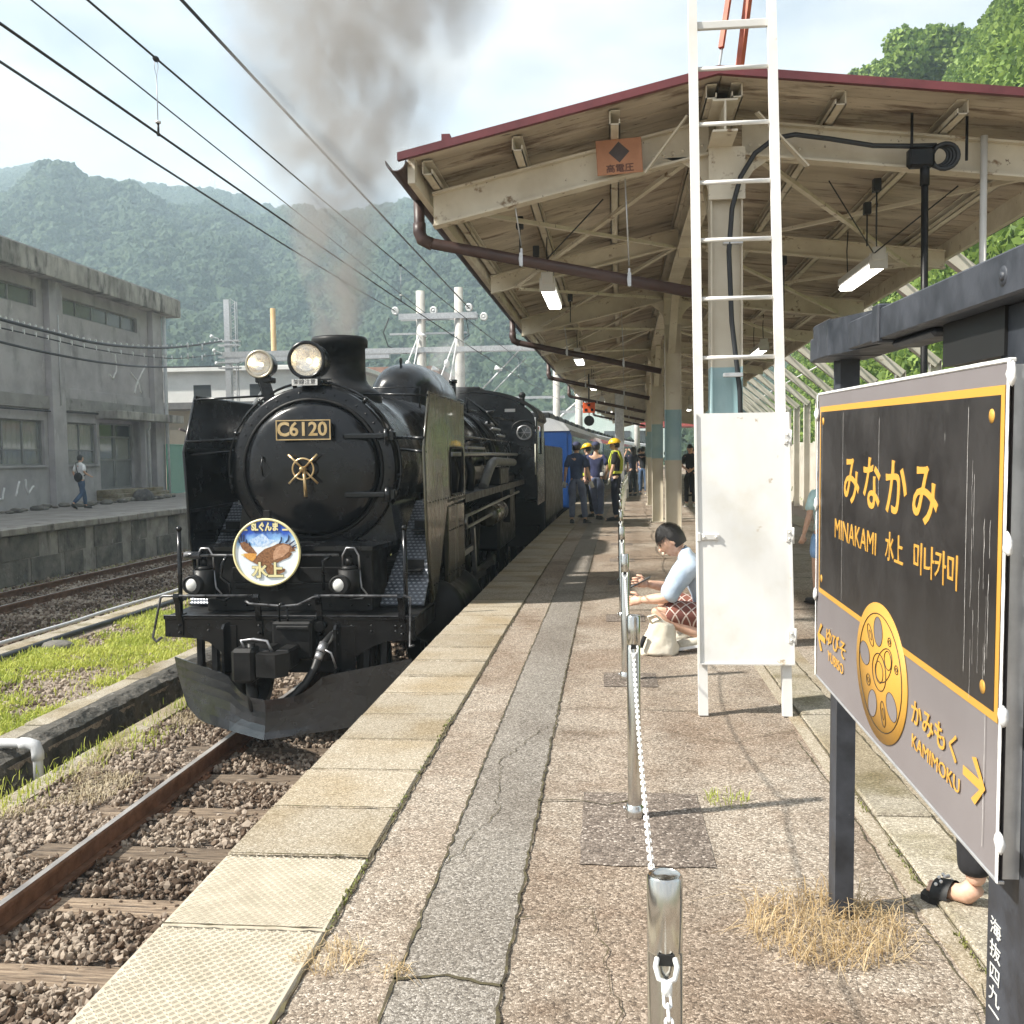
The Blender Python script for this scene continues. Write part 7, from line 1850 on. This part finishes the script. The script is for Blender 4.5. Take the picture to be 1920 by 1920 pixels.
# shrubs at the hill foot
for k, (x, y, s) in enumerate(((9.2, 24, 1.0), (9.0, 30, .8), (8.8, 36, .9), (9.6, 18, 1.3))):
    o = empty('shrub', (0, 0, 0), label='leafy shrub %s at the foot of the hillside posts' % ['second nearest', 'third nearest', 'farthest', 'nearest'][k], cat='shrub', group='shrubs at the hillside foot'); o.location = (x + bend(y), y, 2.1)
    b = MB(); b.tube([(0, 0, -2), (0, 0, .3)], .05, 6); b.build('stem', M_['bark'], o)
    b = MB(); b.ball((0, 0, .4), s, 9, 6, (1, 1, .8)); o = b.build('foliage', M_['leaf'], o, kind='stuff')
    gn_scatter('shrub_leaves', o, 90, leaf_proto(.11, 12, .16), M_['leaf'], k, (.7, 1.3))
# ================================================================ haze
hz = MB(); hz.box(-720, 720, -60, 640, -2.8, 190)
hm_ = bpy.data.materials.new('haze_air'); hm_.use_nodes = True; t = hm_.node_tree; t.nodes.clear()
o_ = t.nodes.new('ShaderNodeOutputMaterial'); pv = t.nodes.new('ShaderNodeVolumePrincipled'); pv.inputs['Color'].default_value = (.68, .85, .97, 1); pv.inputs['Density'].default_value = .00115; pv.inputs['Anisotropy'].default_value = .3
t.links.new(pv.outputs[0], o_.inputs['Volume'])
hz.build('haze', hm_, kind='stuff')
# ================================================================ people
def skin_mesh(nodes, edges, root=0, sub=2):
    """nodes: list of ((x,y,z),(rx,ry)); returns verts, faces of a smooth skinned surface"""
    me = bpy.data.meshes.new('skin_src'); me.from_pydata([n[0] for n in nodes], edges, [])
    o = bpy.data.objects.new('skin_src', me); COL.objects.link(o)
    md = o.modifiers.new('skin', 'SKIN'); md.use_smooth_shade = True; md.branch_smoothing = .6
    sv = me.skin_vertices[0].data if me.skin_vertices else None
    if sv is None:
        bm = bmesh.new(); bm.from_mesh(me); bm.verts.layers.skin.verify(); bm.to_mesh(me); bm.free(); sv = me.skin_vertices[0].data
    for i, n in enumerate(nodes):
        sv[i].radius = n[1]; sv[i].use_root = (i == root)
    s2 = o.modifiers.new('sub', 'SUBSURF'); s2.levels = sub; s2.render_levels = sub
    ev = bpy.data.meshes.new_from_object(o.evaluated_get(bpy.context.evaluated_depsgraph_get()))
    V = [tuple(v.co) for v in ev.vertices]; F = [tuple(p.vertices) for p in ev.polygons]
    bpy.data.objects.remove(o); bpy.data.meshes.remove(me); bpy.data.meshes.remove(ev)
    return V, F
def stand():
    P = dict(pelvis=(0, 0, .95), waist=(0, 0, 1.07), chest=(0, -.01, 1.28), neck=(0, -.01, 1.45), head=(0, .015, 1.60))
    for s, k in ((-1, 'L'), (1, 'R')):
        P['sh' + k] = (s * .165, -.01, 1.41); P['el' + k] = (s * .225, -.03, 1.14); P['wr' + k] = (s * .235, .05, .90)
        P['hip' + k] = (s * .085, 0, .92); P['kn' + k] = (s * .10, .02, .50); P['an' + k] = (s * .105, -.02, .09); P['to' + k] = (s * .125, .15, .035)
    return P
skinc = mat('skin', (.56, .34, .235), (.66, .42, .30), 30, .55, sss=.05); skinc2 = mat('skin_warm', (.60, .36, .25), (.70, .45, .33), 30, .55, sss=.05)
hairm = mat('black_hair', (.010, .009, .009), (.03, .026, .024), 60, .35, stretch=(6, 6, 1), bump=.4, bscale=90)
eyem = mat('dark_eyes', (.015, .012, .01), rough=.2); lipm = mat('lips', (.42, .18, .14), rough=.5)
def fabric(name, c, c2=None, s=6): return mat(name, c, c2 or tuple(min(1, x * 1.5) for x in c), s, .9, bump=.35, bscale=16, bdist=.012)
def head_geo(b, c, yaw, pitch, s=1.0):
    n, m = 20, 14; vs = []; fs = []
    M = Matrix.Translation(c) @ Matrix.Rotation(yaw, 4, 'Z') @ Matrix.Rotation(pitch, 4, 'X') @ Matrix.Scale(s, 4)
    for i in range(m + 1):
        t = math.pi * i / m; z = math.cos(t); rr = max(math.sin(t), 1e-3)
        for k in range(n):
            p = 2 * math.pi * k / n; x, y = rr * math.cos(p), rr * math.sin(p)
            X = .078 * x; Y = .098 * y; Z = .118 * z
            if z < -.1: X *= 1 + .30 * (z + .1); Y = Y * (1 + .18 * (z + .1)) + .012 * (-z - .1)
            if y > .75 and -.35 < z < .15: Y += .020 * (1 - abs(z + .15) / .25) * max(0, 1 - abs(x) * 4.5) if abs(z + .15) < .25 else 0
            if y > .6 and .0 < z < .35: Y -= .006 * (1 - abs(abs(x) - .35) * 3) if abs(abs(x) - .35) < .3 else 0
            vs.append(M @ Vector((X, Y, Z)))
    for i in range(m):
        for k in range(n): fs.append((i * n + k, (i + 1) * n + k, (i + 1) * n + (k + 1) % n, i * n + (k + 1) % n))
    b.add(vs, fs, True)
    for sx in (-1, 1):      # ears
        e = MB(); e.ball((sx * .080, -.008, -.005), .026, 8, 6, (.35, .7, 1.15)); b.add([M @ Vector(v) for v in e.v], e.f, True)
    e = MB(); e.ball((0, .104, -.022), .014, 8, 6, (.8, 1, 1.1)); b.add([M @ Vector(v) for v in e.v], e.f, True)
    return M
def hand_geo(b, wr, d, side, s=1.0, curl=.5, up=None):
    """palm with four fingers and a side thumb"""
    d = Vector(d).normalized(); up = Vector(up) if up else Vector((0, 1, 0)); pn = (up - d * up.dot(d)).normalized(); sd = d.cross(pn) * side
    w = Vector(wr); L = .085 * s
    e = MB(); e.tube([w - d * .015, w + d * .02, w + d * .055, w + d * L], [.024 * s, .033 * s, .038 * s, .030 * s], 8)
    e.v = [tuple(Vector(v) - pn * ((Vector(v) - w).dot(pn) * .45)) for v in e.v]; b.add(e.v, e.f, True)
    for k, (o, ln) in enumerate(((-.030, .062), (-.010, .074), (.010, .070), (.029, .055))):
        p0 = w + d * (L - .012) + sd * o * s; a = p0 + d * ln * .4 * s; c = a + (d * (1 - curl) + pn * curl) * ln * .35 * s; e2 = c + (d * (.6 - curl) + pn * curl * 1.3).normalized() * ln * .3 * s
        b.tube([p0, a, c, e2], [.0105 * s, .0098 * s, .0088 * s, .0068 * s], 6)
    p0 = w + d * .025 - sd * .030 * s; b.tube([p0, p0 + (d * .6 - sd * .7 + pn * .3).normalized() * .035 * s, p0 + (d * .9 - sd * .5 + pn * .5).normalized() * .065 * s], [.0125 * s, .011 * s, .008 * s], 6)
def person(loc, rz, label, h=1.70, P=None, shirt=None, pants=None, shoe=None, skin=None, yaw=0, pitch=0, hair='short', hat=None, sleeve=.55, shorts=False,
           gloves=None, build=1.0, group=None, fine=True, sandal=False):
    P = P or stand(); s = h / 1.72; skin = skin or skinc
    q = {k: Vector(v) * s for k, v in P.items()}
    r = empty('person', loc, rz, label=label, cat='person', group=group)
    def nd(p, a, c=None): return (tuple(p), (a * s * build, (c or a) * s * build))
    lk = lambda a, c, t: a.lerp(c, t)
    sub = 2 if fine else 1
    nodes = [nd(q['pelvis'], .115, .085), nd(q['waist'], .10, .08), nd(q['chest'], .125, .085), nd(q['neck'], .055, .055), nd(lk(q['neck'], q['head'], .7), .048, .05)]
    edges = [(0, 1), (1, 2), (2, 3), (3, 4)]
    for k in 'LR':
        i = len(nodes); nodes += [nd(q['sh' + k], .052), nd(q['el' + k], .036), nd(lk(q['el' + k], q['wr' + k], .3), .038), nd(q['wr' + k], .024)]; edges += [(2, i), (i, i + 1), (i + 1, i + 2), (i + 2, i + 3)]
        i = len(nodes); nodes += [nd(q['hip' + k], .080), nd(q['kn' + k], .052), nd(lk(q['kn' + k], q['an' + k], .35), .052), nd(q['an' + k], .034)]; edges += [(0, i), (i, i + 1), (i + 1, i + 2), (i + 2, i + 3)]
    V, F = skin_mesh(nodes, edges, 0, sub)
    b = MB(); b.add(V, F, True)
    HM = head_geo(b, q['head'], yaw, pitch, s * 1.0)
    for k, sd in (('L', -1), ('R', 1)):
        d = (q['wr' + k] - q['el' + k])
        if not gloves: hand_geo(b, q['wr' + k], d, sd, s, .45)
        f = MB()
        if shorts or sandal or True:
            a, t_ = q['an' + k], q['to' + k]
            f.tube([a, a.lerp(t_, .25) - Vector((0, 0, .025 * s)), t_ - Vector((0, 0, .0))], [.034 * s, .036 * s, .026 * s], 8); b.add(f.v, f.f, True)
            if sandal:
                dd = (t_ - a); dd.z = 0; dd.normalize(); sdv = Vector((dd.y, -dd.x, 0))
                for j in range(5):
                    p0 = t_ + sdv * (.028 - j * .014) * s * (1 if k == 'L' else -1); b.tube([p0, p0 + dd * (.045 - .005 * j) * s], [.0125 * s - .0012 * j * s, .010 * s - .001 * j * s], 6)
    bd_ = b.build('body', skin, r)
    fc = MB()
    for sx in (-1, 1):
        e = MB(); e.ball((sx * .030, .086, .012), .0095, 8, 6, (1.3, .6, .7)); fc.add([HM @ Vector(v) for v in e.v], e.f, True)
        e = MB(); e.box(sx * .030 - .016, sx * .030 + .016, .085, .093, .030, .035); fc.add([HM @ Vector(v) for v in e.v], e.f)
    fc.build('eyes', eyem, bd_, kind='stuff')
    fc = MB(); e = MB(); e.ball((0, .091, -.058), .016, 8, 5, (1.2, .5, .35)); fc.add([HM @ Vector(v) for v in e.v], e.f, True); fc.build('mouth', lipm, bd_)
    # hair
    if hair:
        e = MB(); n, m = 22, 12; vs = []; fs = []
        for i in range(m + 1):
            t = (math.pi * (.66 if hair == 'short' else .80)) * i / m
            for k in range(n):
                p = 2 * math.pi * k / n; x, y = math.sin(t) * math.cos(p), math.sin(t) * math.sin(p); z = math.cos(t)
                front = max(0, y); zz = .128 * z
                if front > .2: zz = max(zz, .038 + .02 * (1 - front) + .012 * mnoise.noise((x * 5, 1, 2)))
                rr = 1.0 + .05 * mnoise.noise((x * 6, y * 6, z * 6)); vs.append(HM @ Vector((.089 * x * rr, .106 * y * rr - .008, zz + .004)))
        for i in range(m):
            for k in range(n): fs.append((i * n + k, (i + 1) * n + k, (i + 1) * n + (k + 1) % n, i * n + (k + 1) % n))
        MB().add(vs, fs, True).build('hair', hairm, r)
        if hair == 'long':
            e = MB(); e.ball((0, -.06, -.10), .10, 12, 8, (.85, .55, 1.5)); MB().add([HM @ Vector(v) for v in e.v], e.f, True).build('hair_length', hairm, r)
    if hat:
        kind, hm2 = hat; e = MB(); n, m = 24, 8; vs = []; fs = []; R_ = 1.0 if kind == 'cap' else 1.18
        for i in range(m + 1):
            t = math.pi * .5 * i / m
            for k in range(n):
                p = 2 * math.pi * k / n; rx_, ry_, rz_ = (.094, .112, .085) if kind == 'cap' else (.112, .135, .105)
                rid = 1 + (.04 * max(0, 1 - abs(math.cos(p)) * 4) * math.sin(t) if kind == 'helmet' else 0)
                vs.append(HM @ Vector((rx_ * math.sin(t) * math.cos(p), ry_ * math.sin(t) * math.sin(p) - .005, .045 + rz_ * math.cos(t) * rid)))
        for i in range(m):
            for k in range(n): fs.append((i * n + k, (i + 1) * n + k, (i + 1) * n + (k + 1) % n, i * n + (k + 1) % n))
        ho = MB().add(vs, fs, True).build('cap' if kind == 'cap' else 'helmet', hm2, r)
        e = MB(); bp = []
        if kind == 'cap':
            bp = [(.075 * math.cos(R(a)), .085 + .085 * math.sin(R(a))) for a in range(0, 181, 20)]
        else: bp = [(.122 * math.cos(R(a)), .145 * math.sin(R(a)) + (.03 * max(0, math.sin(R(a))))) for a in range(0, 360, 20)]
        e.prism_z(bp, .040, .050); MB().add([HM @ Vector(v) for v in e.v], e.f).build('brim', hm2, ho)
    # shirt
    if shirt:
        dn = (q['pelvis'] - q['waist'])  .normalized() * (.14 if abs(q['pelvis'].y) < .1 else .07) * s; nodes = [nd(q['pelvis'] + dn, .150, .118), nd(q['waist'], .142, .112), nd(q['chest'], .158, .118), nd(lk(q['chest'], q['neck'], 1.22), .074, .072)]
        edges = [(0, 1), (1, 2), (2, 3)]
        for k in 'LR':
            i = len(nodes); nodes += [nd(q['sh' + k], .078), nd(lk(q['sh' + k], q['el' + k], .5), .068), nd(lk(q['sh' + k], q['el' + k], 1.0 if sleeve > .8 else sleeve + .35), .064)]; edges += [(2, i), (i, i + 1), (i + 1, i + 2)]
            if sleeve > 1: nodes.append(nd(lk(q['el' + k], q['wr' + k], .85), .042)); edges.append((i + 2, len(nodes) - 1))
        V, F = skin_mesh(nodes, edges, 0, sub)
        V = [(v[0] + .010 * mnoise.noise((v[0] * 9, v[1] * 14, v[2] * 9)), v[1] + .018 * mnoise.noise((v[0] * 13, v[1] * 7, v[2] * 12 + 4)), v[2] + .006 * mnoise.noise((v[0] * 15, v[1] * 15, 3))) for v in V]
        MB().add(V, F, True).build('shirt', shirt, r)
    if pants:
        nodes = [nd(lk(q['pelvis'], q['waist'], .75), .128, .10), nd(q['pelvis'], .134, .108)]; edges = [(0, 1)]
        for k in 'LR':
            i = len(nodes); e_ = 1.0 if not shorts else .0
            nodes += [nd(q['hip' + k], .100), nd(lk(q['hip' + k], q['kn' + k], .55), .088), nd(lk(q['hip' + k], q['kn' + k], .98 if not shorts else .86), .070 if not shorts else .082)]; edges += [(1, i), (i, i + 1), (i + 1, i + 2)]
            if not shorts: nodes += [nd(lk(q['kn' + k], q['an' + k], .5), .066), nd(lk(q['kn' + k], q['an' + k], .93), .062)]; edges += [(i + 2, i + 3), (i + 3, i + 4)]
        V, F = skin_mesh(nodes, edges, 0, sub)
        V = [(v[0] + .006 * mnoise.noise((v[0] * 9, v[1] * 9, v[2] * 12)), v[1] + .008 * mnoise.noise((v[0] * 11, v[1] * 7, v[2] * 14 + 4)), v[2]) for v in V]
        MB().add(V, F, True).build('shorts' if shorts else 'trousers', pants, r)
    if shoe:
        for k in 'LR':
            a, t_ = q['an' + k], q['to' + k]; dd = (t_ - a); dd.z = 0; dd.normalize(); e = MB()
            hl_ = a - dd * .035 * s
            if sandal:
                z0 = t_.z - .040 * s
                sdv = Vector((dd.y, -dd.x, 0)); c0 = Vector((hl_.x, hl_.y, z0)) - dd * .01; L_ = (t_ - hl_).length + .055 * s
                out = [c0 + dd * (L_ * t) + sdv * w for t, w in ((0, -.02), (.0, .02), (.15, .036), (.5, .036), (.8, .048), (.96, .03), (1.0, 0), (.96, -.035), (.8, -.048), (.5, -.036), (.15, -.036))]
                e.prism_z([(p.x, p.y) for p in out], z0, z0 + .022 * s)
                so = e.build('sandal', shoe, r)
                e = MB(); cc = a.lerp(t_, .80); e.tube([cc + sdv * (.050 * math.cos(R(g_))) + Vector((0, 0, -.015 + .052 * math.sin(R(g_)))) - dd * .0 for g_ in range(0, 181, 15)], .007, 6)
                e2 = MB(); vs = []
                for j, g_ in enumerate(range(0, 181, 12)):
                    for w_ in (-.032, .032):
                        vs.append(cc + dd * w_ * s + sdv * (.052 * s * math.cos(R(g_))) + Vector((0, 0, (-.020 + .058 * math.sin(R(g_)) - .010 * (w_ > 0)) * s)))
                e2.add(vs, [(2 * j, 2 * j + 1, 2 * j + 3, 2 * j + 2) for j in range(15)], True); e2.build('strap', shoe, so)
                e3 = MB()
                for j in range(8):
                    g_ = 35 + j * 15; e3.ball(cc + dd * (.012 * (j % 2)) + sdv * (.052 * s * math.cos(R(g_))) + Vector((0, 0, (-.018 + .062 * math.sin(R(g_))) * s)), .006, 6, 4)
                e3.build('strap_beads', M_['porcelain'], so, kind='stuff')
            else:
                e.tube([hl_ + Vector((0, 0, -.02 * s)), a + Vector((0, 0, -.035 * s)), a.lerp(t_, .6) + Vector((0, 0, -.015 * s)), t_ + dd * .035 * s + Vector((0, 0, .0))], [.036 * s, .046 * s, .042 * s, .028 * s], 10)
                zf = min(a.z - .085 * s, t_.z - .03 * s) if not shorts else t_.z - .035 * s
                so = e.build('shoe', shoe, r)
                e = MB(); e.beam(hl_ + Vector((0, 0, -.066 * s)) if abs(a.z - .09 * s) < .03 else hl_ + Vector((0, 0, -.05 * s)), t_ + dd * .045 * s + Vector((0, 0, -.024 * s)), .082 * s, .02 * s); e.build('sole', M_['rubber'] if shoe is not M_['whiteshoe'] else M_['porcelain'], so)
    if gloves:
        for k, sd in (('L', -1), ('R', 1)):
            e = MB(); hand_geo(e, q['wr' + k], q['wr' + k] - q['el' + k], sd, s * 1.15, .4); e.build('glove', gloves, r)
    r['_'] = 0; del r['_']
    return r, q, HM, s
M_['whiteshoe'] = mat('canvas_shoe', (.46, .43, .35), (.60, .57, .48), 20, .8)
navy = fabric('navy_work_shirt', (.04, .060, .125)); navy2 = fabric('indigo_work_shirt', (.028, .034, .085)); navyp = fabric('navy_work_trousers', (.055, .062, .105)); bluep = fabric('blue_grey_trousers', (.11, .13, .20))
blk = fabric('black_cloth', (.010, .010, .012), (.02, .02, .023)); dnavy = fabric('dark_navy_cloth', (.012, .014, .030)); whitef = fabric('white_cotton', (.80, .80, .80), (.86, .86, .86)); jeans = fabric('blue_jeans', (.05, .085, .15)); shoeb = mat('black_shoes', (.012, .012, .012), rough=.5)
glove = fabric('white_gloves', (.66, .63, .54), (.74, .72, .64)); yel = mat('yellow_helmet', (.80, .50, .02), rough=.35); navycap = fabric('navy_cap', (.035, .04, .085)); hiviz = mat('hi_vis_yellow', (.62, .70, .06), rough=.6)
lblue = mat('light_blue_cotton', (.34, .43, .54), (.50, .58, .67), 7, .85, bump=.5, bscale=12, bdist=.012); mint = fabric('mint_tshirt', (.42, .58, .58)); lsh = fabric('light_blue_shorts', (.22, .36, .58))
pat = bpy.data.materials.new('patterned_shorts'); pat.use_nodes = True; t = pat.node_tree; bb = t.nodes['Principled BSDF']; bb.inputs['Roughness'].default_value = .9
tcn = t.nodes.new('ShaderNodeTexCoord'); mpn = t.nodes.new('ShaderNodeMapping'); mpn.inputs['Rotation'].default_value = (0, .8, .78); t.links.new(tcn.outputs['Object'], mpn.inputs[0])
bk = t.nodes.new('ShaderNodeTexBrick'); bk.offset = 0; bk.inputs['Scale'].default_value = 9; bk.inputs['Mortar Size'].default_value = .035; bk.inputs['Brick Width'].default_value = .5; bk.inputs['Row Height'].default_value = .5
bk.inputs['Color1'].default_value = (.16, .055, .045, 1); bk.inputs['Color2'].default_value = (.24, .09, .06, 1); bk.inputs['Mortar'].default_value = (.60, .50, .44, 1); t.links.new(mpn.outputs[0], bk.inputs['Vector']); t.links.new(bk.outputs[0], bb.inputs['Base Color'])

# 1 walker on the opposite platform
P = stand(); P['knL'] = (-.09, .16, .52); P['anL'] = (-.09, .20, .11); P['toL'] = (-.10, .37, .05); P['knR'] = (.10, -.04, .49); P['anR'] = (.10, -.36, .20); P['toR'] = (.11, -.28, .05)
P['elL'] = (-.24, -.10, 1.16); P['wrL'] = (-.22, .02, .96); P['elR'] = (.24, -.02, 1.16); P['wrR'] = (.20, .18, 1.06)
pr_, q, HM, s = person((-15.85, 28.6, 0), R(-28), 'person in white shirt and jeans walking along the opposite platform', 1.66, P, whitef, jeans, shoeb)
bg = empty('shoulder_bag', (-15.85, 28.6, 0), R(-28), label='black shoulder bag slung across the back of the walker', cat='bag')
b = MB(); b.ball((.12, -.16, .98), .15, 14, 9, (1.25, .55, .95)); b.v = [(v[0], v[1], v[2] + .02 * mnoise.noise((v[0] * 9, v[1] * 9, v[2] * 9))) for v in b.v]; b.build('body', blk, bg)
b = MB(); b.tube([(.14, -.17, 1.06), (.02, -.15, 1.25), (-.10, -.08, 1.42), (-.10, .03, 1.45), (0, .13, 1.3), (.15, .12, 1.1), (.2, -.02, 1.02)], .014, 6); b.build('strap', blk, bg)
# 2 railway workers
P = stand(); P['anR'] = (.17, .02, .09); P['toR'] = (.22, .18, .035); P['knR'] = (.14, .03, .5); P['wrL'] = (-.27, .06, .88); P['wrR'] = (.29, .04, .88)
person((-.60, 20.9, 0), R(-8), 'worker in blue shirt and navy cap seen from behind, leftmost of the group', 1.73, P, navy, bluep, shoeb, hat=('cap', navycap), gloves=glove, build=1.06)
P = stand(); P['elL'] = (-.2, .12, 1.15); P['wrL'] = (-.1, .25, 1.1)
pr_, q, HM, s = person((-.40, 22.9, 0), R(35), 'worker in yellow helmet half hidden between the two capped workers', 1.70, P, dnavy, dnavy, shoeb, hat=('helmet', yel), build=1.02, yaw=.3, pitch=-.2)
b = MB(); b.lathe((0, 0, 1.02 * s), (0, 0, 1), [(-.03, .15), (.03, .15)], 20); b.v = [(v[0], v[1] * .78, v[2]) for v in b.v]; b.build('belt', hiviz, pr_)
P = stand(); P['anR'] = (.10, -.02, .09); P['knL'] = (-.05, .04, .5); P['anL'] = (.02, .10, .09); P['toL'] = (.04, .26, .035); P['elR'] = (.27, -.06, 1.17); P['wrR'] = (.20, .06, .98)
pr_, q, HM, s = person((-.20, 22.0, 0), R(-5), 'worker seen from behind in indigo shirt and navy cap, crossing his legs', 1.74, P, navy2, bluep, shoeb, hat=('cap', navycap), build=1.08)
b = MB(); b.box(.10, .17, -.15, -.11, .98, 1.06, .01); b.build('waist_pouch', M_['porcelain'], pr_)
P = stand(); P['head'] = (0, .03, 1.60); P['elL'] = (-.22, .02, 1.15); P['wrL'] = (-.20, .10, .90)
pr_, q, HM, s = person((.24, 21.7, 0), R(78), 'worker in yellow helmet and hi-vis harness standing in profile, facing the train', 1.78, P, blk, dnavy, shoeb, hat=('helmet', yel), gloves=glove, build=1.05, yaw=.15, pitch=-.12)
b = MB(); b.lathe((0, 0, 1.03 * s), (0, 0, 1), [(-.028, .158), (.028, .158)], 22); b.v = [(v[0], v[1] * .80, v[2]) for v in b.v]; b.build('belt', hiviz, pr_)
for sx in (-1, 1):
    b = MB(); b.tube([(sx * .09, .118, 1.05 * s), (sx * .10, .135, 1.28 * s), (sx * .09, .07, 1.47 * s), (sx * .09, -.06, 1.47 * s), (sx * .09, -.13, 1.28 * s), (sx * .09, -.11, 1.05 * s)], .020, 6); b.build('harness_strap', hiviz, pr_)
# 3 squatting man with phone
P = dict(pelvis=(0, -.14, .27), waist=(0, -.13, .38), chest=(0, -.03, .56), neck=(0, .07, .70), head=(0, .155, .80))
P.update(shL=(-.17, .02, .66), shR=(.17, .02, .66), elL=(-.21, .17, .40), elR=(.20, .16, .42), wrL=(-.13, .37, .37), wrR=(.04, .34, .47),
         hipL=(-.10, -.12, .25), hipR=(.10, -.12, .25), knL=(-.17, .28, .30), knR=(.18, .26, .34), anL=(-.15, -.06, .12), anR=(.15, .02, .10), toL=(-.16, .11, .035), toR=(.16, .18, .035))
P = {k: tuple(np.array(v) / 1.0) for k, v in P.items()}
pr_, q, HM, s = person((.64, 7.42, 0), R(84), 'person squatting by the ladder in light blue shirt and patterned shorts with a phone', 1.72, P, lblue, pat, M_['whiteshoe'], skinc2, yaw=.10, pitch=-.55, shorts=True, build=1.17, sleeve=.75)
ph = empty('phone', (.26, 7.42 + .03, .49), R(84), label='black smartphone held by the squatting person', cat='phone')
b = MB(); b.M = Matrix.Rotation(R(-28), 4, 'X'); b.box(-.038, .038, -.085, .085, -.005, .005, .004); b.build('case', mat('phone_black', (.01, .01, .012), rough=.2), ph)
b = MB(); b.M = Matrix.Rotation(R(-28), 4, 'X'); b.box(-.034, .034, -.078, .078, .005, .006); b.build('screen', M_['glass'], ph)
# loose strands over the squatting person's hair
rs = random.Random(3); b = MB()
for i in range(900):
    a = rs.uniform(0, 6.28); t_ = rs.uniform(.05, 1.15); d = Vector((math.sin(t_) * math.cos(a), math.sin(t_) * math.sin(a), math.cos(t_)))
    if d.y > .35 and d.z < .45: continue
    pts = []
    for k in range(4):
        tt = t_ + k * rs.uniform(.12, .22); aa = a + rs.uniform(-.08, .08) * k; r_ = 1.02 + .05 * rs.random() + .015 * k
        pts.append(HM @ Vector((.090 * math.sin(tt) * math.cos(aa) * r_, .107 * math.sin(tt) * math.sin(aa) * r_ - .008, .128 * math.cos(tt) * r_ + .006)))
    w = Vector((-math.sin(a), math.cos(a), 0)) * .0022; vs = []
    for k, p_ in enumerate(pts): q_ = w * (1 - k * .28); vs += [p_ - q_, p_ + q_]
    b.add(vs, [(2 * k, 2 * k + 1, 2 * k + 3, 2 * k + 2) for k in range(3)])
b.build('hair_strands', hairm, pr_, fix=False, kind='stuff')
# tote bag
b = MB(); n, m = 26, 14; vs = []; fs = []
for i in range(m + 1):
    t_ = i / m
    for k in range(n):
        a = 2 * math.pi * k / n; rx_ = .155 * (1 - .55 * t_ ** 1.6) * (1 if t_ < .98 else .3); ry_ = .105 * (1 - .5 * t_ ** 1.4)
        w = 1 + .16 * mnoise.noise((math.cos(a) * 2, math.sin(a) * 2, t_ * 3)) + .06 * mnoise.noise((math.cos(a) * 6, math.sin(a) * 6, t_ * 8))
        vs.append((rx_ * math.cos(a) * w + .03 * t_, ry_ * math.sin(a) * w, .005 + .30 * t_ * (1 - .08 * math.cos(a)) - (.05 * (1 - t_) * max(0, mnoise.noise((a, 0, 0))))))
for i in range(m):
    for k in range(n): fs.append((i * n + k, i * n + (k + 1) % n, (i + 1) * n + (k + 1) % n, (i + 1) * n + k))
fs.append(tuple(range(n))[::-1]); fs.append(tuple(m * n + k for k in range(n)))
b.add(vs, fs, True); tb = b.build('tote_bag', fabric('cream_canvas', (.62, .56, .44), (.74, .69, .58), 4), label='slouched cream canvas tote bag on the ground at the squatting person\'s knees', cat='bag'); tb.location = (.38, 7.18, 0); tb.scale = (.9, .9, .82)
b = MB(); b.tube([(-.06, -.03, .28), (-.09, -.06, .34), (-.03, -.07, .36), (.02, -.04, .30)], .010, 6); b.build('handle', tb.data.materials[0], tb)
b = MB(); b.tube([(-.115, -.075, .17), (-.135, -.085, .12), (-.15, -.08, .07)], .018, 6); b.build('dark_emblem', blk, tb)
# 4 people beyond the ladder
P = stand(); P['elL'] = (-.23, .02, 1.14); P['elR'] = (.23, .02, 1.14); P['wrL'] = (-.06, .20, 1.03); P['wrR'] = (.06, .20, 1.01)
person((2.22 + .1, 27.4, 0), R(172), 'person in black polo shirt with hands clasped, beyond the columns beside the ladder', 1.70, P, blk, blk, M_['whiteshoe'], hair='short', pitch=-.3)
person((2.62, 27.8, 0), R(200), 'person in black standing right behind the one with clasped hands', 1.62, None, blk, dnavy, M_['whiteshoe'], hair='long', fine=False)
# crowd along the coaches
cr = [(.95, 34.5, 30, dnavy, blk, 'person in dark top near the grey steel column, holding up a camera', 1.70), (1.35, 35.6, -20, blk, jeans, 'person in black top and jeans standing left of the canopy columns', 1.72), (.62, 37.2, 10, dnavy, navyp, 'person in navy seen between helmeted worker and grey column', 1.68),
      (1.75, 38.4, 160, whitef, blk, 'person in white shirt in the distant crowd by the train', 1.66), (1.15, 40.0, 90, blk, blk, 'person all in black in the distant crowd by the train', 1.74), (1.45, 42.0, -90, navy, jeans, 'person in navy shirt and jeans far back in the crowd', 1.70), (3.3, 30.5, 180, navy2, blk, 'person in indigo top on the hillside half of the platform', 1.68), (3.0, 34.0, 150, whitef, dnavy, 'person in white top on the hillside half of the platform', 1.62)]
for k, (x, y, a, sh_, pa_, lb, h_) in enumerate(cr):
    P = stand()
    if k == 0: P['elR'] = (.24, .16, 1.40); P['wrR'] = (.10, .28, 1.58); P['elL'] = (-.24, .16, 1.40); P['wrL'] = (-.08, .28, 1.58)
    person((x, y, 0), R(a), lb, h_, P, sh_, pa_, shoeb, fine=False, hair='short' if k % 2 else 'long')
# 5 child beside the sign
P = stand(); P['wrL'] = (-.27, .03, .88)
person((2.07, 9.6, 0), R(20), 'child in mint t-shirt and light blue shorts standing left of the station sign edge', 1.30, P, mint, lsh, shoeb, shorts=True, build=1.05)
# 6 person behind the sign in sandals
P = stand(); P['anL'] = (-.10, .02, .095); P['toL'] = (-.115, .155, .04); P['knR'] = (.10, -.12, .50); P['anR'] = (.10, -.34, .13); P['toR'] = (.11, -.20, .045)
person((1.225, 3.17, .003), R(37), 'person in black trousers and black beaded sandals standing behind the station sign', 1.56, P, blk, blk, mat('sandal_black', (.012, .012, .012), rough=.6), skinc2, hair='short', sandal=True)
